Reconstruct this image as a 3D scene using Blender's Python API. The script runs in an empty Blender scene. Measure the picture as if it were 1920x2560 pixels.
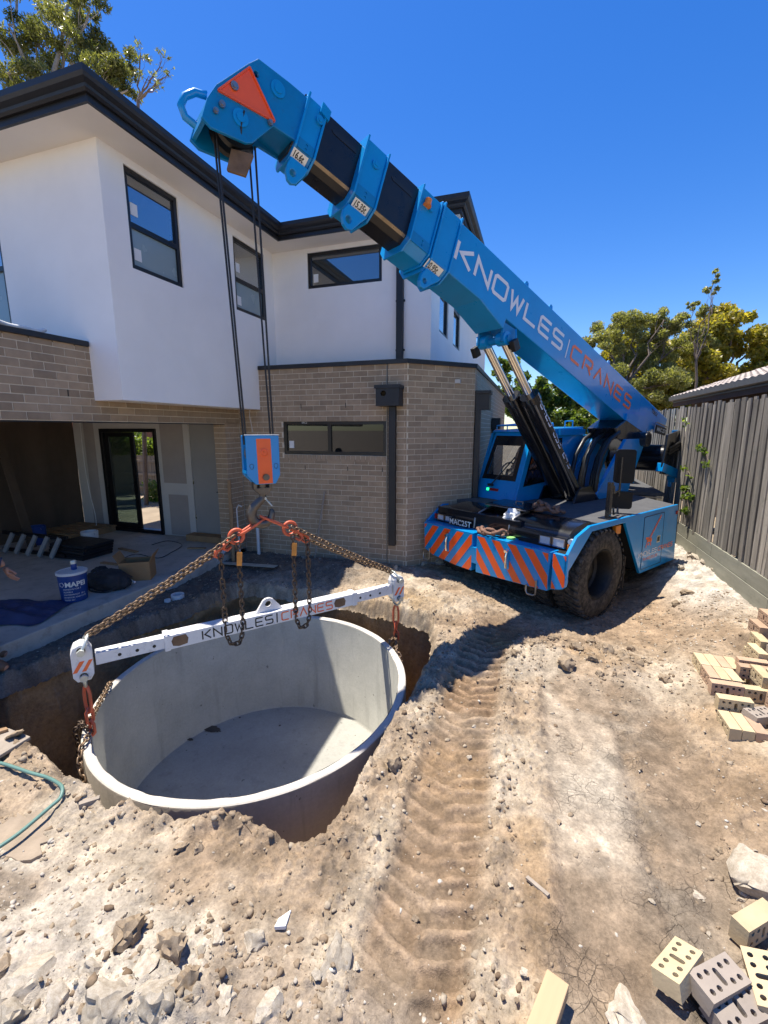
import bpy, bmesh, math, random
import numpy as np
from mathutils import Vector, Matrix, geometry as mgeo, noise as mnoise

random.seed(7); RNG = np.random.default_rng(11)
scene = bpy.context.scene
COL = scene.collection

# ------------------------------------------------------------------ camera
FPX, PITCH, YAW, CAMH = 1115.0, math.atan(207/1115.0), math.radians(18.6), 2.3
_cp, _sp, _cy, _sy = math.cos(PITCH), math.sin(PITCH), math.cos(YAW), math.sin(YAW)
FWD = np.array([-_sy*_cp, _cy*_cp, -_sp]); RIGHT = np.array([_cy, _sy, 0.0]); UPV = np.cross(RIGHT, FWD)
CAMP = np.array([0.0, 0.0, CAMH])
cam_d = bpy.data.cameras.new('camera'); cam = bpy.data.objects.new('camera', cam_d); COL.objects.link(cam)
cam_d.sensor_fit = 'VERTICAL'; cam_d.sensor_height = 36.0; cam_d.lens = 36.0*FPX/2560.0
cam_d.clip_start = 0.05; cam_d.clip_end = 2000
m = Matrix.Identity(4)
for i in range(3):
    m[i][0] = RIGHT[i]; m[i][1] = UPV[i]; m[i][2] = -FWD[i]; m[i][3] = CAMP[i]
cam.matrix_world = m
scene.camera = cam

# ------------------------------------------------------------------ sky, sun, exposure
SUNV = Vector((-0.256, 0.07, 1.0)).normalized()
el = math.asin(SUNV.z)
world = bpy.data.worlds.new('World'); scene.world = world; world.use_nodes = True
wn = world.node_tree; wn.nodes.clear()
bg = wn.nodes.new('ShaderNodeBackground'); wo = wn.nodes.new('ShaderNodeOutputWorld'); sk = wn.nodes.new('ShaderNodeTexSky')
sk.sky_type = 'NISHITA'; sk.sun_disc = False; sk.sun_elevation = el
sk.sun_rotation = math.atan2(SUNV.x, SUNV.y); sk.altitude = 50; sk.air_density = 1.0; sk.dust_density = 0.25; sk.ozone_density = 3.5
bg.inputs['Strength'].default_value = 0.12
hs = wn.nodes.new('ShaderNodeHueSaturation'); hs.inputs['Saturation'].default_value = 1.36; hs.inputs['Hue'].default_value = .513; hs.inputs['Value'].default_value = .92
wn.links.new(sk.outputs[0], hs.inputs['Color']); wn.links.new(hs.outputs[0], bg.inputs[0]); wn.links.new(bg.outputs[0], wo.inputs[0])
sun_d = bpy.data.lights.new('sun', 'SUN'); sun_d.energy = 4.8; sun_d.angle = math.radians(0.53); sun_d.color = (1.0, 0.94, 0.83)
sun = bpy.data.objects.new('sun', sun_d); COL.objects.link(sun)
sun.rotation_euler = (-SUNV).to_track_quat('-Z', 'Y').to_euler(); sun.location = (0, 0, 20)
scene.view_settings.view_transform = 'Standard'; scene.view_settings.look = 'None'
scene.view_settings.gamma = 1.0; scene.view_settings.exposure = 0.85; scene.view_settings.use_curve_mapping = False

# ------------------------------------------------------------------ pixel helpers (a pixel of the photograph gives a direction only)
def ray(px, py): return FWD + RIGHT*(px-960)/FPX - UPV*(py-1280)/FPX
def onZ(px, py, z):
    r = ray(px, py); return CAMP + r*(z-CAMH)/r[2]
def onX(px, py, x):
    r = ray(px, py); return CAMP + r*(x/r[0])
def onY(px, py, y):
    r = ray(px, py); return CAMP + r*(y/r[1])
def atD(px, py, d): return CAMP + ray(px, py)*d

# ------------------------------------------------------------------ noise
def _hash(ix, iy, seed):
    h = (ix.astype(np.int64)*374761393 + iy.astype(np.int64)*668265263 + seed*1442695041) & 0x7fffffff
    h = ((h ^ (h >> 13))*1274126177) & 0x7fffffff
    return ((h ^ (h >> 16)) & 0xffff)/65535.0
def vnoise(x, y, seed=0):
    x = np.asarray(x, float); y = np.asarray(y, float)
    ix = np.floor(x); iy = np.floor(y); fx = x-ix; fy = y-iy
    fx = fx*fx*fx*(fx*(fx*6-15)+10); fy = fy*fy*fy*(fy*(fy*6-15)+10)
    a = _hash(ix, iy, seed); b = _hash(ix+1, iy, seed); c = _hash(ix, iy+1, seed); d = _hash(ix+1, iy+1, seed)
    return (a*(1-fx)+b*fx)*(1-fy) + (c*(1-fx)+d*fx)*fy
def fbm(x, y, octv=4, seed=0, gain=.5):
    s = 0; a = 1; t = 0
    for o in range(octv):
        s = s + a*vnoise(x*2**o+17.3*o, y*2**o-9.1*o, seed+o*31); t += a; a *= gain
    return s/t - .5
def worley(x, y, seed=0):
    """distance to the nearest scattered point (cell size 1) and that point's random value"""
    x = np.asarray(x, float); y = np.asarray(y, float); ix = np.floor(x); iy = np.floor(y); best = np.full(x.shape, 9.0); val = np.zeros(x.shape)
    for dx in (-1, 0, 1):
        for dy in (-1, 0, 1):
            cx, cy = ix+dx, iy+dy; d = (cx+_hash(cx, cy, seed)-x)**2+(cy+_hash(cx, cy, seed+7)-y)**2; m_ = d < best
            best = np.where(m_, d, best); val = np.where(m_, _hash(cx, cy, seed+13), val)
    return np.sqrt(best), val
def clods(x, y, freq, seed, fill=.6):
    """broken lumps: faceted domes of uneven size"""
    wx = x+.35/freq*(vnoise(x*freq*1.7, y*freq*1.7, seed+3)-.5); wy = y+.35/freq*(vnoise(x*freq*1.7+9, y*freq*1.7, seed+4)-.5)
    d, v = worley(wx*freq, wy*freq, seed); r = .25+.45*v; h = np.clip(1-d/r, 0, 1); return np.minimum(h*1.6, .75)*r*(v < fill)
def sstep(a, b, x):
    t = np.clip((x-a)/(b-a), 0, 1); return t*t*(3-2*t)

# ------------------------------------------------------------------ materials
MATS = {}
def nodes_of(name):
    mt = bpy.data.materials.new(name); mt.use_nodes = True
    nt = mt.node_tree; return mt, nt, nt.nodes['Principled BSDF']
def L(nt, a, b): nt.links.new(a, b)
def texco(nt, kind='pos'):
    if kind == 'pos': return nt.nodes.new('ShaderNodeNewGeometry').outputs['Position']
    return nt.nodes.new('ShaderNodeTexCoord').outputs['Object']
def noise_node(nt, vec, scale, detail=4, rough=.55, stretch=None):
    if stretch:
        mp = nt.nodes.new('ShaderNodeMapping'); mp.inputs['Scale'].default_value = stretch; L(nt, vec, mp.inputs[0]); vec = mp.outputs[0]
    n = nt.nodes.new('ShaderNodeTexNoise'); n.inputs['Scale'].default_value = scale; n.inputs['Detail'].default_value = detail
    n.inputs['Roughness'].default_value = rough; L(nt, vec, n.inputs['Vector']); return n.outputs['Fac']
def ramp(nt, fac, stops):
    r = nt.nodes.new('ShaderNodeValToRGB'); L(nt, fac, r.inputs[0]); e = r.color_ramp.elements
    while len(e) < len(stops): e.new(.5)
    for k, (p, c) in enumerate(stops):
        e[k].position = p; e[k].color = (c[0], c[1], c[2], 1) if not isinstance(c, (int, float)) else (c, c, c, 1)
    return r.outputs[0]
def mixc(nt, fac, a, b, mode='MIX'):
    mx = nt.nodes.new('ShaderNodeMix'); mx.data_type = 'RGBA'; mx.blend_type = mode
    for sock, v in ((mx.inputs['Factor'], fac), (mx.inputs[6], a), (mx.inputs[7], b)):
        if isinstance(v, (int, float)): sock.default_value = v
        elif isinstance(v, tuple): sock.default_value = (v[0], v[1], v[2], 1)
        else: L(nt, v, sock)
    return mx.outputs[2]
def bump_node(nt, h, strength, dist, normal=None):
    b = nt.nodes.new('ShaderNodeBump'); b.inputs['Strength'].default_value = strength; b.inputs['Distance'].default_value = dist
    L(nt, h, b.inputs['Height'])
    if normal: L(nt, normal, b.inputs['Normal'])
    return b.outputs[0]
def pmat(name, col, rough=.5, metal=0.0, var=.12, scale=6.0, bump=0.0, bscale=60.0, bdist=.004, coat=0.0, dirt=None, dirtcol=(.16, .12, .085), coord='pos', rnd=0.0, stretch=None, spec=None, rvar=.12):
    """painted / plain surface with uneven tone, optional dust and relief"""
    mt, nt, bs = nodes_of(name); vec = texco(nt, coord)
    n1 = noise_node(nt, vec, scale, 5, .6, stretch)
    k = ramp(nt, n1, [(.25, 1-var), (.75, 1+var)])
    c = mixc(nt, 1.0, (col[0], col[1], col[2]), k, 'MULTIPLY')
    if rnd:
        oi = nt.nodes.new('ShaderNodeObjectInfo')
        c = mixc(nt, 1.0, c, ramp(nt, oi.outputs['Random'], [(0, 1-rnd), (1, 1+rnd)]), 'MULTIPLY')
    if dirt:
        n2 = noise_node(nt, vec, scale*2.3+1.7, 6, .7)
        f = ramp(nt, n2, [(.62-dirt*.25, 0), (.78-dirt*.1, min(1, dirt*1.2))])
        c = mixc(nt, f, c, dirtcol)
    L(nt, c, bs.inputs['Base Color'])
    rr = ramp(nt, noise_node(nt, vec, scale*1.9, 4), [(.2, max(.02, rough-rvar)), (.8, min(1, rough+rvar))])
    L(nt, rr, bs.inputs['Roughness']); bs.inputs['Metallic'].default_value = metal
    if coat: bs.inputs['Coat Weight'].default_value = coat; bs.inputs['Coat Roughness'].default_value = .08
    if spec is not None: bs.inputs['Specular IOR Level'].default_value = spec
    if bump: L(nt, bump_node(nt, noise_node(nt, vec, bscale, 5, .6, stretch), bump, bdist), bs.inputs['Normal'])
    MATS[name] = mt; return mt

# ------------------------------------------------------------------ mesh helpers
class MB:
    def __init__(s): s.v = []; s.f = []
    def add(s, vs, fs):
        b = len(s.v); s.v.extend([tuple(p) for p in vs]); s.f.extend([tuple(i+b for i in f) for f in fs]); return s
    def box(s, x0, x1, y0, y1, z0, z1, M=None):
        vs = [(x, y, z) for x in (x0, x1) for y in (y0, y1) for z in (z0, z1)]
        if M is not None: vs = [M @ Vector(p) for p in vs]
        return s.add(vs, [(0, 1, 3, 2), (4, 6, 7, 5), (0, 4, 5, 1), (2, 3, 7, 6), (0, 2, 6, 4), (1, 5, 7, 3)])
    def obox(s, p, q, w, h, up=(0, 0, 1), ext=0):
        """bar from p to q, width w, height h"""
        p = Vector(p); q = Vector(q); d = (q-p).normalized(); side = d.cross(Vector(up))
        if side.length < 1e-4: side = d.cross(Vector((1, 0, 0)))
        side.normalize(); u = side.cross(d); p = p-d*ext; q = q+d*ext
        vs = []
        for c in (p, q):
            for a, b in ((-1, -1), (1, -1), (1, 1), (-1, 1)): vs.append(c+side*a*w/2+u*b*h/2)
        return s.add(vs, [(3, 2, 1, 0), (4, 5, 6, 7), (0, 1, 5, 4), (1, 2, 6, 5), (2, 3, 7, 6), (3, 0, 4, 7)])
    def prism(s, pts, mapf, a, b):
        """polygon pts (2-D) extruded between a and b through mapf(x, y, t)"""
        n = len(pts); vs = [mapf(x, y, a) for x, y in pts]+[mapf(x, y, b) for x, y in pts]
        base = len(s.v); s.v.extend([tuple(p) for p in vs])
        tri = mgeo.tessellate_polygon([[Vector((x, y, 0)) for x, y in pts]])
        for t in tri:
            s.f.append(tuple(base+i for i in t)); s.f.append(tuple(base+n+i for i in reversed(t)))
        for i in range(n):
            j = (i+1) % n; s.f.append((base+i, base+j, base+n+j, base+n+i))
        return s
    def holed(s, outer, holes, mapf, a, b):
        """plate with through holes"""
        loops = [outer]+holes; flat = [p for lp in loops for p in lp]; n = len(flat); base = len(s.v)
        s.v.extend([tuple(mapf(x, y, a)) for x, y in flat]); s.v.extend([tuple(mapf(x, y, b)) for x, y in flat])
        tri = mgeo.tessellate_polygon([[Vector((x, y, 0)) for x, y in lp] for lp in loops])
        for t in tri:
            s.f.append(tuple(base+i for i in t)); s.f.append(tuple(base+n+i for i in reversed(t)))
        o = 0
        for lp in loops:
            k = len(lp)
            for i in range(k):
                j = (i+1) % k; s.f.append((base+o+i, base+o+j, base+n+o+j, base+n+o+i))
            o += k
        return s
    def cyl(s, p, q, r, n=16, r2=None, caps=True):
        p = Vector(p); q = Vector(q); d = (q-p).normalized(); a = d.orthogonal().normalized(); b = d.cross(a); r2 = r if r2 is None else r2
        base = len(s.v)
        for c, rr in ((p, r), (q, r2)):
            for i in range(n):
                t = 2*math.pi*i/n; s.v.append(tuple(c+a*rr*math.cos(t)+b*rr*math.sin(t)))
        for i in range(n):
            j = (i+1) % n; s.f.append((base+i, base+j, base+n+j, base+n+i))
        if caps: s.f.append(tuple(base+i for i in reversed(range(n)))); s.f.append(tuple(base+n+i for i in range(n)))
        return s
    def tube(s, pts, r, n=8, closed=False, taper=None):
        pts = [Vector(p) for p in pts]; m = len(pts); base = len(s.v); a = None
        for k, p in enumerate(pts):
            if closed: d = pts[(k+1) % m]-pts[k-1]
            else: d = pts[min(k+1, m-1)]-pts[max(k-1, 0)]
            d.normalize()
            if a is None: a = d.orthogonal().normalized()
            a = (a-d*a.dot(d)); a = a.normalized() if a.length > 1e-6 else d.orthogonal().normalized()
            b = d.cross(a); rr = r if taper is None else r*taper[k]
            for i in range(n):
                t = 2*math.pi*i/n; s.v.append(tuple(p+a*rr*math.cos(t)+b*rr*math.sin(t)))
        for k in range(m if closed else m-1):
            k2 = (k+1) % m
            for i in range(n):
                j = (i+1) % n; s.f.append((base+k*n+i, base+k*n+j, base+k2*n+j, base+k2*n+i))
        if not closed:
            s.f.append(tuple(base+i for i in reversed(range(n)))); s.f.append(tuple(base+(m-1)*n+i for i in range(n)))
        return s
    def lathe(s, prof, mapf, n=32):
        """prof: (radius, axial) pairs; mapf(x, y, axial)"""
        base = len(s.v); m = len(prof)
        for r, t in prof:
            for i in range(n):
                a = 2*math.pi*i/n; s.v.append(tuple(mapf(r*math.cos(a), r*math.sin(a), t)))
        for k in range(m-1):
            for i in range(n):
                j = (i+1) % n; s.f.append((base+k*n+i, base+k*n+j, base+(k+1)*n+j, base+(k+1)*n+i))
        return s
    def quad(s, a, b, c, d): return s.add([a, b, c, d], [(0, 1, 2, 3)])

def mesh_np(name, v, f):
    """fast mesh from numpy arrays (all faces the same size)"""
    me = bpy.data.meshes.new(name); v = np.asarray(v, np.float32); f = np.asarray(f, np.int32); k = f.shape[1]
    me.vertices.add(len(v)); me.vertices.foreach_set('co', v.ravel())
    me.loops.add(f.size); me.loops.foreach_set('vertex_index', f.ravel())
    me.polygons.add(len(f)); me.polygons.foreach_set('loop_start', np.arange(0, f.size, k, dtype=np.int32))
    me.polygons.foreach_set('loop_total', np.full(len(f), k, np.int32)); me.update(calc_edges=True); me.validate(); return me

def put(o, parent=None, world_coords=True):
    COL.objects.link(o)
    if parent is not None:
        o.parent = parent
        if world_coords and parent.parent is None and 'base_inv' in PINV.get(parent.name, {}):
            o.matrix_parent_inverse = PINV[parent.name]['base_inv']
    return o
PINV = {}
def thing(name, label, cat, loc=(0, 0, 0), rotz=0.0, group=None):
    o = bpy.data.objects.new(name, None); COL.objects.link(o); o.empty_display_size = .2
    o.location = loc; o.rotation_euler = (0, 0, rotz); o['label'] = label; o['category'] = cat
    if group: o['group'] = group
    PINV[o.name] = {'base_inv': (Matrix.Translation(Vector(loc)) @ Matrix.Rotation(rotz, 4, 'Z')).inverted()}
    return o
def tag(o, label, cat, group=None):
    o['label'] = label; o['category'] = cat
    if group: o['group'] = group
    return o
def obj(name, mb, mat, parent=None, smooth=None, bevel=0.0, local=False, flip_fix=True, seg=2):
    """link the collected shape as ONE mesh object"""
    if isinstance(mb, MB):
        me = bpy.data.meshes.new(name); me.from_pydata(mb.v, [], mb.f); me.update()
        if flip_fix:
            b = bmesh.new(); b.from_mesh(me); bmesh.ops.recalc_face_normals(b, faces=b.faces); b.to_mesh(me); b.free()
    else: me = mb
    if mat is not None: me.materials.append(mat if not isinstance(mat, str) else MATS[mat])
    o = bpy.data.objects.new(name, me)
    if smooth is not None:
        me.polygons.foreach_set('use_smooth', np.ones(len(me.polygons), bool))
        if smooth < 179:
            me.set_sharp_from_angle(angle=math.radians(smooth))
    put(o, parent, not local)
    if bevel:
        bm_ = o.modifiers.new('edge', 'BEVEL'); bm_.width = bevel; bm_.segments = seg; bm_.limit_method = 'ANGLE'; bm_.angle_limit = math.radians(42)
    return o
def struct(o): o['kind'] = 'structure'; return o
def stuff(o): o['kind'] = 'stuff'; return o
def circ(cx, cy, r, n=12, a0=0.0): return [(cx+r*math.cos(a0+2*math.pi*i/n), cy+r*math.sin(a0+2*math.pi*i/n)) for i in range(n)]
def arc(cx, cy, r, a, b, n=6): return [(cx+r*math.cos(math.radians(a+(b-a)*i/n)), cy+r*math.sin(math.radians(a+(b-a)*i/n))) for i in range(n+1)]
XY = lambda z0=0: (lambda x, y, t: (x, y, t))

# stroke lettering (flat print)
GL = {'K': [[(0, 0), (0, 1)], [(1, 1), (.28, .52), (1, 0)]], 'N': [[(0, 0), (0, 1), (1, 0), (1, 1)]],
 'O': [[(.12, 0), (0, .12), (0, .88), (.12, 1), (.88, 1), (1, .88), (1, .12), (.88, 0), (.12, 0)]],
 'W': [[(0, 1), (.25, 0), (.5, .72), (.75, 0), (1, 1)]], 'L': [[(0, 1), (0, 0), (1, 0)]],
 'E': [[(1, 1), (.1, 1), (0, .9), (0, .1), (.1, 0), (1, 0)], [(0, .5), (.9, .5)]],
 'S': [[(1, 1), (.12, 1), (0, .88), (0, .6), (.1, .5), (.9, .5), (1, .4), (1, .12), (.88, 0), (0, 0)]],
 'C': [[(1, 1), (.14, 1), (0, .86), (0, .14), (.14, 0), (1, 0)]],
 'R': [[(0, 0), (0, 1), (.88, 1), (1, .88), (1, .56), (.88, .46), (.25, .46)], [(.55, .46), (1, 0)]],
 'A': [[(0, 0), (.5, 1), (1, 0)]], '|': [[(.5, -.12), (.5, 1.12)]],
 '0': [[(.12, 0), (0, .12), (0, .88), (.12, 1), (.88, 1), (1, .88), (1, .12), (.88, 0), (.12, 0)]],
 '4': [[(0, 1), (0, .42), (1, .42)], [(.72, .8), (.72, 0)]], '2': [[(0, 1), (.88, 1), (1, .88), (1, .55), (.9, .5), (.1, .5), (0, .42), (0, 0), (1, 0)]],
 '5': [[(1, 1), (0, 1), (0, .52), (.88, .52), (1, .42), (1, .12), (.88, 0), (0, 0)]], '3': [[(0, 1), (.88, 1), (1, .88), (1, .12), (.88, 0), (0, 0)], [(.25, .5), (1, .5)]],
 ' ': [], '.': [[(.4, 0), (.6, 0)]], '6': [[(1, 1), (0, 1), (0, 0), (1, 0), (1, .5), (0, .5)]]}
def strokes(mb, text, mapf, x0, y0, w, h, pitch, th):
    """thick strokes for text; mapf(x, y) -> 3-D"""
    x = x0
    for ch in text:
        ww = w if ch != '|' else w*.5
        for pl in GL[ch]:
            P = [Vector((x+a*ww, y0+b*h)) for a, b in pl]; closed = (P[0]-P[-1]).length < 1e-6
            if closed: P = P[:-1]
            n = len(P); Lf = []; Rt = []
            for i in range(n):
                pa = P[i-1] if (closed or i > 0) else None; pb = P[(i+1) % n] if (closed or i < n-1) else None
                d1 = (P[i]-pa).normalized() if pa is not None else None; d2 = (pb-P[i]).normalized() if pb is not None else None
                if d1 is None: d1 = d2
                if d2 is None: d2 = d1
                n1 = Vector((-d1.y, d1.x)); n2 = Vector((-d2.y, d2.x)); mm = n1+n2
                mm = mm.normalized() if mm.length > 1e-4 else n1
                k = (th/2)/max(.38, mm.dot(n1)); Lf.append(P[i]+mm*k); Rt.append(P[i]-mm*k)
            rng = range(n) if closed else range(n-1)
            for i in rng:
                j = (i+1) % n; mb.add([mapf(*Lf[i]), mapf(*Lf[j]), mapf(*Rt[j]), mapf(*Rt[i])], [(0, 1, 2, 3)])
        x += pitch if ch != '|' else pitch*.62
    return x
def text_mesh(mb, text, mapf, size, bold=.0, align='LEFT'):
    """built-in vector type turned into flat faces; mapf(x, y) -> 3-D"""
    cu = bpy.data.curves.new('type', 'FONT'); cu.body = text; cu.size = size; cu.offset = bold; cu.align_x = align; cu.resolution_u = 3
    o = bpy.data.objects.new('type', cu); COL.objects.link(o)
    dg = bpy.context.evaluated_depsgraph_get(); me = bpy.data.meshes.new_from_object(o.evaluated_get(dg))
    mb.add([mapf(v.co.x, v.co.y) for v in me.vertices], [tuple(p.vertices) for p in me.polygons])
    bpy.data.objects.remove(o); bpy.data.curves.remove(cu); bpy.data.meshes.remove(me); return mb
# ------------------------------------------------------------------ materials of the place
def ground_mat():
    mt, nt, bs = nodes_of('clay_ground'); pos = texco(nt)
    at = nt.nodes.new('ShaderNodeAttribute'); at.attribute_name = 'Col'
    msk = nt.nodes.new('ShaderNodeAttribute'); msk.attribute_name = 'Mud'
    n1 = noise_node(nt, pos, 9, 6, .65); n2 = noise_node(nt, pos, 55, 5, .7); n3 = noise_node(nt, pos, 170, 3, .6)
    c = mixc(nt, 1.0, at.outputs['Color'], ramp(nt, n1, [(.25, .80), (.75, 1.2)]), 'MULTIPLY')
    c = mixc(nt, 1.0, c, ramp(nt, n2, [(.28, .64), (.70, 1.29)]), 'MULTIPLY')
    c = mixc(nt, ramp(nt, n3, [(.63, 0), (.74, .45)]), c, (.45, .38, .29))
    # drying cracks in the mud flats
    vd = nt.nodes.new('ShaderNodeTexVoronoi'); vd.feature = 'DISTANCE_TO_EDGE'; vd.inputs['Scale'].default_value = 8.5
    wob = nt.nodes.new('ShaderNodeTexNoise'); wob.inputs['Scale'].default_value = 7; L(nt, pos, wob.inputs['Vector'])
    vadd = nt.nodes.new('ShaderNodeMix'); vadd.data_type = 'RGBA'; vadd.blend_type = 'ADD'; vadd.inputs['Factor'].default_value = .05
    L(nt, pos, vadd.inputs[6]); L(nt, wob.outputs['Color'], vadd.inputs[7]); L(nt, vadd.outputs[2], vd.inputs['Vector'])
    vd2 = nt.nodes.new('ShaderNodeTexVoronoi'); vd2.feature = 'DISTANCE_TO_EDGE'; vd2.inputs['Scale'].default_value = 27; L(nt, vadd.outputs[2], vd2.inputs['Vector'])
    ck = ramp(nt, vd.outputs['Distance'], [(.0, .6), (.020, 0)]); ck2 = ramp(nt, vd2.outputs['Distance'], [(.0, .28), (.035, 0)])
    ckk = mixc(nt, 1.0, ck, ck2, 'LIGHTEN'); gate = ramp(nt, noise_node(nt, pos, 3.1, 3), [(.46, 0), (.60, 1)])
    cm = mixc(nt, 1.0, mixc(nt, 1.0, ckk, gate, 'MULTIPLY'), msk.outputs['Color'], 'MULTIPLY')
    c = mixc(nt, cm, c, (.12, .09, .065))
    L(nt, c, bs.inputs['Base Color']); bs.inputs['Roughness'].default_value = .95; bs.inputs['Specular IOR Level'].default_value = .2
    h = mixc(nt, .5, n2, n3); nb = bump_node(nt, h, .8, .012)
    inv = nt.nodes.new('ShaderNodeInvert'); L(nt, cm, inv.inputs['Color'])
    L(nt, bump_node(nt, inv.outputs[0], .8, .012, nb), bs.inputs['Normal'])
    MATS['clay_ground'] = mt; return mt
ground_mat()
def cut_mat():
    mt, nt, bs = nodes_of('clay_cut'); pos = texco(nt)
    a = noise_node(nt, pos, 2.6, 7, .68, (1, 1, .55)); b = noise_node(nt, pos, 24, 6, .7); d = noise_node(nt, pos, 7, 5, .6, (1, 1, .3))
    c = ramp(nt, a, [(.25, (.16, .105, .06)), (.45, (.28, .19, .105)), (.58, (.37, .24, .12)), (.75, (.44, .34, .22))])
    c = mixc(nt, 1.0, c, ramp(nt, b, [(.25, .65), (.75, 1.3)]), 'MULTIPLY')
    c = mixc(nt, ramp(nt, d, [(.58, 0), (.7, .5)]), c, (.36, .33, .28))
    L(nt, c, bs.inputs['Base Color']); bs.inputs['Roughness'].default_value = .93; bs.inputs['Specular IOR Level'].default_value = .25
    L(nt, bump_node(nt, mixc(nt, .5, b, d), 1.0, .03), bs.inputs['Normal']); MATS['clay_cut'] = mt
cut_mat()
def rock_mat(name, c1, c2, c3):
    mt, nt, bs = nodes_of(name); pos = texco(nt, 'obj'); oi = nt.nodes.new('ShaderNodeObjectInfo')
    ad = nt.nodes.new('ShaderNodeVectorMath'); L(nt, pos, ad.inputs[0]); L(nt, oi.outputs['Random'], ad.inputs[1])
    a = noise_node(nt, ad.outputs[0], 3.2, 6, .7); b = noise_node(nt, ad.outputs[0], 22, 5, .7)
    c = ramp(nt, a, [(.3, c1), (.52, c2), (.72, c3)]); c = mixc(nt, 1.0, c, ramp(nt, b, [(.25, .72), (.75, 1.2)]), 'MULTIPLY')
    c = mixc(nt, 1.0, c, ramp(nt, oi.outputs['Random'], [(0, .82), (1, 1.15)]), 'MULTIPLY')
    L(nt, c, bs.inputs['Base Color']); bs.inputs['Roughness'].default_value = .95; bs.inputs['Specular IOR Level'].default_value = .2
    L(nt, bump_node(nt, b, .7, .0016), bs.inputs['Normal']); MATS[name] = mt
rock_mat('rock_pale', (.30, .245, .18), (.42, .36, .28), (.52, .46, .38))
rock_mat('rock_clay', (.21, .155, .10), (.29, .22, .15), (.36, .29, .21))

# ------------------------------------------------------------------ the lie of the land
PIT = [(-4.95, 1.95), (-4.0, 1.98), (-3.55, 1.92), (-3.15, 1.86), (-2.88, 1.75), (-2.6, 1.74), (-2.32, 1.64), (-2.23, 1.74), (-1.95, 1.72), (-1.75, 1.78), (-1.51, 1.85), (-1.36, 1.82),
       (-1.15, 1.81), (-1.0, 1.88), (-.97, 2.15), (-.95, 2.6), (-.93, 3.1), (-.88, 3.5), (-.88, 3.83), (-.87, 4.28), (-.92, 4.73), (-1.05, 5.05), (-1.35, 5.12), (-1.8, 5.2),
       (-2.3, 5.34), (-2.9, 5.42), (-3.6, 5.42), (-4.1, 5.3), (-4.22, 4.69), (-4.38, 4.14), (-4.48, 3.74), (-4.5, 3.39), (-4.55, 2.9), (-4.62, 2.5), (-4.95, 2.4)]
PA = np.array(PIT)
def pit_sd(x, y):
    """signed distance to the pit outline, negative inside"""
    x = np.asarray(x, float); y = np.asarray(y, float); d = np.full(x.shape, 1e9); ins = np.zeros(x.shape, bool)
    for i in range(len(PA)):
        ax, ay = PA[i]; bx, by = PA[(i+1) % len(PA)]; ex, ey = bx-ax, by-ay
        t = np.clip(((x-ax)*ex+(y-ay)*ey)/(ex*ex+ey*ey), 0, 1); d = np.minimum(d, (x-ax-t*ex)**2+(y-ay-t*ey)**2)
        c = (ay > y) != (by > y); xi = ax+(y-ay)/((by-ay) if by != ay else 1e-9)*ex; ins ^= c & (x < xi)
    d = np.sqrt(d); return np.where(ins, -d, d)
def rut(x, y):
    """tyre rut left by the crane, running away from the camera"""
    cx = -.40 + .03*np.sin(y*1.1) + .05*(vnoise(y*.7, y*0, 5)-.5) + np.clip(y-4.2, 0, 3)*.16
    return x-cx
def base_h(x, y):
    z = .24*sstep(1.1, 2.5, x) + .10*sstep(5.4, 6.5, y)*sstep(-.6, -1.4, x) - .10*sstep(4.6, 5.6, y)*sstep(-.9, .1, x)*sstep(2.3, 1.6, x)
    z = z + .07*fbm(x*.8, y*.8, 3, 3) + .015*sstep(.6, .15, np.abs(x+.78))*sstep(5.4, 4.2, y)
    return z
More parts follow.
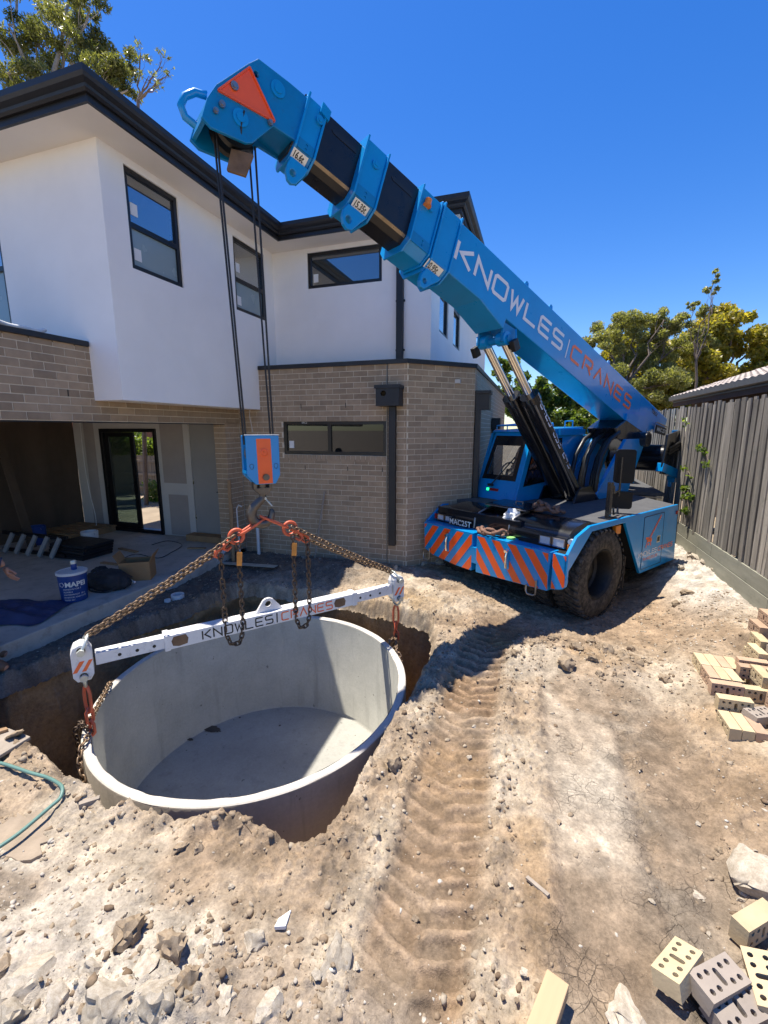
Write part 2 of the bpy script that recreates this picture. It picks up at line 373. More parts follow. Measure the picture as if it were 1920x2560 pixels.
def height(x, y, fine=True):
    x = np.asarray(x, float); y = np.asarray(y, float); z = base_h(x, y)
    d = rut(x, y); near = sstep(6.0, 5.0, y)*sstep(.9, 1.5, y)
    inr = sstep(.28, .20, np.abs(d)+.06*(vnoise(x*4, y*4, 23)-.5))
    wob = .045*(vnoise(x*4, y*4, 8)-.5)+.016*(vnoise(x*17, y*17, 18)-.5)
    lug = np.tanh(5*np.sin((y-np.abs(d)*.38+wob)*2*math.pi/.125)-1.5)
    z = z - inr*near*(.022 - .014*lug*sstep(.012, .03, np.abs(d))*sstep(.25, .6, vnoise(x*1.9+4, y*1.9, 19)+.15))*(.6+.8*vnoise(x*1.3, y*1.3, 77))
    berm = np.exp(-((np.abs(d)-.31)/.075)**2)*near
    z = z + berm*(.004+.036*(vnoise(x*8, y*6, 21)-.25))
    # second pass of wheels: pressed flat, pale
    d2 = x-(.48+.05*np.sin(y*.9)+np.clip(y-4.0, 0, 3)*.12); flat2 = sstep(.34, .24, np.abs(d2))*sstep(5, 4.2, y)
    z = z - .025*flat2 + .03*np.exp(-((np.abs(d2+.36))/.09)**2)*near*(vnoise(x*9, y*7, 9))
    d3 = x-(.98+.06*np.sin(y*1.3+1)); flat3 = sstep(.26, .16, np.abs(d3))*sstep(4.6, 3.6, y); z = z - .04*flat3
    flat = np.clip(flat2+flat3, 0, 1)
    sd = pit_sd(x, y); lip = np.exp(-(sd/.16)**2)*(sd > -.02)
    z = z + lip*(.02+.13*np.clip(vnoise(x*7, y*7, 41)-.45, 0, 1)*sstep(2.6, 1.9, y)+.05*(vnoise(x*11, y*11, 42)-.4))
    # heap of clods in front of the wheels, spoil at the back right corner and by the wall
    hp = np.exp(-(((x-.45)/.75)**2+((y-4.55)/.38)**2)); z = z + hp*.10*(.5+vnoise(x*6, y*6, 13))
    sp = np.exp(-(((x+1.55)/.7)**2+((y-5.55)/.45)**2)); z = z + sp*(.10+.12*(vnoise(x*5, y*5, 14)-.3))
    sw = np.exp(-(((x+3.1)/.8)**2+((y-6.15)/.35)**2)); z = z + sw*(.10+.12*(vnoise(x*5, y*5, 15)-.3))
    rub = sstep(1.45, 1.0, y)*sstep(.1, -.5, x); z = z + rub*(.03+.10*(vnoise(x*5, y*5, 16)-.3))
    bs_ = sstep(1.35, 1.5, x)*sstep(3.55, 3.7, y)*sstep(5.3, 5.1, y); z = z*(1-bs_)+bs_*.085
    if fine:
        rough = (1-.75*flat*sstep(.9, 1.4, y))*(.75+.5*vnoise(x*1.1, y*1.1, 6))
        z = z + rough*(.045*fbm(x*3.2, y*3.2, 3, 50)+.020*fbm(x*12, y*12, 3, 51)+.018*np.maximum(fbm(x*33, y*33, 2, 52), -.1))
        patch = sstep(.42, .66, vnoise(x*1.7, y*1.7, 90)+.25*vnoise(x*6, y*6, 91)-.10)
        cl = np.clip(patch*.9+berm*1.3+lip*1.1+hp*1.3+sp+sw*.6+.9*np.exp(-((x+.70)/.16)**2)*sstep(5.2, 4.6, y)+.8*rub+.35*sstep(1.25, 1.6, x), .42, 1.3)*(1-.8*bs_)*(1-.8*flat*sstep(1.2, 1.6, y))*(1-.75*inr*near)
        cl = cl+.9*(np.exp(-((x-.80-.05*np.sin(y*2))/.07)**2)+np.exp(-((x-1.28-.06*np.sin(y*1.7+2))/.12)**2)+.7*np.exp(-((x-.12)/.08)**2))*sstep(4.4, 3.9, y)*(.3+vnoise(x*4, y*2.5, 95))
        z = z + cl*(.050*clods(x, y, 9, 201, .33)+.050*clods(x, y, 21, 202, .5)+.034*clods(x, y, 40, 203, .75))
    return z
def gz(x, y): return float(height(np.array([x]), np.array([y]))[0])

GX0, GX1, GY0, GY1, STEP = -5.05, 3.0, .55, 9.6, .0115
def build_ground():
    xs = np.arange(GX0, GX1+1e-6, STEP); ys = np.arange(GY0, GY1+1e-6, STEP); X, Y = np.meshgrid(xs, ys)
    sd = pit_sd(X, Y); jag = .05*fbm(X*4, Y*4, 3, 60)+.02*fbm(X*17, Y*17, 2, 61); sd = sd+jag
    Zh = height(X, Y); edge = np.clip(-sd/.07, 0, 1); Zh = Zh-edge**2*.16
    nx, ny = len(xs), len(ys); idx = np.arange(nx*ny).reshape(ny, nx)
    F = np.stack([idx[:-1, :-1], idx[:-1, 1:], idx[1:, 1:], idx[1:, :-1]], -1).reshape(-1, 4)
    keep = (sd.ravel()[F] > -.085).all(1); F = F[keep]
    V = np.stack([X.ravel(), Y.ravel(), Zh.ravel()], -1)
    used = np.zeros(len(V), bool); used[F.ravel()] = True; remap = np.cumsum(used)-1; V = V[used]; F = remap[F]
    x, y, z = V[:, 0], V[:, 1], V[:, 2]
    # colours of the clay, with lug relief toned in
    pale = np.array([.51, .395, .27]); tan = np.array([.42, .30, .19]); brown = np.array([.25, .155, .085]); grey = np.array([.28, .215, .15]); orange = np.array([.43, .25, .105]); white = np.array([.62, .53, .42]); soil = np.array([.17, .135, .105])
    mixv = lambda a, b, t: a*(1-t)[:, None]+b*t[:, None]
    col = mixv(np.tile(tan, (len(V), 1)), pale, sstep(-.12, .16, fbm(x*1.6, y*1.6, 4, 70)))
    d = rut(x, y); nr = sstep(6, 5, y); inr = sstep(.30, .18, np.abs(d))*nr
    col = mixv(col, brown*1.12, inr*(.68+.32*sstep(-.15, .2, fbm(x*2.2, y*2.2, 3, 71))))
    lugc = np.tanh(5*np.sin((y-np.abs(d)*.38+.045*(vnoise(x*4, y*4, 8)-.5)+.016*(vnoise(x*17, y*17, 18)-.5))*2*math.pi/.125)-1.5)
    col = col*(1+.20*lugc*inr*sstep(1.2, 1.6, y))[:, None]  # lug shading put into the colour: ridges paler, grooves darker
    col = mixv(col, orange, .65*inr*sstep(.02, .18, fbm(x*1.5, y*1.2, 3, 72))*sstep(2.2, 3.2, y))
    col = mixv(col, orange, .45*sstep(.12, .25, fbm(x*1.3+5, y*1.3, 4, 73))*sstep(1.0, 1.3, y))
    d2 = x-(.48+.05*np.sin(y*.9)+np.clip(y-4.0, 0, 3)*.12)
    col = mixv(col, np.array([.54, .44, .32]), .6*sstep(.32, .2, np.abs(d2))*sstep(4.4, 3.8, y)*sstep(1.6, 2.1, y))
    d3 = x-(.98+.06*np.sin(y*1.3+1)); m3 = sstep(.34, .18, np.abs(d3))*sstep(4.4, 3.5, y)
    low = sstep(2.15, 1.75, y)*sstep(.05, .35, x)*sstep(1.4, 1.0, x)
    col = mixv(col, grey*.82, .92*np.clip(m3+low, 0, 1)*(.7+.3*vnoise(x*5, y*5, 181)))
    col = mixv(col, orange*.95, .4*np.exp(-(((x-1.45)/.3)**2+((y-3.2)/1.1)**2)))
    col = mixv(col, brown*1.35, .55*sstep(.25, .8, x)*sstep(4.9, 5.6, y)*sstep(2.4, 1.8, x))
    col = mixv(col, white, .8*sstep(1.6, 2.2, x)*sstep(5.5, 6.6, y))
    rub = sstep(1.5, 1.1, y)*sstep(.1, -.5, x); col = mixv(col, white*.9, .6*rub)
    hs = sstep(-3.95, -4.35, x)*sstep(1.2, 2.2, y); hs2 = sstep(5.45, 5.9, y)*sstep(-2.0, -2.8, x)
    col = mixv(col, soil, .85*np.clip(hs+hs2, 0, 1))
    sp = np.exp(-(((x+1.5)/.55)**2+((y-5.4)/.4)**2)); col = mixv(col, np.array([.44, .27, .12]), .7*sp*sstep(-.1, .12, fbm(x*4, y*4, 3, 74)))
    rt = sstep(-.1, .5, x)*sstep(5.6, 4.6, y)
    col = mixv(col, np.array([.34, .235, .145]), .55*rt*sstep(-.22, .12, fbm(x*2.3+3, y*1.1, 4, 171)))
    col = mixv(col, np.array([.27, .175, .10]), .55*sstep(.0, .22, fbm(x*2.0, y*2.0, 4, 172)))
    crest = np.clip(fbm(x*9, y*9, 3, 173)*2, -.5, .5); col = col*(1+.30*crest)[:, None]
    col = col*np.array([.74, .79, .865])
    col = col*(1+.55*fbm(x*20, y*20, 2, 75))[:, None]*(1+.45*fbm(x*6, y*6, 3, 76))[:, None]
    col = np.clip(col, .03, .8)
    mud = np.clip(sstep(.36, .26, np.abs(d2))*sstep(3.9, 3.2, y)+m3+low, 0, 1)*sstep(.9, 1.2, y)
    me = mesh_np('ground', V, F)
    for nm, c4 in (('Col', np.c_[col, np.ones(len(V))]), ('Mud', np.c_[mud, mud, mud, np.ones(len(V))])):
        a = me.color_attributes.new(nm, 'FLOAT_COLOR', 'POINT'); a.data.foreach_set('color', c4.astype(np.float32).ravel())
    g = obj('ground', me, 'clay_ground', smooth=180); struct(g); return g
build_ground()
pmat('far_soil', (.27, .21, .145), .95, var=.3, scale=1.2, bump=.5, bscale=14, bdist=.03)
pmat('far_grass', (.10, .13, .045), .95, var=.35, scale=2.5, bump=.6, bscale=30, bdist=.03)
# the ground goes on outside the worked patch: a ring of sheets that butt against it, out to the horizon
def far_ground():
    mb = MB(); xs = [-600, -60, -20, GX0, GX1, 20, 60, 600]; ys = [-600, -40, GY0, GY1, 20, 60, 600]
    zf = lambda x, y: (.24 if (2.9 < x < 60 and -50 < y < 70) else .0)-(.02 if abs(x) > 50 or abs(y) > 50 else 0)
    for i in range(len(xs)-1):
        for j in range(len(ys)-1):
            if xs[i] == GX0 and ys[j] == GY0: continue
            mb.quad(*[(x, y, zf(x, y)) for x, y in ((xs[i], ys[j]), (xs[i+1], ys[j]), (xs[i+1], ys[j+1]), (xs[i], ys[j+1]))])
    struct(obj('ground', mb, 'far_soil'))
far_ground()

# ------------------------------------------------------------------ pit walls and floor
def build_pit():
    pts = []
    for i in range(len(PA)):
        a = PA[i]; b = PA[(i+1) % len(PA)]; n = max(1, int(np.hypot(*(b-a))/.035))
        for k in range(n): pts.append(a+(b-a)*k/n)
    pts = np.array(pts); n = len(pts); tang = np.roll(pts, -3, 0)-np.roll(pts, 3, 0); tang /= np.linalg.norm(tang, axis=1)[:, None]
    inn = np.stack([-tang[:, 1], tang[:, 0]], -1)          # outline runs anticlockwise: inward normal
    rows = 46; V = []
    s = np.arange(n)*.035; top = height(pts[:, 0], pts[:, 1], False)
    for r in range(rows+1):
        t = r/rows; z = top*(1-t)-.015*(1-t) + (-1.75)*t
        off = -.035+.12*t+.10*(fbm(s*1.3, z*1.0+3, 4, 80))*min(1, t*6)+.05*fbm(s*6, z*4, 3, 81)*min(1, t*8+.2)
        off = off + .10*np.exp(-(t-.10)**2/.006)*np.clip(vnoise(s*2.2, s*0+1, 83)-.45, 0, 1)*2
        V.append(np.c_[pts+inn*off[:, None], z])
    V = np.concatenate(V); i = np.arange(n); F = []
    for r in range(rows):
        F.append(np.c_[r*n+i, r*n+(i+1) % n, (r+1)*n+(i+1) % n, (r+1)*n+i])
    me = mesh_np('pit_wall', V, np.concatenate(F)); struct(obj('pit_wall', me, 'clay_cut', smooth=60))
    xs = np.linspace(-5.1, -.7, 90); ys = np.linspace(1.5, 5.6, 80); X, Y = np.meshgrid(xs, ys); Z = -1.66+.10*fbm(X*2, Y*2, 4, 85)
    idx = np.arange(X.size).reshape(X.shape); F = np.stack([idx[:-1, :-1], idx[:-1, 1:], idx[1:, 1:], idx[1:, :-1]], -1).reshape(-1, 4)
    struct(obj('pit_floor', mesh_np('pit_floor', np.c_[X.ravel(), Y.ravel(), Z.ravel()], F), 'clay_cut', smooth=180))
build_pit()
# ------------------------------------------------------------------ house
pmat('brick_taupe', (.335, .245, .165), .9, var=.18, scale=9, bump=.5, bscale=90, bdist=.004, rnd=.2)
pmat('mortar', (.66, .575, .45), .95, var=.12, scale=10, bump=.4, bscale=120, bdist=.003)
pmat('render_white', (.88, .855, .83), .9, var=.05, scale=1.3, bump=.25, bscale=160, bdist=.002)
pmat('soffit_white', (.80, .75, .69), .85, var=.03, scale=2)
pmat('charcoal', (.013, .0135, .017), .48, var=.15, scale=5, rvar=.08)
pmat('frame_black', (.008, .008, .010), .35, var=.15, scale=8)
pmat('concrete_slab', (.44, .415, .37), .8, var=.16, scale=2.2, bump=.25, bscale=50, dirt=.5, dirtcol=(.2, .17, .14))
pmat('plaster', (.55, .53, .51), .9, var=.06, scale=2)
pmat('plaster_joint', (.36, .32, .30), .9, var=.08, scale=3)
pmat('ceiling_board', (.5, .49, .47), .9, var=.06, scale=2)
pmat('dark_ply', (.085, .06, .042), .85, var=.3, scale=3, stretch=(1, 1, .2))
pmat('door_grey', (.32, .31, .30), .7, var=.06, scale=2)
pmat('raw_timber', (.33, .20, .10), .8, var=.25, scale=6, bump=.3, bscale=40, stretch=(1, 1, .15))
pmat('old_board', (.30, .25, .20), .9, var=.25, scale=7, bump=.4, bscale=40, dirt=.4, dirtcol=(.4, .34, .27))
pmat('paper_white', (.75, .75, .74), .8, var=.04, scale=10)
pmat('roof_dark', (.03, .03, .034), .6, var=.2, scale=6)
def glass_mat(name, tint, refl, trans):
    mt, nt, bs = nodes_of(name); nt.nodes.remove(bs); out = nt.nodes['Material Output']
    gl = nt.nodes.new('ShaderNodeBsdfGlossy'); gl.inputs['Roughness'].default_value = .015; gl.inputs['Color'].default_value = (.9, .95, 1, 1)
    tr = nt.nodes.new('ShaderNodeBsdfTransparent'); tr.inputs['Color'].default_value = (*tint, 1)
    df = nt.nodes.new('ShaderNodeBsdfDiffuse'); df.inputs['Color'].default_value = (tint[0]*.25, tint[1]*.28, tint[2]*.3, 1)
    m1 = nt.nodes.new('ShaderNodeMixShader'); m1.inputs[0].default_value = 1-trans; L(nt, tr.outputs[0], m1.inputs[1]); L(nt, df.outputs[0], m1.inputs[2])
    fr = nt.nodes.new('ShaderNodeLayerWeight'); fr.inputs['Blend'].default_value = .35
    rm = ramp(nt, fr.outputs['Facing'], [(0, refl), (1, min(1, refl+.6))])
    m2 = nt.nodes.new('ShaderNodeMixShader'); L(nt, rm, m2.inputs[0]); L(nt, m1.outputs[0], m2.inputs[1]); L(nt, gl.outputs[0], m2.inputs[2])
    L(nt, m2.outputs[0], out.inputs['Surface']); MATS[name] = mt
glass_mat('glass_clear', (.5, .54, .55), .20, .85)
glass_mat('glass_dark', (.13, .14, .14), .025, .8)
glass_mat('glass_slider', (.42, .52, .50), .10, .92)
pmat('glass_frosted', (.26, .34, .36), .25, var=.04, scale=2, spec=.8, rvar=.05)

YM, XB, XL, YC, YU, ZCAP, ZSOF = 6.735, -4.93, -4.50, 4.02, 7.32, 3.28, 5.28
house = thing('house', 'two storey house with white rendered upper floor over taupe brick ground floor', 'house', (-4.9, 6.7, 0))
BR = []      # every facing brick: (centre, tangent angle, length, height, brightness weight)
def course_bricks(p0, ang, length, z0, z1, holes=(), start=0.0, wall=None, flush=0.0):
    """stretcher bond along p0 + s*(cos, sin); holes are (s0, s1, z0, z1)"""
    ca, sa = math.cos(ang), math.sin(ang); nz = int(round((z1-z0)/.086))
    for c in range(nz):
        zc = z0+.086*c+.043; off = (.12 if c % 2 else 0.0)+start; s = -off
        while s < length:
            a, b = max(0, s), min(length, s+.23); segs = [(a, b)]
            for h in holes:
                if h[2] < zc < h[3]:
                    ns = []
                    for q in segs:
                        if q[1] <= h[0] or q[0] >= h[1]: ns.append(q)
                        else:
                            if q[0] < h[0]-.02: ns.append((q[0], h[0]))
                            if q[1] > h[1]+.02: ns.append((h[1], q[1]))
                    segs = ns
            for q in segs:
                if q[1]-q[0] > .025: BR.append((p0[0]+ca*(q[0]+q[1])/2, p0[1]+sa*(q[0]+q[1])/2, zc, ang, q[1]-q[0], .076, wall))
            s += .24
# backing (mortar) of each brick wall; brick faces stand 5 mm proud of it
def wallbox(name, mb, mat='mortar'): return obj(name, mb, mat, house)
W1 = (-4.07, -2.23, 1.88, 2.43)            # window in the middle wall
mb = MB(); f = lambda x, y, t: (x, t, y)
mb.holed([(XB, -.6), (-1.895, -.6), (-1.895, ZCAP), (XB, ZCAP)], [[(W1[0], W1[2]), (W1[1], W1[2]), (W1[1], W1[3]), (W1[0], W1[3])]], f, YM+.005, YM+.11)
wall_mid = wallbox('brick_wall', mb)
course_bricks((XB, YM), 0.0, -1.90-XB, -.16, ZCAP-.001, [(W1[0]-XB, W1[1]-XB, W1[2]-.10, W1[3]), (2.70, 2.725, -1, 9)], wall=wall_mid)
# soldier sill bricks under the window
for k in range(21):
    x = W1[0]+.045+k*.0875
    if x < W1[1]-.02: BR.append((x, YM-.004, W1[2]-.052, 0.0, .076, .095, wall_mid))
ang45 = math.radians(45); n45 = Vector((1, -1, 0)).normalized(); c0 = Vector((-1.895, YM, 0)); CL = 1.27; c1 = c0+Vector((math.cos(ang45), math.sin(ang45), 0))*CL
mb = MB(); q0 = c0-n45*.005; q1 = c1-n45*.005
mb.add([(q0.x, q0.y, -.6), (q1.x, q1.y, -.6), (q1.x, q1.y, ZCAP), (q0.x, q0.y, ZCAP), (q0.x-.1*n45.x, q0.y-.1*n45.y, -.6), (q1.x-.1*n45.x, q1.y-.1*n45.y, -.6), (q1.x-.1*n45.x, q1.y-.1*n45.y, ZCAP), (q0.x-.1*n45.x, q0.y-.1*n45.y, ZCAP)],
       [(0, 1, 2, 3), (7, 6, 5, 4), (0, 4, 5, 1), (3, 2, 6, 7), (1, 5, 6, 2), (0, 3, 7, 4)])
wall_ch = wallbox('brick_wall', mb); course_bricks((c0.x+.004, c0.y+.004), ang45, CL-.008, -.16, ZCAP-.001, start=.10, wall=wall_ch)
mb = MB().box(c1.x-.11, c1.x-.005, c1.y, c1.y+7.5, -.6, ZCAP)
wall_side = wallbox('brick_wall', mb); course_bricks((c1.x, c1.y+.05), math.pi/2, 7.4, -.16, ZCAP-.001, wall=wall_side)
# garage side: lintel band, pillar and its return
mb = MB().box(XB-.11, XB-.005, .9, YM-.001, 2.39, ZCAP-.07); wall_band = wallbox('brick_wall', mb)
course_bricks((XB, .9), math.pi/2, YM-.9-.012, 2.392, 2.392+.086*10, start=.05, wall=wall_band)
mb = MB().box(XB-.24, XB-.005, 6.345, YM-.002, -.4, 2.388); wall_pil = wallbox('brick_wall', mb)
course_bricks((XB, 6.345), math.pi/2, YM-6.36, -.17, 2.385, start=.02, wall=wall_pil); course_bricks((XB-.235, 6.338), 0.0, .23, -.17, 2.385, wall=wall_pil)
mb = MB().box(XB-.105, XB-.012, .9, 6.34, 2.375, 2.387); obj('lintel_angle', mb, 'charcoal', house)
# individual bricks: the 300 that show largest, the rest joined
bm_v = [(x, y, z) for x in (-.5, .5) for y in (0, .02) for z in (-.5, .5)]
def brick_unit():
    mb = MB(); mb.add([(x*1.0, y, z) for x, y, z in bm_v], [(0, 1, 3, 2), (4, 6, 7, 5), (0, 4, 5, 1), (2, 3, 7, 6), (0, 2, 6, 4), (1, 5, 7, 3)])
    me = bpy.data.meshes.new('brick'); me.from_pydata(mb.v, [], mb.f); b = bmesh.new(); b.from_mesh(me); bmesh.ops.recalc_face_normals(b, faces=b.faces); b.to_mesh(me); b.free()
    me.materials.append(MATS['brick_taupe']); return me
BME = brick_unit()
def bscore(b):
    p = np.array(b[:3]); v = p-CAMP; dd = v@FWD; n = np.array([math.sin(b[3]), -math.cos(b[3]), 0]); cosv = max(0, -(v@n)/np.linalg.norm(v))
    px = 960+FPX*(v@RIGHT)/dd; py = 1280-FPX*(v@UPV)/dd
    vis = 1 if (-20 < px < 1940 and not (py > 1390 and px > 1080)) else 0
    if b[6] is wall_mid and px < 640: vis = 0
    if b[6] is wall_mid and b[2] < .1: vis = 0
    if b[6] is wall_ch and b[2] < .9 and px > 1080: vis = 0
    return vis*b[4]*b[5]*cosv/dd**2
BR.sort(key=bscore, reverse=True)
rest = {}
for k, b in enumerate(BR):
    if k < 300:
        o = bpy.data.objects.new('brick', BME); COL.objects.link(o); o.parent = b[6]
        o.location = (b[0], b[1], b[2]); o.rotation_euler = (0, 0, b[3]); o.scale = (b[4], 1, b[5])
        jit = random.uniform(-.0012, .0012); o.location.x += math.sin(b[3])*jit; o.location.y -= math.cos(b[3])*jit
    else: rest.setdefault(b[6].name, []).append(b)
for nm, lst in rest.items():
    mb = MB()
    for b in lst:
        M = Matrix.Translation((b[0], b[1], b[2])) @ Matrix.Rotation(b[3], 4, 'Z'); mb.box(-b[4]/2, b[4]/2, -.0, .02, -b[5]/2, b[5]/2, M)
    stuff(obj('brick_courses', mb, 'brick_taupe', bpy.data.objects[nm]))
# caps (dark flashings on the parapets)
mb = MB().box(XB-.16, XB+.03, .9, 4.005, 3.225, 3.285); obj('parapet_cap', mb, 'charcoal', house, bevel=.006)
mb = MB(); cp = [(XB+.44, YM-.03), (-1.885, YM-.03), (c1.x+.03, c1.y-.02), (c1.x+.03, c1.y+7.4), (c1.x-.16, c1.y+7.4), (c1.x-.16, c1.y+.06), (-1.96, YM+.14), (XB+.44, YM+.14)]
mb.prism(cp, lambda x, y, t: (x, y, t), ZCAP-.005, ZCAP+.06); obj('parapet_cap', mb, 'charcoal', house)
# roofs over the ground-floor projections
mb = MB(); mb.prism([(XL+.02, YM+.1), (-1.97, YM+.1), (c1.x-.12, c1.y+.1), (c1.x-.12, c1.y+7.3), (-1.75, c1.y+7.3), (-1.75, YU+.02), (XL+.02, YU+.02)], lambda x, y, t: (x, y, t), 3.1, 3.2); obj('flat_roof', mb, 'roof_dark', house)
mb = MB().box(-10.5, XB-.12, .9, YC-.01, 3.02, 3.10); obj('flat_roof', mb, 'roof_dark', house)

# ---- upper storey, rendered white
WL = [(4.335, 5.135, 4.12, 5.19), (6.235, 7.06, 4.12, 5.17)]; WMID = (-3.83, -2.50, 4.645, 5.205); WSIDE = [(7.95, 8.75, 3.95, 5.0), (9.3, 10.1, 3.95, 5.0)]
rect = lambda a, b, c, d: [(a, c), (b, c), (b, d), (a, d)]
mb = MB().holed([(YC, 2.63), (YU, 2.63), (YU, ZSOF), (YC, ZSOF)], [rect(*w) for w in WL], lambda x, y, t: (t, x, y), XL-.16, XL)
obj('rendered_wall', mb, 'render_white', house)
pxa = onY(14, 700, YC)[0]
mb = MB().holed([(-10.5, 3.0), (XB-.001, 3.0), (XB-.001, 2.63), (XL-.16, 2.63), (XL-.16, ZSOF), (-10.5, ZSOF)], [[(pxa-1.6, 3.35), (pxa, 3.35), (pxa, 5.0), (pxa-1.6, 5.0)]], lambda x, y, t: (x, t, y), YC, YC+.16)
obj('rendered_wall', mb, 'render_white', house)
mb = MB().box(XB+.001, XL-.161, YC+.161, YM-.001, 2.63, 2.66); obj('overhang_lining', mb, 'soffit_white', house)
mb = MB().holed([(XL, 3.12), (-1.84, 3.12), (-1.84, ZSOF), (XL, ZSOF)], [rect(*WMID)], lambda x, y, t: (x, t, y), YU, YU+.16)
obj('rendered_wall', mb, 'render_white', house)
mb = MB().holed([(YU, 3.12), (15.0, 3.12), (15.0, ZSOF), (YU, ZSOF)], [rect(*w) for w in WSIDE], lambda x, y, t: (t, x, y), -1.84, -1.68)
obj('rendered_wall', mb, 'render_white', house)
# dark bedrooms behind the panes
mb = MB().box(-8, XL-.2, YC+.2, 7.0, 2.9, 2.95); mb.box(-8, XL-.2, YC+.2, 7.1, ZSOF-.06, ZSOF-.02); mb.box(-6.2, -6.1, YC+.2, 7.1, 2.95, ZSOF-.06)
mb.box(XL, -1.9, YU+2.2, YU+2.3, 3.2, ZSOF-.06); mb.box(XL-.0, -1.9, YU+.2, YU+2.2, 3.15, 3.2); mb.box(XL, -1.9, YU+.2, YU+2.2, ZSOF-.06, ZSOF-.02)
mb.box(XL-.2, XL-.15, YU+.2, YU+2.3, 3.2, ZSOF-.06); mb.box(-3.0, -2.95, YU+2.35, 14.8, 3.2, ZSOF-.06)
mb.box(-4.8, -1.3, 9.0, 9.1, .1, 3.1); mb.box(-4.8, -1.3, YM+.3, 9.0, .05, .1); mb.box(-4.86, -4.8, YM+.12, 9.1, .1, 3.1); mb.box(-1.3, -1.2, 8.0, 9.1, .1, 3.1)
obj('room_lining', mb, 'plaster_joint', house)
obj('upper_ceiling', MB().prism([(-10.4, 3.75), (-4.3, 3.75), (-4.3, 7.0), (-1.4, 7.0), (-1.4, 14.9), (-10.4, 14.9)], lambda x, y, t: (x, y, t), ZSOF+.05, ZSOF+.09), 'ceiling_board', house)
obj('lower_ceiling', MB().box(-4.86, -1.2, YU+.03, 9.15, 3.02, 3.08), 'ceiling_board', house)
obj('room_dark_sheet', MB().box(-4.7, -1.35, 8.6, 8.65, .1, 3.05), 'dark_ply', house)  # dark sheet added so the room behind the window stays dark
for k in range(5): obj('stair_baluster', MB().box(-3.06+k*.055, -3.045+k*.055, 8.0, 8.02, 1.85-k*.09, 2.9), 'paper_white', house)
# soffit and eaves: outline of the wall line and of the gutter line
wl = [(-10.5, YC), (XL, YC), (XL, YU), (-1.68, YU), (-1.68, 15.0)]; EV = [(-10.5, 3.61), (-4.10, 3.61), (-4.10, 6.88), (-1.17, 6.88), (-1.17, 15.0)]
wl2 = [(-10.5, YC+.1), (XL-.1, YC+.1), (XL-.1, YU+.1), (-1.78, YU+.1), (-1.78, 15.0)]
mb = MB()
for i in range(4): mb.quad(*[(*p, ZSOF-.004) for p in (wl2[i], wl2[i+1], EV[i+1], EV[i])])
obj('soffit', mb, 'soffit_white', house)
def sweep_eave(name, prof, mat):
    """profile (out, z) swept along the eave line; out is measured outwards from it"""
    dirs = []; mb = MB(); n = len(prof); nrm = [(0, -1), (1, 0), (0, -1), (1, 0)]
    corner = [nrm[0], (1, -1), (1, -1), (1, -1), nrm[3]]
    # inner corner (index 2) and outer corners use the mitre of their two normals
    for k, (x, y) in enumerate(EV):
        mx, my = corner[k]
        for o_, z in prof: mb.v.append((x+mx*o_, y+my*o_, z))
    for k in range(4):
        for i in range(n):
            j = (i+1) % n; mb.f.append((k*n+i, k*n+j, (k+1)*n+j, (k+1)*n+i))
    return obj(name, mb, mat, house, flip_fix=True)
sweep_eave('fascia', [(-.03, ZSOF-.005), (.0, ZSOF-.005), (.0, ZSOF+.20), (-.03, ZSOF+.20)], 'charcoal')
sweep_eave('gutter', [(.002, ZSOF+.06), (.03, ZSOF+.055), (.05, ZSOF+.075), (.055, ZSOF+.10), (.10, ZSOF+.12), (.115, ZSOF+.15), (.118, ZSOF+.20), (.105, ZSOF+.205), (.10, ZSOF+.19), (.09, ZSOF+.14), (.03, ZSOF+.10), (.002, ZSOF+.10)], 'charcoal')
mb = MB(); zr0 = ZSOF+.19
mb.add([(-10.5, 3.63, zr0), (-4.12, 3.63, zr0), (-6.4, 6.2, zr0+.9), (-10.5, 6.2, zr0+.9), (-4.12, 6.90, zr0), (-6.4, 9.5, zr0+.9), (-1.19, 6.90, zr0), (-3.4, 9.4, zr0+.9), (-1.19, 15, zr0), (-3.4, 15, zr0+.9)],
       [(0, 1, 2, 3), (1, 4, 5, 2), (4, 6, 7, 5), (6, 8, 9, 7)])
obj('roof', mb, 'roof_dark', house)
# windows
def window(axis, pos, w, rail=None, labels=(), lower='glass_frosted', outward=1, mull=None, clear='glass_clear'):
    """axis 'x': wall plane x = pos, opening runs along y; axis 'y': wall plane y = pos, opening runs along x"""
    a, b, c, d = w; fr = .055; dep = .05
    mp = (lambda x, y, t: (pos-.05*1+t, x, y)) if axis == 'x' else (lambda x, y, t: (x, pos+.05-t, y))
    mb = MB(); holes = []
    if rail: holes = [rect(a+fr, b-fr, rail+.03, d-fr), rect(a+fr, b-fr, c+fr, rail-.03)]
    elif mull: holes = [rect(a+fr, mull-.03, c+fr, d-fr), rect(mull+.03, b-fr, c+fr, d-fr)]
    else: holes = [rect(a+fr, b-fr, c+fr, d-fr)]
    mb.holed(rect(a, b, c, d), holes, mp, -.03, .03); wo_ = obj('window', mb, 'frame_black', house, bevel=.004)
    for k, h in enumerate(holes):
        p = MB(); (x0, y0), (x1, _), (_, y1) = h[0], h[1], h[2]
        p.prism(rect(x0-.004, x1+.004, y0-.004, y1+.004), mp, -.004, .002); obj('pane', p, lower if (rail and k == 1) else clear, wo_)
    for (x, y, ww, hh) in labels:
        p = MB().prism(rect(x, x+ww, y, y+hh), mp, .004, .006); obj('sticker', p, 'paper_white', wo_)
    return wo_
pax = onY(14, 700, YC)[0]
window('y', YC, (pax-1.6, pax, 3.35, 5.0), rail=4.2)
window('x', XL, WL[0], rail=4.60, labels=[(4.42, 4.72, .10, .13), (4.42, 4.24, .10, .13)])
window('x', XL, WL[1], rail=4.58, labels=[(6.33, 4.70, .10, .13), (6.33, 4.22, .10, .13)])
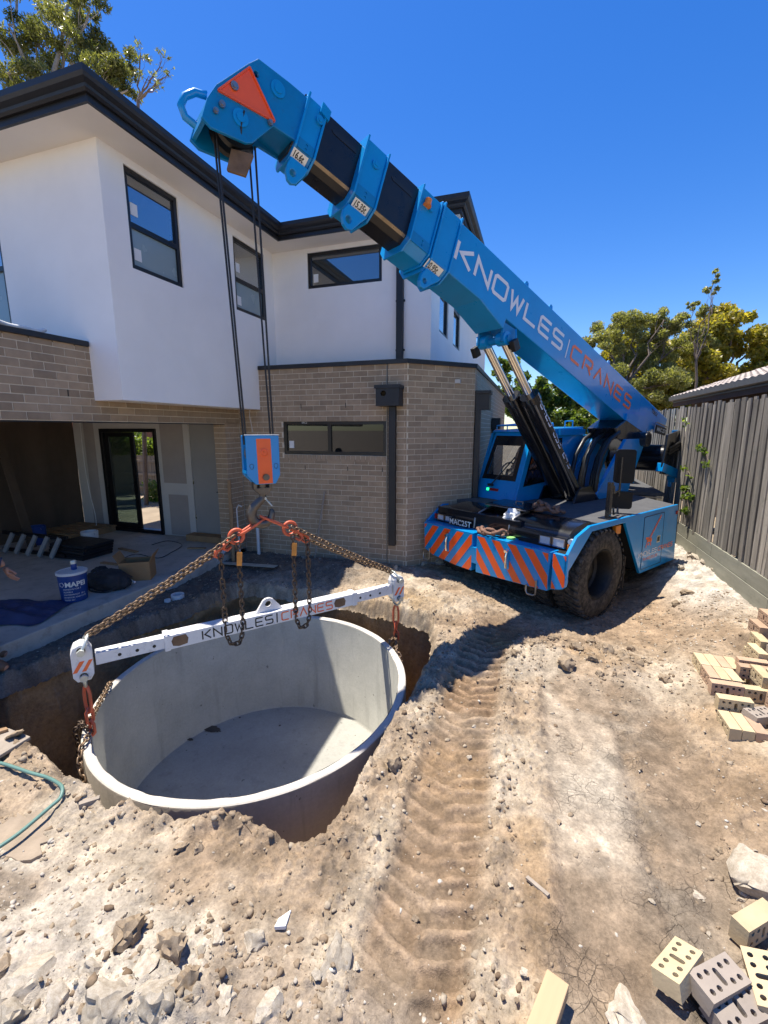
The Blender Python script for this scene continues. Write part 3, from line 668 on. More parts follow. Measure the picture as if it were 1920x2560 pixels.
window('y', YU, WMID, labels=[(-3.74, 4.75, .09, .13)])
for w in WSIDE: window('x', -1.68, w, rail=4.65, lower='glass_clear')
wl_ = window('y', YM, W1, mull=-3.22, clear='glass_dark', labels=[(-3.985, 1.985, .09, .12)])
mb = MB(); text_mesh(mb, '09C2', lambda x, y: (-3.72+x, YM+.019, 2.392+y), .045); obj('chalk_marks', mb, 'paper_white', wl_)
# downpipes and rainheads
mb = MB().box(-2.235, -2.125, YU-.085, YU-.005, 3.34, ZSOF-.005); pipe = obj('downpipe', mb, 'charcoal', house, bevel=.006)
for z in (3.55, 4.3): obj('pipe_bracket', MB().box(-2.255, -2.105, YU-.03, YU-.003, z, z+.03), 'charcoal', pipe)
def rainhead(mapf, w, dp, h, z0, hole=True):
    o1 = rect(-w/2, w/2, 0, h)
    mb = MB().holed(o1, [circ(-.06, h*.6, .042, 16)] if hole else [], lambda x, y, t: mapf(x, t, z0+y), dp-.012, dp)
    for x0, x1 in ((-w/2, -w/2+.012), (w/2-.012, w/2)): mb.prism([(x0, 0), (x1, 0), (x1, h), (x0, h)], lambda x, y, t: mapf(x, t, z0+y), .004, dp-.0121)
    mb.prism(rect(-w/2+.0121, w/2-.0121, 0, .012), lambda x, y, t: mapf(x, t, z0+y), .004, dp-.0121)
    rh = obj('rainhead', mb, 'charcoal', house)
    mb = MB().prism(rect(-w/2-.02, w/2+.02, h-.045, h+.006), lambda x, y, t: mapf(x, t, z0+y), .002, dp+.02); obj('rainhead_collar', mb, 'charcoal', rh, bevel=.004)
    return rh
rainhead(lambda x, t, z: (-2.14+x, YM-t, z), .36, .235, .30, 2.645)
mb = MB().box(-2.165, -2.055, YM-.095, YM-.012, .45, 2.643); obj('downpipe', mb, 'charcoal', house, bevel=.006)
tv = Vector((math.cos(ang45), math.sin(ang45), 0))
rh2 = rainhead(lambda x, t, z: (c1.x+t, c1.y+.20+x, z), .30, .235, .30, 2.62, hole=False)
mb = MB().box(c1.x+.012, c1.x+.10, c1.y+.05, c1.y+.16, .1, 2.62); obj('downpipe', mb, 'charcoal', house, bevel=.006)
mb = MB().box(c1.x+.012, c1.x+.20, c1.y+3.0, c1.y+3.35, 2.3, 2.55); obj('rainhead', mb, 'charcoal', house, bevel=.006)
mb = MB().box(c1.x+.012, c1.x+.09, c1.y+3.12, c1.y+3.22, .1, 2.3); obj('downpipe', mb, 'charcoal', house)
# control joint and weep holes
mb = MB().box(-2.222, -2.209, YM-.0015, YM+.006, -.1, ZCAP-.006); obj('control_joint', mb, 'frame_black', house)
mb = MB()
for x in (-3.72, -2.92, -2.32): mb.box(x, x+.012, YM-.0025, YM+.004, 2.64, 2.715)
for x in (-3.68, -2.90, -2.30): mb.box(x, x+.012, YM-.0025, YM+.004, 1.63, 1.70)
obj('weep_holes', mb, 'frame_black', wall_mid)
mb = MB()
for y in (2.93, 3.70): mb.box(XB-.004, XB+.0025, y, y+.012, 2.655, 2.73)
obj('weep_holes', mb, 'frame_black', wall_band)
# ---- ground-floor room
slab = MB().box(-12, XB+.0, .9, 7.0, -.35, .18); struct(obj('floor_slab', slab, 'concrete_slab', None, bevel=.012))
mb = MB().holed([(-9.3, .18), (XB-.25, .18), (XB-.25, 2.6), (-9.3, 2.6)], [rect(-8.55, -7.08, .181, 2.31)], lambda x, y, t: (x, t, y), 7.002, 7.12); inner = obj('plaster_wall', mb, 'plaster', house)
for q in ((-6.98, -6.42, 1.25, 2.6), (-6.9, -6.42, .2, 1.02), (-9.0, -8.72, .2, 2.6)): obj('joint_patch', MB().box(q[0], q[1], 6.994, 7.001, q[2], q[3]), 'plaster_joint', inner)
mb = MB().box(-6.38, -6.24, 6.95, 7.0015, .182, 2.55); mb.box(-5.42, -5.34, 6.95, 7.0015, .182, 2.55); obj('door_jamb', mb, 'plaster', inner)
mb = MB().box(-6.235, -5.425, 6.965, 6.995, .30, 2.5); dr = obj('interior_door', mb, 'door_grey', house, bevel=.004)
pmat('brass', (.6, .55, .42), .3, metal=.9)
for z in (.55, 1.25): obj('hinge', MB().box(-6.245, -6.215, 6.955, 6.964, z, z+.09), 'brass', dr)
obj('door_handle', MB().tube([(-5.52, 6.96, 1.13), (-5.52, 6.915, 1.13), (-5.66, 6.91, 1.13)], .011), 'frame_black', dr)
obj('timber_step', MB().box(-6.3, -5.3, 6.72, 6.96, .181, .30), 'raw_timber', house, bevel=.005)
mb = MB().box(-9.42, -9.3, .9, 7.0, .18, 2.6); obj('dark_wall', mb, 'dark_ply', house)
mb = MB().box(-12, XB-.12, .9, 7.1, 2.60, 2.66); obj('ceiling', mb, 'ceiling_board', house)
# sliding door: frame, sash, glass, handle
mb = MB().holed(rect(-8.55, -7.08, .181, 2.31), [rect(-8.47, -7.15, .26, 2.24)], lambda x, y, t: (x, t, y), 6.97, 7.11); sd_ = obj('sliding_door', mb, 'frame_black', house, bevel=.004)
mb = MB().holed(rect(-8.46, -7.70, .262, 2.238), [rect(-8.37, -7.80, .36, 2.15)], lambda x, y, t: (x, t, y), 7.02, 7.06); obj('door_sash', mb, 'frame_black', sd_)
obj('pane', MB().box(-8.372, -7.798, 7.037, 7.043, .358, 2.152), 'glass_slider', sd_)
obj('door_handle', MB().tube([(-7.75, 7.02, 1.0), (-7.75, 6.96, 1.03), (-7.75, 6.95, 1.12), (-7.75, 6.96, 1.2), (-7.75, 7.02, 1.23)], .012), 'frame_black', sd_)
# ------------------------------------------------------------------ mobile crane
pmat('crane_blue', (.0, .245, .60), .32, var=.08, scale=3, coat=.45, rvar=.08, spec=.4, dirt=.07, dirtcol=(.03, .10, .17))
pmat('crane_blue_worn', (.0, .185, .45), .4, var=.10, scale=5, coat=.15, spec=.35, dirt=.22, dirtcol=(.05, .06, .06))
pmat('crane_orange', (.85, .10, .008), .35, var=.06, scale=4, coat=.4)
pmat('crane_black', (.010, .010, .012), .22, var=.2, scale=3, coat=.5, rvar=.08)
pmat('boom_black', (.008, .008, .010), .33, var=.25, scale=6, dirt=.12, dirtcol=(.07, .055, .045))
pmat('wear_strip', (.30, .24, .17), .35, metal=.7, var=.3, scale=9)
pmat('deck_grip', (.075, .075, .078), .85, var=.2, scale=6, bump=.5, bscale=220, bdist=.003, dirt=.3, dirtcol=(.14, .13, .12))
pmat('rubber', (.016, .015, .014), .85, var=.2, scale=7, bump=.3, bscale=60, dirt=.75, dirtcol=(.12, .10, .08))
pmat('rim_black', (.008, .0075, .007), .6, var=.2, scale=6, dirt=.4, dirtcol=(.035, .03, .025))
pmat('chrome', (.75, .73, .70), .12, metal=1.0, var=.05, rvar=.05)
pmat('steel', (.33, .31, .29), .38, metal=.9, var=.2, scale=12)
pmat('white_vinyl', (.72, .72, .76), .4, var=.04, scale=4)
pmat('orange_vinyl', (.85, .16, .045), .4, var=.06, scale=4)
pmat('label_white', (.74, .74, .70), .5, var=.06, scale=20)
pmat('print_black', (.012, .012, .012), .5)
pmat('lens_clear', (.55, .57, .60), .12, var=.15, scale=40, spec=.9)
pmat('lens_amber', (.75, .22, .02), .18, var=.1)
pmat('lens_red', (.32, .012, .01), .2, var=.1)
pmat('hose_black', (.012, .012, .012), .38, var=.15, scale=20, rvar=.08)
pmat('dark_void', (.006, .006, .006), .9)
pmat('mirror_shell', (.006, .006, .007), .45, var=.2, scale=4, spec=.25)
pmat('mirror_glass', (.10, .10, .10), .1, metal=.4)
pmat('rust_plate', (.17, .10, .055), .8, var=.35, scale=9, bump=.4, bscale=50)
pmat('mud_flap', (.07, .055, .038), .9, var=.3, scale=6)
_e = bpy.data.materials.new('lamp_green'); _e.use_nodes = True; _b = _e.node_tree.nodes['Principled BSDF']
_b.inputs['Base Color'].default_value = (.02, .5, .12, 1); _b.inputs['Emission Color'].default_value = (.02, 1, .25, 1); _b.inputs['Emission Strength'].default_value = 1.6; MATS['lamp_green'] = _e

CRA = math.radians(55.7); CRP = (.247, 5.545, 0)
crane = thing('mobile_crane', 'blue and orange pick-and-carry mobile crane with long telescopic boom', 'crane', CRP, CRA)
def cpart(name, mb, mat, parent=None, **k): return obj(name, mb, mat, parent or crane, local=True, **k)
UZ = lambda s0: (lambda u, z, t: (u, t, z))          # polygon in (u, z), extruded across s
SZ = lambda x, z, t: (t, x, z)                        # polygon in (s, z), extruded along u
def crw(u, s, z): return Matrix.Translation(Vector(CRP)) @ Matrix.Rotation(CRA, 4, 'Z') @ Vector((u, s, z))

# ---- front bumper with chevrons
bp = [(0, .845), (1.16, .85), (1.16, .655), (1.235, .655), (1.235, .85), (2.26, .845), (2.235, .42), (2.05, .35), (1.55, .30), (1.24, .295), (1.24, .42), (1.16, .42), (1.16, .295), (.02, .35)]
bumper = cpart('front_bumper', MB().prism(bp, SZ, 0.0, .24), 'crane_blue', bevel=.008)
def clip_poly(poly, clip):
    """Sutherland-Hodgman; clip is convex, anticlockwise"""
    out = poly
    for i in range(len(clip)):
        a, b = clip[i], clip[(i+1) % len(clip)]; inp = out; out = []
        if not inp: break
        side = lambda p: (b[0]-a[0])*(p[1]-a[1])-(b[1]-a[1])*(p[0]-a[0])
        for k in range(len(inp)):
            p, q = inp[k-1], inp[k]; sp_, sq = side(p), side(q)
            if (sp_ >= 0) != (sq >= 0):
                t = sp_/(sp_-sq); out.append((p[0]+t*(q[0]-p[0]), p[1]+t*(q[1]-p[1])))
            if sq >= 0: out.append(q)
    return out
def stripes(region, sgn, x0, x1, w, gap, slope, parent, u=-.0025, mapf=None):
    x = x0
    while x < x1:
        q = [(x, -.2), (x+w, -.2), (x+w+sgn*slope*1.4, 1.2), (x+sgn*slope*1.4, 1.2)]
        c = clip_poly(q, region)
        if len(c) > 2:
            area = abs(sum(c[i-1][0]*c[i][1]-c[i][0]*c[i-1][1] for i in range(len(c))))/2
            if area > .0008:
                mf = mapf or (lambda a, b: (u, a, b)); mb = MB().add([mf(a, b) for a, b in c], [tuple(range(len(c)))]); cpart('chevron_stripe', mb, 'crane_orange', parent)
        x += w+gap
# in (s, z) seen from the front s runs to the left, so the pattern is mirrored here
stripes([(.015, .36), (1.15, .302), (1.15, .825), (.03, .825)], 1, -1.6, 2.2, .135, .125, .78, bumper)
stripes([(1.245, .30), (1.55, .305), (2.04, .356), (2.225, .425), (2.24, .825), (1.245, .825)], -1, .9, 4.2, .135, .125, .78, bumper)
# wing on the near side
wing = cpart('bumper_wing', MB().prism([(-.03, .845), (-.212, .845), (-.212, .50), (-.205, .46), (-.18, .43), (-.14, .415), (-.03, .39)][::-1], SZ, .0, .06), 'crane_blue', bevel=.006)
stripes([(-.205, .47), (-.17, .43), (-.035, .40), (-.035, .84), (-.205, .84)], 1, -1.6, 1.2, .115, .11, .62, wing)
for s in (.62, 1.72):
    mb = MB().tube([(-.03, s, .71), (-.045, s, .66), (-.05, s-.005, .58), (-.035, s-.005, .50)], .017, 10); h = cpart('tow_pin', mb, 'chrome', bumper, smooth=60)
    cpart('pin_plate', MB().box(-.008, -.001, s-.03, s+.03, .48, .73), 'crane_blue', h)
    cpart('pin_head', MB().cyl((-.05, s, .72), (-.01, s, .74), .028, 12), 'chrome', h)
for s in (.16, 2.1):
    cpart('towing_eye', MB().tube([(-.02, s, .45), (-.02, s, .27), (-.03, s+.03, .25), (-.03, s+.11, .25), (-.02, s+.14, .28), (-.02, s+.14, .36)], .012, 8), 'steel', bumper, smooth=60)
# ---- near side skin (fender arch and storage box)
sp_ = [(.0, .545), (-.0, .86), (.17, 1.05), (.45, 1.148), (3.06, 1.15), (3.155, .245), (1.95, .25), (1.345, 1.078), (.50, 1.072), (.03, .65)]
fender = cpart('side_panel', MB().prism(sp_, UZ(0), -.225, -.185), 'crane_blue', bevel=.005)
cpart('storage_box', MB().prism([(1.40, 1.07), (3.05, 1.07), (3.14, .27), (1.97, .27)], UZ(0), -.184, .40), 'crane_black')
door = cpart('locker_door', MB().prism([(1.955, .305), (2.62, .30), (2.565, 1.085), (1.915, 1.08)], UZ(0), -.2285, -.226), 'crane_blue', fender)
mb = MB()
for a, b in (((1.955, .305), (2.62, .30)), ((2.62, .30), (2.565, 1.085)), ((2.565, 1.085), (1.915, 1.08)), ((1.915, 1.08), (1.955, .305))):
    mb.obox((a[0], -.2292, a[1]), (b[0], -.2292, b[1]), .008, .002, up=(0, 1, 0))
cpart('door_gap', mb, 'print_black', door)
latch = cpart('door_latch', MB().holed(rect(2.39, 2.50, .64, .745), [rect(2.408, 2.482, .658, .727)], UZ(0), -.2325, -.2287), 'chrome', door)
cpart('latch_recess', MB().box(2.408, 2.482, -.2295, -.2288, .658, .727), 'print_black', latch)
sidetext = lambda x, y: (x, -.2315, y)
mb = MB(); xe = strokes(mb, 'KNOWLES|', sidetext, 1.835, .505, .068, .062, .086, .011); cpart('lettering', mb, 'white_vinyl', fender, flip_fix=False)
mb = MB(); strokes(mb, 'CRANES', sidetext, xe, .505, .068, .062, .086, .011)
cpart('lettering', mb, 'orange_vinyl', fender, flip_fix=False)
mb = MB(); text_mesh(mb, 'PH: 0425 053 243', lambda x, y: (1.99+x, -.2315, .425+y), .066); cpart('lettering', mb, 'orange_vinyl', fender, flip_fix=False)
# little crane picture: boom, legs and cab as flat strokes
mb = MB()
for a, b, w in (((2.13, .72), (2.46, 1.04), .022), ((2.10, .735), (2.42, 1.03), .008), ((2.04, .62), (2.09, .74), .02), ((2.20, .63), (2.17, .74), .02), ((2.06, .72), (2.22, .715), .05), ((2.02, .76), (2.12, .75), .03), ((2.10, .66), (2.14, .66), .03), ((2.43, 1.02), (2.46, 1.05), .03)):
    mb.obox((a[0], -.2312, a[1]), (b[0], -.2312, b[1]), w, .001, up=(0, 1, 0))
cpart('crane_emblem', mb, 'orange_vinyl', fender)
cpart('side_lamp', MB().box(1.16, 1.30, -.20, -.15, .93, 1.05), 'lens_amber', fender, bevel=.01)
cpart('rear_reflector', MB().cyl((3.02, -.24, 1.03), (3.02, -.226, 1.03), .03, 12), 'lens_red', fender)
# ---- deck and rear frame
deck = cpart('deck', MB().prism([(.74, -.184), (3.06, -.19), (3.35, .25), (3.6, .6), (3.6, 2.30), (.74, 2.33)], lambda x, y, t: (x, y, t), 1.085, 1.142), 'deck_grip', bevel=.006)
cpart('chassis', MB().box(.25, 3.5, .62, 2.2, .42, 1.08), 'crane_black')
cpart('far_side_panel', MB().prism([(.1, .5), (.1, .84), (.45, 1.084), (3.1, 1.084), (3.15, .3), (2.0, .3), (1.4, .95), (.5, .95)], UZ(0), 2.29, 2.33), 'crane_blue')
# rear carrier beyond the articulation joint
RJ = Matrix.Translation((3.55, 1.15, 0)) @ Matrix.Rotation(math.radians(34.3), 4, 'Z') @ Matrix.Translation((-3.55, -1.15, 0))
rear = cpart('rear_carrier', MB().box(4.1, 6.9, .20, 2.1, .55, 1.06, RJ), 'crane_black', bevel=.02)
cpart('rear_deck', MB().box(3.95, 6.9, .10, 2.2, 1.061, 1.12, RJ), 'deck_grip', rear)
mb = MB()
for k in range(5): mb.box(3.92, 3.96, .15, 1.4, .62+k*.1, .65+k*.1, RJ)
cpart('joint_steps', mb, 'steel', rear)
# ---- hood: curved black cowls left and right of the open bay
hp_ = [(.235, .846), (.225, .93), (.25, 1.0), (.31, 1.06), (.42, 1.11), (.58, 1.135), (.745, 1.143), (.745, 1.08), (.30, .846)]
def cowl(name, s0, s1, rs0, rs1):
    """front profile swept across s, dropping away at rounded ends"""
    mb = MB(); n = 9; ss = []
    for k in range(n+1):
        t = k/n; ss.append(s0+(s1-s0)*t)
    for k, s in enumerate(ss):
        e = 0
        if rs0 and s-s0 < rs0: e = (1-(s-s0)/rs0)**2
        if rs1 and s1-s < rs1: e = (1-(s1-s)/rs1)**2
        for (u, z) in hp_[:7]: mb.v.append((u+e*.10*(1 if u < .5 else 0), s, .846+(z-.846)*(1-.45*e)))
    for k in range(n):
        for i in range(6): mb.f.append((k*7+i, k*7+i+1, (k+1)*7+i+1, (k+1)*7+i))
    mb.f.append(tuple(range(7))); mb.f.append(tuple(n*7+i for i in reversed(range(7))))
    return cpart(name, mb, 'crane_black', smooth=45)
cowl_l = cowl('cowl', 1.43, 2.31, 0, .35); cowl_r = cowl('cowl', -.17, .80, .12, 0)
mb = MB().prism([(.80, .846), (1.43, .846), (1.43, 1.15), (.80, 1.15)], SZ, .72, .735); mb.box(.28, .72, .80, 1.43, .78, .80); bay = cpart('engine_bay', mb, 'dark_void')
cpart('bay_rim', MB().tube([(.24, 1.425, .86), (.25, 1.422, 1.0), (.34, 1.42, 1.085), (.5, 1.415, 1.13), (.7, 1.41, 1.15)], .016, 8), 'steel', bay, smooth=60)
cpart('bay_rim', MB().tube([(.24, .805, .86), (.25, .808, 1.0), (.34, .81, 1.085), (.5, .812, 1.13), (.7, .815, 1.15)], .013, 8), 'steel', bay, smooth=60)
mb = MB()
for k in range(9): mb.tube([(.62+.055*math.cos(t), 1.10+k*.024, .99+.055*math.sin(t)) for t in np.linspace(0, 6.283, 15)[:-1]], .010, 6, closed=True)
cpart('air_hose', mb, 'hose_black', bay, smooth=60)
cpart('filler_cap', MB().cyl((.5, 1.27, .90), (.5, 1.27, .99), .03, 12).cyl((.5, 1.27, .99), (.5, 1.27, 1.02), .045, 12).box(.47, .53, 1.25, 1.29, .84, .9), 'chrome', bay, smooth=40)
cpart('engine_block', MB().box(.46, .70, .88, 1.05, .80, .95).cyl((.55, 1.0, .9), (.55, 1.2, .9), .05, 14), 'steel', bay, bevel=.01)
lid = cpart('hood_lid', MB().prism([(.50, 1.185), (.52, 1.205), (.95, 1.225), (1.10, 1.20), (1.10, 1.185)], UZ(0), .72, 1.46), 'crane_black', bevel=.006)
cpart('lid_handle', MB().tube([(.80, 1.12, 1.22), (.80, 1.12, 1.25), (.80, 1.0, 1.25), (.80, 1.0, 1.22)], .009), 'steel', lid)
cpart('lid_edge', MB().tube([(.495, .73, 1.188), (.495, 1.45, 1.188)], .008), 'steel', lid)
# headlamps
def headlamp(s0, s1, u, z0, z1, ind):
    hl = cpart('headlight', MB().box(u, u+.12, min(s0, s1), max(s0, s1), z0, z1), 'crane_black', bevel=.008); w = (s1-s0)/2
    for k in range(2):
        a, b = s0+w*k+.012*np.sign(w), s0+w*(k+1)-.012*np.sign(w); a, b = min(a, b), max(a, b)
        cpart('lamp_bezel', MB().holed(rect(a, b, z0+.012, z1-.012), [rect(a+.012, b-.012, z0+.024, z1-.024)], SZ, u-.012, u-.001), 'chrome', hl)
        cpart('lamp_lens', MB().prism(rect(a+.013, b-.013, z0+.025, z1-.025), SZ, u-.009, u-.0015), 'lens_clear', hl)
    if ind is not None:
        cpart('indicator', MB().prism(rect(min(ind), max(ind), z0+.002, z0+.07), SZ, u-.008, u+.03), 'lens_amber', hl, bevel=.006)
        cpart('park_light', MB().cyl((u-.01, sum(ind)/2, z0+.11), (u+.03, sum(ind)/2, z0+.11), .035, 14), 'lens_clear', hl)
headlamp(.30, -.075, .19, .862, 1.0, (-.095, -.175))
headlamp(2.16, 1.83, .20, .87, .985, None)
cpart('marker_lamp', MB().box(.22, .27, 2.2, 2.25, .88, .96), 'lens_red', cowl_l, bevel=.006)
pl = cpart('number_plate', MB().box(.155, .162, 1.475, 1.86, .858, .968), 'print_black', bevel=.003)
mb = MB(); text_mesh(mb, 'MAC25T', lambda x, y: (.1535, 1.852-x, .875+y), .118, bold=.002)
cpart('plate_number', mb, 'label_white', pl, flip_fix=False)
mb = MB(); text_mesh(mb, 'VIC', lambda x, y: (.1535, 1.69-x, .948+y*.9), .022); cpart('plate_number', mb, 'label_white', pl, flip_fix=False)
cpart('filler_lid', MB().cyl((.16, .70, .85), (.16, .70, .872), .06, 20), 'lamp_green' if False else pmat('cap_green', (.25, .55, .16), .5), bumper)
# ---- wheels
def wheel(u, s0, s1, r=.6, z=.47, n=64, M=None):
    mid = (s0+s1)/2; hw = abs(s1-s0)/2; sg = -1
    prof = [(r*.54, -hw*.82), (r*.60, -hw*.97), (r*.75, -hw*1.0), (r*.90, -hw*.93), (r*.955, -hw*.80), (r*.965, -hw*.4), (r*.968, 0), (r*.965, hw*.4), (r*.955, hw*.80), (r*.90, hw*.93), (r*.75, hw), (r*.60, hw*.97), (r*.54, hw*.82)]
    w = cpart('wheel', MB().lathe(prof, lambda x, y, t: (u+x, mid+t, z+y), n), 'rubber', smooth=40)
    mb = MB()
    for k in range(34):
        for side in (-1, 1):
            a = 2*math.pi*(k+(.5 if side > 0 else 0))/34; da = .048; row = []
            for (f, aa) in ((.06, .06), (.55, .0), (.80, -.02), (.99, -.03)):
                row.append((f, aa))
            vs = []
            for (f, sh) in row:
                for dd in (-da, da):
                    for rr in (.955, 1.0):
                        rad = r*rr-(0 if f < .9 else r*.035); ang = a+sh*side*0+dd+ (f-.5)*.16
                        vs.append((u+rad*math.cos(ang), mid+side*hw*f, z+rad*math.sin(ang)))
            fs = []
            for i in range(3):
                b = i*4; c = b+4
                fs += [(b+1, b+3, c+3, c+1), (b, c, c+2, b+2), (b, b+1, c+1, c), (b+2, c+2, c+3, b+3)]
            fs += [(0, 2, 3, 1), (12, 13, 15, 14)]
            # shoulder down the sidewall
            mb.add(vs, fs)
    cpart('tread_lug', mb, 'rubber', w)
    rp = [(r*.56, -hw*.86), (r*.535, -hw*.9), (r*.51, -hw*.78), (r*.49, -hw*.70), (r*.485, hw*.25), (r*.44, hw*.4), (.0, hw*.4)]
    cpart('rim', MB().lathe(rp, lambda x, y, t: (u+x, mid+t, z+y), 40), 'rim_black', w, smooth=40)
    cpart('hub', MB().cyl((u, mid+hw*.1, z), (u, mid+hw*.45, z), r*.2, 20), 'rim_black', w)
    if M is not None:
        for q in [w]+list(w.children): q.data.transform(M)
    return w
for s0, s1 in ((-.255, .10), (.20, .55), (1.75, 2.1)): wheel(.79, s0, s1)
for s0, s1 in ((.2, .6), (1.7, 2.1)): wheel(5.6, s0, s1, r=.56, z=.50, n=40, M=RJ)
cpart('mud_flap', MB().prism([(1.55, .10), (1.95, .10), (2.0, .14), (1.93, .5), (1.55, .5)], UZ(0), .1, .13).box(1.60, 1.615, -.16, .5, .08, .55), 'mud_flap')
cpart('wheel_arch', MB().prism([(.05, .72), (.5, 1.065), (1.40, 1.065), (1.93, .3), (1.97, .3), (1.42, 1.08), (.48, 1.08), (.03, .73)], UZ(0), -.183, .6), 'dark_void')
# ---- cab
cab_side = [(1.22, 1.143), (1.60, 2.235), (3.10, 2.30), (3.10, 1.143)]
sw = [(1.43, 1.40), (1.68, 2.10), (2.42, 2.13), (2.42, 1.47)]
cab = cpart('cab', MB().holed(cab_side, [sw], UZ(0), 1.45, 1.49), 'crane_blue', bevel=.006)
fy = lambda z: 1.22+(z-1.143)*(.38/1.092)
mb = MB().holed([(1.491, 1.143), (2.33, 1.143), (2.20, 2.235), (1.491, 2.235)], [[(1.56, 1.48), (2.22, 1.48), (2.15, 2.17), (1.56, 2.17)]], lambda x, z, t: (fy(z)+t, x, z), 0, .04)
cpart('cab_front', mb, 'crane_blue', cab)
mb = MB().holed([(1.545, 1.465), (2.235, 1.465), (2.165, 2.19), (1.545, 2.19)], [[(1.62, 1.545), (2.16, 1.545), (2.10, 2.03), (1.62, 2.03)]], lambda x, z, t: (fy(z)+t, x, z), -.008, -.001); cpart('windscreen_surround', mb, 'crane_black', cab)
cpart('windscreen', MB().add([(fy(1.545)+.012, 1.62, 1.545), (fy(1.545)+.012, 2.16, 1.545), (fy(2.03)+.012, 2.10, 2.03), (fy(2.03)+.012, 1.62, 2.03)], [(0, 1, 2, 3)]), 'glass_clear', cab)
cpart('cab_roof', MB().prism([(1.60, 2.236), (1.57, 2.26), (1.62, 2.285), (3.10, 2.345), (3.10, 2.301)], UZ(0), 1.45, 2.25), 'crane_blue', cab)
cpart('cab_back', MB().box(3.06, 3.099, 1.491, 2.30, 1.143, 2.30), 'crane_blue', cab)
cpart('cab_far_side', MB().holed(cab_side, [[(1.50, 1.45), (1.72, 2.10), (2.6, 2.13), (2.6, 1.45)]], UZ(0), 2.26, 2.30), 'crane_blue', cab)
# steel mesh over the near window
mb = MB(); reg = sw
for k in range(-16, 26):
    for sg in (1, -1):
        q = [(1.0+k*.095, 1.2), (1.006+k*.095, 1.2), (1.006+k*.095+sg*1.1, 2.3), (1.0+k*.095+sg*1.1, 2.3)]; c = clip_poly(q, [(1.43, 1.40), (2.42, 1.47), (2.42, 2.13), (1.68, 2.10)])
        if len(c) > 2: mb.prism(c, UZ(0), 1.462, 1.468)
cpart('window_mesh', mb, 'print_black', cab)
cpart('window_seal', MB().holed([(1.41, 1.38), (2.44, 1.45), (2.44, 2.155), (1.665, 2.125)], [[(1.445, 1.415), (2.405, 1.485), (2.405, 2.115), (1.69, 2.09)]], UZ(0), 1.442, 1.449), 'crane_black', cab)
cpart('wiper', MB().tube([(1.24, 1.97, 1.38), (1.26, 1.94, 1.42), (1.45, 1.66, 1.85)], .011, 6).box(1.19, 1.25, 1.92, 2.0, 1.36, 1.40), 'print_black', cab)
cpart('marker_lamp', MB().box(1.26, 1.285, 1.83, 2.02, 1.275, 1.32), 'lens_red', cab, bevel=.005)
cpart('marker_lamp', MB().box(1.258, 1.28, 2.03, 2.075, 1.275, 1.315), 'lamp_green', cab, bevel=.004)
cpart('corner_lamp', MB().box(1.20, 1.26, 2.275, 2.33, 1.24, 1.30), 'lens_amber', cab, bevel=.005)
mb = MB().tube([(1.62, 2.2, 2.36), (1.62, 1.55, 2.36)], .012); mb.tube([(1.62, 2.2, 2.36), (2.3, 2.2, 2.40)], .012); mb.tube([(2.3, 2.2, 2.40), (2.3, 1.55, 2.40)], .012)
for s in (1.55, 1.75, 1.98, 2.2): mb.tube([(1.62, s, 2.29), (1.62, s, 2.36)], .01); mb.tube([(2.3, s, 2.31), (2.3, s, 2.40)], .01)
cpart('roof_rail', mb, 'crane_blue', cab, smooth=60)
cpart('steering_wheel', MB().tube([(1.66+.06*math.sin(t), 1.95+.13*math.cos(t), 1.62+.11*math.sin(t)) for t in np.linspace(0, 6.283, 25)[:-1]], .013, 8, closed=True).tube([(1.66, 1.95, 1.62), (1.58, 1.95, 1.40)], .025), 'print_black', cab, smooth=60)
cpart('seat', MB().box(1.95, 2.42, 1.58, 2.03, 1.30, 1.48).box(2.30, 2.44, 1.58, 2.03, 1.481, 2.05), 'print_black', cab, bevel=.03)
cpart('cab_lining', MB().box(1.5, 3.05, 1.495, 2.25, 1.145, 1.16).box(3.0, 3.05, 1.5, 2.25, 1.16, 2.2), 'dark_void', cab)
cpart('tank_box', MB().box(3.101, 3.85, 1.45, 2.2, 1.143, 2.20), 'crane_blue', bevel=.012)
cpart('cabinet', MB().box(2.3, 3.1, 1.40, 1.448, 2.20, 2.30), 'crane_blue')
cpart('lift_handle', MB().tube([(2.75, 1.6, 2.33), (2.75, 1.6, 2.44), (3.0, 1.6, 2.45), (3.0, 1.6, 2.33)], .012), 'crane_blue')
cpart('filler_cap', MB().cyl((3.3, 1.6, 2.2), (3.3, 1.6, 2.29), .07, 16), 'rust_plate')
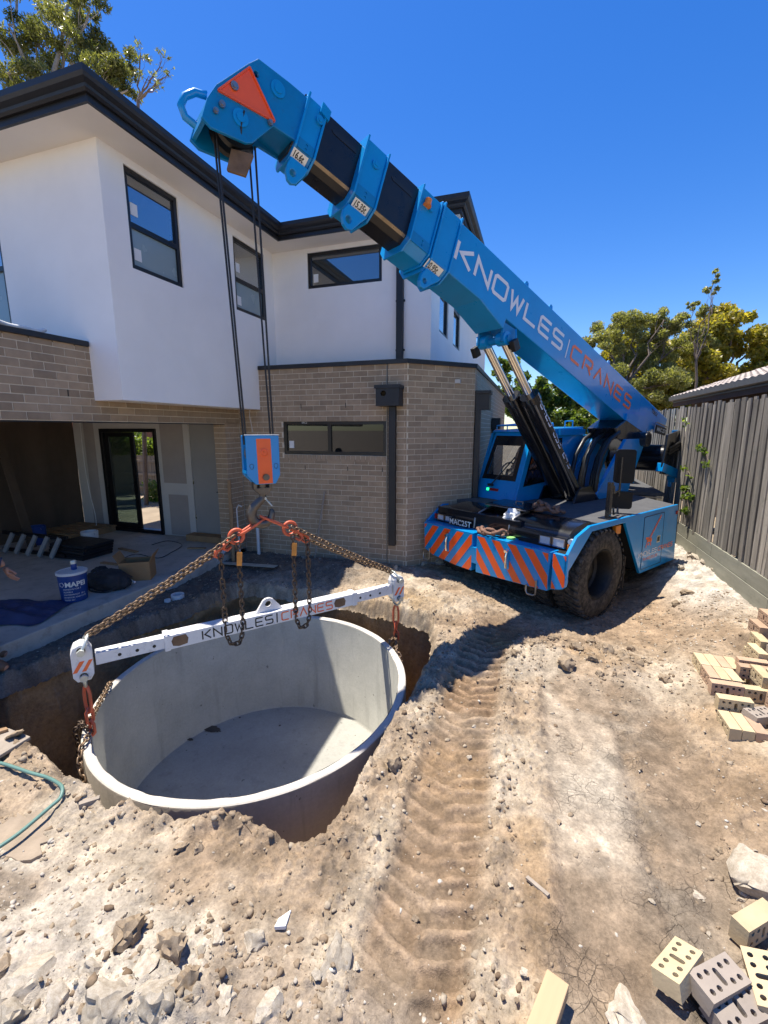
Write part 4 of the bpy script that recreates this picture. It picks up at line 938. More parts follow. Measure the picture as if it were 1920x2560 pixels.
# ---- lift rams
rt, rb_ = Vector((.15, 0, 3.44)), Vector((2.17, 0, 1.23))
for s in (.975, 1.275):
    d = (rb_-rt).normalized(); a = rt+Vector((0, s, 0)); b = rb_+Vector((0, s, 0)); j = a+d*.92
    ram = cpart('lift_ram', MB().cyl(j, b, .118, 24).cyl(j-d*.01, j+d*.10, .135, 24).cyl(b-d*.06, b+d*.05, .15, 20), 'crane_black', smooth=40)
    cpart('ram_rod', MB().cyl(a, j+d*.02, .058, 20), 'chrome', ram, smooth=40)
    cpart('ram_eye', MB().cyl(a+Vector((0, -.07, 0)), a+Vector((0, .07, 0)), .085, 18), 'crane_blue', ram, smooth=40)
    if s < 1:
        side = Vector((0, -1, 0)); upn = Vector((d.z, 0, -d.x)); upn = upn if upn.z > 0 else -upn
        face = (side*.45+upn*.9).normalized(); q = face.cross(d).normalized()
        org = j+d*.16
        R0 = .1195; q = d.cross(upn)
        def wrapf(x, y):
            th_ = 1.72-y/R0; dirn = upn*math.cos(th_)+side*math.sin(th_)*1.0
            return tuple(org+d*x+dirn*(R0+.0018))
        for q_, x_ in (('0425', 0.0), ('053', .107*5), ('243', .107*9)):
            mb = MB(); strokes(mb, q_, wrapf, x_, 0.0, .083, .105, .107, .017); cpart('lettering', mb, 'white_vinyl', ram, flip_fix=False)
        cpart('ram_pipe', MB().tube([j+d*.1+side*.10+upn*-.09, b-d*.15+side*.10+upn*-.09], .014, 8), 'steel', ram, smooth=60)
cpart('ram_foot', MB().prism([(1.85, 1.143), (1.98, 1.36), (2.3, 1.40), (2.62, 1.143)], UZ(0), .80, .84).prism([(1.85, 1.143), (1.98, 1.36), (2.3, 1.40), (2.62, 1.143)], UZ(0), 1.42, 1.445), 'crane_black')
# ---- tower that carries the boom foot
tw = [(2.42, 1.143), (3.38, 2.13), (3.86, 2.13), (4.06, 1.98), (3.75, 1.45), (3.62, 1.143)]
tower = cpart('boom_tower', MB().prism(tw, UZ(0), .80, .86), 'crane_blue', bevel=.006)
cpart('tower_plate', MB().prism(tw, UZ(0), 1.40, 1.445), 'crane_blue', tower)
cpart('pivot_pin', MB().cyl((4.0, .7, 2.12), (4.0, 1.55, 2.12), .13, 24), 'crane_black', tower, smooth=40)
mb = MB().prism([(3.2, 2.14), (3.1, 2.32), (3.6, 2.52), (4.3, 2.35), (4.4, 2.0), (4.0, 1.9)], UZ(0), .87, 1.39); cpart('pivot_housing', mb, 'crane_black', tower, bevel=.02)
for k in range(7):
    s = .88+k*.075; o = (k % 3)*.06
    mb = MB().tube([(3.25+o, s, 2.25), (2.95+o, s, 2.12-o*.6), (2.66+o*1.3, s-.03, 1.86-o*.5), (2.55+o*1.2, s-.04, 1.5), (2.56+o, s-.03, 1.25)], .031 if k % 2 else .038, 10)
    cpart('hydraulic_hose', mb, 'hose_black', smooth=60)
# winch and counterweight gear at the back
cpart('winch_drum', MB().cyl((4.75, .60, 1.75), (4.75, 1.65, 1.75), .26, 28).cyl((4.75, .56, 1.75), (4.75, .60, 1.75), .33, 28).cyl((4.75, 1.65, 1.75), (4.75, 1.69, 1.75), .33, 28), 'crane_black', smooth=40)
cpart('winch_bracket', MB().prism([(4.2, 1.5), (4.3, 2.2), (5.0, 2.3), (5.2, 1.9), (5.1, 1.4)], UZ(0), .50, .54), 'crane_black', bevel=.01)
cpart('rear_post', MB().cyl((4.98, .62, 1.2), (4.90, .62, 2.28), .052, 16), 'crane_blue', smooth=40)
cpart('rear_arm', MB().obox((4.22, .55, 1.62), (4.80, .50, 1.47), .12, .16), 'crane_blue', bevel=.008)
cpart('rear_coupling', MB().cyl((4.86, .42, 1.42), (4.86, .62, 1.42), .10, 18).box(4.78, 4.95, .46, .60, 1.30, 1.55), 'crane_blue_worn', bevel=.01)
for k in range(3):
    cpart('hydraulic_hose', MB().tube([(4.4, .5, 1.95-k*.05), (4.65, .43, 2.06-k*.05), (4.85, .45, 2.0-k*.06), (4.92, .5, 1.75)], .022, 8), 'hose_black', smooth=60)
cpart('rear_box', MB().box(5.4, 6.6, .35, 2.0, 1.121, 1.65, RJ), 'crane_blue', rear, bevel=.02)
# ---- mirrors on their post
post = cpart('mirror_post', MB().box(1.10, 1.16, -.12, -.06, 1.143, 1.62).box(1.02, 1.24, -.17, -.01, 1.143, 1.155), 'crane_black', bevel=.006)
cpart('mirror_arm', MB().tube([(1.16, -.09, 1.56), (1.22, -.09, 1.56), (1.24, -.09, 1.47), (1.42, -.06, 1.47), (1.5, -.04, 1.50)], .014).tube([(1.47, -.05, 1.40), (1.47, -.05, 1.93)], .014), 'crane_black', post, smooth=60)
cpart('mirror_arm', MB().tube([(1.16, -.09, 1.27), (1.26, -.09, 1.27), (1.28, -.09, 1.18), (1.45, -.06, 1.18), (1.47, -.05, 1.24)], .014).box(1.30, 1.44, -.085, -.07, 1.17, 1.19), 'crane_black', post, smooth=60)
def mirror(u, s, z, w, h):
    M = Matrix.Translation((u, s, z)) @ Matrix.Rotation(math.radians(-52), 4, 'Z')
    mi = cpart('mirror', MB().prism([(x, y) for x, y in arc(w/2-.04, h/2-.04, .04, 0, 90)+arc(-w/2+.04, h/2-.04, .04, 90, 180)+arc(-w/2+.04, -h/2+.04, .04, 180, 270)+arc(w/2-.04, -h/2+.04, .04, 270, 360)], lambda x, y, t: M @ Vector((x, t, y)), -.045, .045), 'mirror_shell', post, bevel=.022, seg=3)
    return mi
mirror(1.62, -.02, 1.80, .245, .46); mirror(1.60, -.02, 1.335, .27, .24)

# ------------------------------------------------------------------ boom (t runs from foot to tip, h is measured down from the top face)
BA = math.atan(.3434); bca, bsa = math.cos(BA), math.sin(BA)
def BL(t, h, s): return (5.0-t*bca-h*bsa, s, 2.575+t*bsa-h*bca)
TH = lambda t, h, s: BL(t, h, s)
S0, S1 = .90, 1.35
def chbox(mb, t0, t1, h0, h1, s0, s1, ch):
    """box section along the boom with chamfered lower edges"""
    sec = [(s0, h0), (s1, h0), (s1, h1-ch), (s1-ch, h1), (s0+ch, h1), (s0, h1-ch)]; n = len(sec); b = len(mb.v)
    for t in (t0, t1): mb.v.extend([BL(t, h, s) for s, h in sec])
    mb.f.append(tuple(b+i for i in range(n))); mb.f.append(tuple(b+n+i for i in reversed(range(n))))
    for i in range(n): mb.f.append((b+i, b+(i+1) % n, b+n+(i+1) % n, b+n+i))
    return mb
side = [(-.24, 0), (6.39, 0), (6.39, .575), (5.50, .585), (5.0, .695), (4.99, .565), (1.43, .61), (.60, .58), (.30, .40), (-.24, .26)]
boom = cpart('main_boom', MB().prism(side, TH, S0, S1), 'crane_blue', bevel=.010)
# chin plates over the foot
cpart('foot_plate', MB().prism([(1.45, .50), (1.43, .62), (.585, .585), (.655, .262), (.95, .35)], TH, S0-.035, S0-.001), 'crane_blue', boom, bevel=.004)
btext = lambda x, y: BL(6.045-x, .395-y, S0-.003)
mb = MB(); strokes(mb, 'KNOWLES', btext, 0.0, .0, .255, .205, .342, .044); cpart('lettering', mb, 'white_vinyl', boom, flip_fix=False)
mb = MB(); mb.quad(*[BL(a, b, S0-.003) for a, b in ((3.60, .17), (3.575, .17), (3.575, .445), (3.60, .445))]); cpart('lettering_bar', mb, 'white_vinyl', boom, flip_fix=False)
mb = MB(); strokes(mb, 'CRANES', lambda x, y: BL(3.46-x, .395-y, S0-.003), 0.0, .0, .255, .20, .367, .042); cpart('lettering', mb, 'orange_vinyl', boom, flip_fix=False)
mb = MB(); text_mesh(mb, 'TEREX', lambda x, y: BL(.52-x, .13-y*1, S0-.003), .10, bold=.002); cpart('lettering', mb, 'crane_black', boom, flip_fix=False)
sgn = cpart('rating_board', MB().prism([(.28, .30), (-.16, .22), (-.18, .36), (.26, .45)], TH, S0-.06, S0-.04), 'print_black', boom)
mb = MB(); text_mesh(mb, 'MAC 25T', lambda x, y: BL(.24-x*1.0, .40-y-x*.19, S0-.0625), .10, bold=.002); cpart('board_text', mb, 'label_white', sgn, flip_fix=False)
cpart('board_frame', MB().tube([BL(.32, .47, S0-.05), BL(.33, .27, S0-.05), BL(.28, .25, S0-.05), BL(-.2, .18, S0-.05)], .012), 'steel', sgn, smooth=60)
for t in (4.15, 2.34, 4.75):
    cpart('lifting_lug', MB().holed([(t-.05, .001), (t+.05, .001), (t+.03, -.06), (t, -.075), (t-.03, -.06)], [circ(t, -.035, .016, 8)], TH, S0+.03, S0+.05), 'crane_blue', boom)
cpart('weld_plate', MB().prism([(.99, .02), (1.01, .02), (1.0, .30), (.985, .30)], TH, S0-.004, S0-.001), 'crane_blue', boom)
# ram bracket and work lamps under the belly
cpart('ram_bracket', MB().prism([(5.0, .60), (4.72, .58), (4.72, .80), (4.95, .83)], TH, S0+.02, S0+.05).prism([(5.0, .60), (4.72, .58), (4.72, .80), (4.95, .83)], TH, S1-.05, S1-.02).cyl(BL(4.85, .755, S0-.02), BL(4.85, .755, S1+.02), .05, 16), 'crane_blue_worn', boom)
for s in (S0-.06, S1+.14):
    lp = cpart('work_lamp', MB().box(-.055, .055, -.035, .035, -.07, .07, Matrix.Translation(Vector(BL(4.78, .82, s))) @ Matrix.Rotation(-.5, 4, 'Y')), 'print_black', boom, bevel=.008)
    cpart('lamp_stay', MB().tube([BL(4.78, .60, s+.05), BL(4.8, .70, s), BL(4.79, .76, s)], .010), 'crane_blue', lp)
def collar(name, t0, t1, h0, h1, s0, s1, ch, mat='crane_blue', parent=None, lip=.022):
    c = cpart(name, chbox(MB(), t0+.02, t1-.02, h0, h1, s0, s1, ch), mat, parent or boom, bevel=.006)
    for t in (t0, t1-.02): cpart('collar_flange', chbox(MB(), t, t+.02, h0-lip, h1+lip, s0-lip, s1+lip, ch+.015), mat, c, bevel=.004)
    return c
def weight_sign(txt, t0, t1, h0, h1, s, dsl=0.0):
    """label plate on the lower chamfer: leans with it"""
    mp_ = lambda t, h: BL(t, h, s+dsl*(h-h0)/(h1-h0))
    pl = cpart('weight_sign', MB().add([mp_(t0, h0), mp_(t1, h0), mp_(t1, h1), mp_(t0, h1)], [(0, 1, 2, 3)]), 'label_white', boom, flip_fix=False)
    sz = (h1-h0)*1.0; mb = MB(); w = t0-t1
    text_mesh(mb, txt, lambda x, y: Vector(BL(t0-w*.06-x*.92, h1-(h1-h0)*.16-y, s+dsl*(h1-(h1-h0)*.16-y-h0)/(h1-h0)))+Vector((0, -.0022, -.0012)), sz*.98, bold=.0012)
    cpart('sign_text', mb, 'print_black', pl, flip_fix=False)
# 20.95 t: wear collar at the mouth of the main section, and the flanged band behind it
band = collar('mouth_band', 6.10, 6.39, .005, .70, S0-.025, S1+.025, .10)
cpart('lug', MB().holed([(6.14, .68), (6.36, .68), (6.405, .76), (6.41, .85), (6.38, .90), (6.33, .90), (6.17, .73)], [circ(6.345, .82, .03, 12)], TH, S0+.02, S0+.07), 'crane_blue', band, bevel=.006)
weight_sign('20.95t', 6.405, 6.175, .615, .685, S0-.032, .07)
c20 = collar('boom_collar', 6.40, 6.70, .01, .66, S0-.005, S1+.005, .085)
cpart('pad_plate', MB().holed(rect(6.42, 6.68, .47, .575), [circ(6.53, .50, .012, 8), circ(6.53, .54, .012, 8)], TH, S0-.013, S0-.006), 'crane_blue_worn', c20)
cpart('amber_beacon', MB().cyl(BL(6.60, .16, S0-.03), BL(6.60, .10, S0-.03), .036, 16).cyl(BL(6.60, .17, S0-.03), BL(6.60, .16, S0-.03), .045, 16), 'lens_amber', c20)
cpart('pin_boss', MB().cyl(BL(6.53, .15, S0-.03), BL(6.53, .15, S0), .028, 16), 'crane_blue', c20)
# telescopic sections
sec1 = cpart('boom_section', chbox(MB(), 6.30, 7.40, .022, .60, .945, 1.305, .075), 'boom_black', bevel=.006)
cpart('wear_strip', MB().add([BL(6.71, .527, .9435), BL(7.13, .527, .9435), BL(7.13, .55, .966), BL(6.71, .55, .966)], [(0, 1, 2, 3)]), 'wear_strip', sec1, flip_fix=False)
cpart('pad_slot', MB().prism([(6.76, .155), (7.02, .155)]+[(7.045, .135), (7.02, .115), (6.76, .115)], TH, .940, .9445), 'hose_black', sec1)
c15 = collar('boom_collar', 7.14, 7.41, .03, .645, .905, 1.345, .085, parent=sec1)
cpart('pad_plate', MB().holed(rect(7.165, 7.385, .46, .565), [circ(7.28, .49, .012, 8), circ(7.28, .53, .012, 8)], TH, .897, .904), 'crane_blue_worn', c15)
lugp = [(7.18, .655), (7.40, .655), (7.435, .72), (7.43, .80), (7.40, .85), (7.35, .872), (7.30, .85), (7.24, .75)]
cpart('lug', MB().holed(lugp, [circ(7.36, .785, .034, 12)], TH, .935, .975), 'crane_blue', c15, bevel=.006)
cpart('pin_boss', MB().cyl(BL(7.26, .19, .885), BL(7.26, .19, .906), .04, 18).cyl(BL(7.26, .19, .878), BL(7.26, .19, .886), .02, 12), 'crane_blue', c15, smooth=40)
weight_sign('15.35t', 7.37, 7.20, .585, .645, .898, .055)
sec2 = cpart('boom_section', chbox(MB(), 7.30, 8.02, .075, .575, .97, 1.28, .07), 'boom_black', bevel=.006)
cpart('wear_strip', MB().add([BL(7.42, .507, .9685), BL(7.80, .507, .9685), BL(7.80, .528, .989), BL(7.42, .528, .989)], [(0, 1, 2, 3)]), 'wear_strip', sec2, flip_fix=False)
cpart('pad_slot', MB().prism([(7.45, .19), (7.70, .19), (7.725, .17), (7.70, .15), (7.45, .15)], TH, .965, .9695), 'hose_black', sec2)
c16 = collar('boom_collar', 7.81, 8.01, .10, .62, .935, 1.315, .08, parent=sec2)
cpart('pad_plate', MB().holed(rect(7.835, 7.985, .46, .545), [circ(7.91, .485, .011, 8), circ(7.91, .52, .011, 8)], TH, .927, .934), 'crane_blue_worn', c16)
lug2 = [(7.83, .628), (8.0, .628), (8.015, .70), (8.01, .77), (7.98, .82), (7.94, .835), (7.90, .81), (7.85, .70)]
cpart('lug', MB().holed(lug2, [circ(7.95, .745, .03, 12)], TH, .96, .995), 'crane_blue', c16, bevel=.006)
cpart('pin_boss', MB().cyl(BL(7.86, .22, .912), BL(7.86, .22, .936), .036, 18).cyl(BL(7.86, .22, .905), BL(7.86, .22, .913), .018, 12), 'crane_blue', c16, smooth=40)
cpart('guide_block', MB().prism([(7.79, .095), (7.88, .075), (7.88, .16), (7.79, .18)], TH, .905, .934), 'crane_blue', c16)
weight_sign('16.6t', 8.005, 7.865, .565, .62, .930, .05)
# length indicator cord along the top
cpart('sensor_rod', MB().tube([BL(6.68, -.02, 1.0), BL(7.35, -.015, 1.0)], .007, 6).tube([BL(6.66, -.04, 1.15), BL(6.92, -.13, 1.15)], .008, 6), 'print_black', sec1)
# ---- boom head
headp = [(7.98, .115), (8.17, .125), (8.44, .155), (8.50, .25), (8.665, .56), (8.70, .70), (8.70, .85), (8.62, .875), (8.36, .80), (8.32, .765), (8.20, .53), (7.98, .50)]
head = cpart('boom_head', MB().holed(headp, [circ(8.425, .275, .022, 12)], TH, .945, .975), 'crane_blue_worn', bevel=.006)
cpart('head_plate', MB().holed(headp, [circ(8.425, .275, .022, 12)], TH, 1.275, 1.305), 'crane_blue_worn', head, bevel=.006)
cpart('head_box', MB().prism([(7.98, .14), (8.25, .16), (8.22, .49), (7.98, .485)], TH, .976, 1.274), 'crane_blue_worn', head)
cpart('head_nose', MB().prism([(8.60, .46), (8.69, .66), (8.69, .84), (8.66, .84), (8.64, .66), (8.56, .48)], TH, .976, 1.274), 'crane_blue_worn', head)
cpart('head_bridge', MB().prism([(8.42, .158), (8.48, .25), (8.44, .26), (8.38, .165)], TH, .976, 1.274), 'crane_blue_worn', head)
cpart('orange_panel', MB().prism([(8.485, .28), (8.645, .60), (8.205, .50)], TH, .936, .9435), 'crane_orange', head, bevel=.004)
mb = MB()
for a, b in (((8.485, .28), (8.645, .60)), ((8.645, .60), (8.205, .50)), ((8.205, .50), (8.485, .28))): mb.obox(BL(a[0], a[1], .934), BL(b[0], b[1], .934), .012, .02, up=(0, 1, 0))
cpart('panel_rim', mb, 'crane_orange', head)
for t, h, rr in ((8.55, .49, .030), (8.597, .675, .024), (8.625, .75, .020), (8.235, .535, .022)):
    cpart('head_bolt', MB().cyl(BL(t, h, .920), BL(t, h, .936), rr, 16).cyl(BL(t, h, .912), BL(t, h, .921), rr*.62, 6), 'steel', head, smooth=30)
for t, h in ((8.245, .25), (8.45, .66)):
    cpart('sheave_boss', MB().cyl(BL(t, h, .934), BL(t, h, .9445), .062, 24).cyl(BL(t, h, .926), BL(t, h, .935), .034, 20), 'crane_blue', head, smooth=40)
    cpart('sheave', MB().lathe([(.05, -.02), (.15, -.025), (.165, -.028), (.14, 0), (.165, .028), (.15, .025), (.05, .02)], lambda x, y, z_: BL(t+x, h+y, 1.06+z_), 32), 'hose_black', head, smooth=40)
    cpart('sheave', MB().lathe([(.05, -.02), (.15, -.025), (.165, -.028), (.14, 0), (.165, .028), (.15, .025), (.05, .02)], lambda x, y, z_: BL(t+x, h+y, 1.19+z_), 32), 'hose_black', head, smooth=40)
# tow hook loop on the nose
hk = [BL(8.70, .62, 1.05), BL(8.775, .655, 1.05), BL(8.83, .735, 1.05), BL(8.835, .81, 1.05), BL(8.79, .865, 1.05), BL(8.71, .87, 1.05)]
cpart('nose_hook', MB().tube(hk, .028, 12), 'crane_blue', head, smooth=60)
cpart('hook_latch', MB().obox(BL(8.70, .60, 1.05), BL(8.80, .685, 1.05), .05, .02), 'crane_blue', head, bevel=.006)
# rope guard weight plate
_hd = crw(*BL(8.37, .9, 1.0)); _dep = float((np.array(_hd)-CAMP)@FWD); _inv = (Matrix.Translation(Vector(CRP)) @ Matrix.Rotation(CRA, 4, 'Z')).inverted()
def _pw(x, y, dd=0.0): return _inv @ Vector(atD(440+.2411*x, 140+.2411*y, _dep+dd))
mbw = MB(); q_ = [_pw(572, 955), _pw(800, 1012), _pw(715, 1240), _pw(522, 1178)]; nrm_ = (q_[1]-q_[0]).cross(q_[3]-q_[0]).normalized()*.03
mbw.add(q_+[v+nrm_ for v in q_], [(0, 1, 2, 3), (7, 6, 5, 4), (0, 4, 5, 1), (1, 5, 6, 2), (2, 6, 7, 3), (3, 7, 4, 0)])
wpo = cpart('limit_weight', mbw, 'rust_plate', head, bevel=.005)
q2_ = [_pw(572, 955, .01), _pw(690, 822, .12), _pw(800, 940, .12), _pw(800, 1012, .01)]; n2_ = (q2_[1]-q2_[0]).cross(q2_[3]-q2_[0]).normalized()*.02
cpart('weight_hanger', MB().add(q2_+[v+n2_ for v in q2_], [(0, 1, 2, 3), (7, 6, 5, 4), (0, 4, 5, 1), (1, 5, 6, 2), (2, 6, 7, 3), (3, 7, 4, 0)]), 'boom_black', wpo)
cpart('limit_chain', MB().tube([BL(8.44, .60, .93), BL(8.435, .70, .935), BL(8.40, .80, .96)], .007, 6), 'print_black', wpo)
# ------------------------------------------------------------------ hook block, ropes, spreader beam, chains, tank
pmat('rope_steel', (.028, .026, .026), .5, metal=.4, var=.2, scale=30)
pmat('chain_steel', (.20, .135, .085), .48, metal=.55, var=.35, scale=25)
pmat('chain_dark', (.10, .07, .05), .5, metal=.5, var=.4, scale=25)
pmat('sling_orange', (.62, .12, .05), .5, var=.2, scale=12, dirt=.25, dirtcol=(.25, .1, .06))
pmat('hook_steel', (.13, .11, .09), .42, metal=.6, var=.35, scale=14)
pmat('beam_white', (.72, .70, .69), .55, var=.08, scale=7, dirt=.32, dirtcol=(.16, .11, .075))
pmat('zinc', (.55, .57, .52), .4, metal=.5, var=.2, scale=14)
pmat('tag_orange', (.60, .24, .04), .6, var=.2, scale=20)
def concrete(name, col, stain):
    mt, nt, bs = nodes_of(name); pos = texco(nt)
    a = noise_node(nt, pos, 1.6, 6, .65); b = noise_node(nt, pos, 40, 5, .65); v = noise_node(nt, pos, 6, 5, .65, (1, 1, .12))
    c = ramp(nt, a, [(.3, tuple(x*.82 for x in col)), (.7, tuple(x*1.12 for x in col))])
    c = mixc(nt, 1.0, c, ramp(nt, b, [(.25, .9), (.75, 1.08)]), 'MULTIPLY')
    c = mixc(nt, ramp(nt, v, [(.56, 0), (.74, stain)]), c, tuple(x*.5 for x in col))
    spn = noise_node(nt, pos, 17, 2, .5); c = mixc(nt, ramp(nt, spn, [(.735, 0), (.75, .8)]), c, tuple(x*.35 for x in col))
    L(nt, c, bs.inputs['Base Color']); bs.inputs['Roughness'].default_value = .85
    L(nt, bump_node(nt, b, .3, .006), bs.inputs['Normal']); MATS[name] = mt
concrete('tank_concrete', (.44, .425, .365), .45)
concrete('tank_rim', (.56, .52, .46), .35)
concrete('tank_outer', (.52, .45, .35), .6)  # dusty tint, lightened and warmed: ground bounce light put into the colour
concrete('tank_floor', (.36, .35, .315), .5)
HOOK = Vector((-2.436, 3.608, 0))
lr = Vector((math.sin(math.radians(34.3)), math.cos(math.radians(34.3)), 0)); ll = Vector((-lr.y, lr.x, 0))
# ropes: four falls from the head sheaves, parts of the crane
def rope(pa, pb):
    R = Matrix.Rotation(-CRA, 4, 'Z'); M = (Matrix.Translation(Vector(CRP)) @ Matrix.Rotation(CRA, 4, 'Z')).inverted()
    a, b = M @ Vector(pa), M @ Vector(pb); mb = MB().tube([a, a.lerp(b, .33), a.lerp(b, .66), b], .0092, 8)
    return obj('hoist_rope', mb, 'rope_steel', head, local=True, smooth=60)
blk = lambda x, y, z: HOOK+lr*x+ll*y+Vector((0, 0, z))     # x along the crane, y across
for y, dx in ((-.03, -.115), (.03, -.115)): rope(crw(*BL(8.60, .68, 1.125+y)), blk(dx-.02, y, 2.16))
for y, dx in ((-.065, .11), (.065, .14)): rope(crw(*BL(8.27, .70, 1.125+y)), blk(dx, y, 2.16))
hb = thing('hook_block', 'blue hoist block with orange stripe and steel hook hanging on ropes', 'hook block', tuple(HOOK+Vector((0, 0, 1.40))))
# the block's cheeks face the camera side; local axes: bx across the face, bn out of the face
bn = Vector((.72, -.69, 0)).normalized(); bx = Vector((-bn.y, bn.x, 0)); 
if bx.dot(Vector((1, 0, 0))) < 0: bx = -bx
bc = HOOK+Vector((.0, 0, 0))
BP = lambda x, z, t: bc+bx*x+bn*t+Vector((0, 0, z))
outline = [(-.148, 2.235), (-.145, 2.245), (.148, 2.245), (.153, 2.235), (.153, 1.88), (.11, 1.80), (-.075, 1.80), (-.148, 1.88)]
for t in (.085, -.115):
    ck = obj('cheek_plate', MB().prism(outline, BP, t, t+.03), 'crane_blue', hb, bevel=.008)
    if t > 0:
        obj('orange_stripe', MB().prism([(-.055, 2.215), (.075, 2.215), (.080, 1.806), (-.050, 1.806)], BP, t+.0305, t+.0325), 'crane_orange', ck)
        obj('cheek_boss', MB().lathe([(.040, 0), (.040, .006), (.030, .008), (.028, .003), (.012, .003), (.010, .010), (0, .010)], lambda x, y, q: BP(.012+x, 2.09+y, t+.0325+q), 24), 'crane_orange', ck, smooth=40)
        obj('pivot_pin', MB().cyl(BP(.018, 1.865, t+.031), BP(.018, 1.865, t+.052), .030, 20), 'hook_steel', ck, smooth=40)
        for cx in (-.105, .115):
            mb = MB().tube([BP(cx+.018*math.cos(a)*(1+.2*math.sin(3*a)), 1.965+.024*math.sin(a), t+.0325) for a in np.linspace(0, 6.283, 12)[:-1]], .0016, 4, closed=True); obj('marker_scribble', mb, 'print_black', ck)
obj('edge_strip', MB().prism([(-.152, 2.246), (.156, 2.246), (.156, 2.254), (-.152, 2.254)], BP, .08, .12), 'label_white', hb)
for t in (-.045, .03): obj('block_sheave', MB().lathe([(.03, -.02), (.125, -.026), (.14, -.03), (.118, 0), (.14, .03), (.125, .026), (.03, .02)], lambda x, y, q: BP(.01+x, 2.08+y, t+q), 32), 'hook_steel', hb, smooth=40)
obj('block_spacer', MB().prism([(-.155, 1.90), (-.10, 1.86), (-.10, 1.89), (-.15, 1.93)], BP, -.084, .084), 'crane_blue', hb)
obj('swivel', MB().prism([(-.085, 1.81), (-.085, 1.745), (-.025, 1.69), (.04, 1.69), (.09, 1.745), (.09, 1.81), (.06, 1.81), (.06, 1.76), (-.05, 1.76), (-.05, 1.81)], BP, -.05, .05), 'hook_steel', hb, bevel=.008)
obj('swivel_nut', MB().cyl(BP(.005, 1.76, 0), BP(.005, 1.805, 0), .045, 20).cyl(BP(.005, 1.765, 0), BP(.005, 1.66, 0), .033, 20), 'hook_steel', hb, smooth=40)
hp = [(.005, 1.69), (.0, 1.65), (-.04, 1.615), (-.085, 1.575), (-.108, 1.525), (-.105, 1.47), (-.075, 1.425), (-.025, 1.405), (.03, 1.412), (.07, 1.45), (.085, 1.50), (.08, 1.545)]
hpf = []
for k in range(len(hp)-1):
    for q in (0, .5): hpf.append((hp[k][0]*(1-q)+hp[k+1][0]*q, hp[k][1]*(1-q)+hp[k+1][1]*q))
hpf.append(hp[-1]); tp = [.75+.75*math.sin(math.pi*min(1, (k+2)/(len(hpf)+1))) for k in range(len(hpf))]; tp[-1] = .45
obj('hook', MB().tube([BP(x, z, 0) for x, z in hpf], .032, 14, taper=tp), 'hook_steel', hb, smooth=60)
obj('safety_latch', MB().tube([BP(.02, 1.655, .02), BP(.085, 1.575, .015)], .008, 6).tube([BP(.02, 1.655, -.02), BP(.085, 1.575, -.015)], .008, 6).cyl(BP(.02, 1.655, -.03), BP(.02, 1.655, .03), .014, 10), 'zinc', hb, smooth=60)

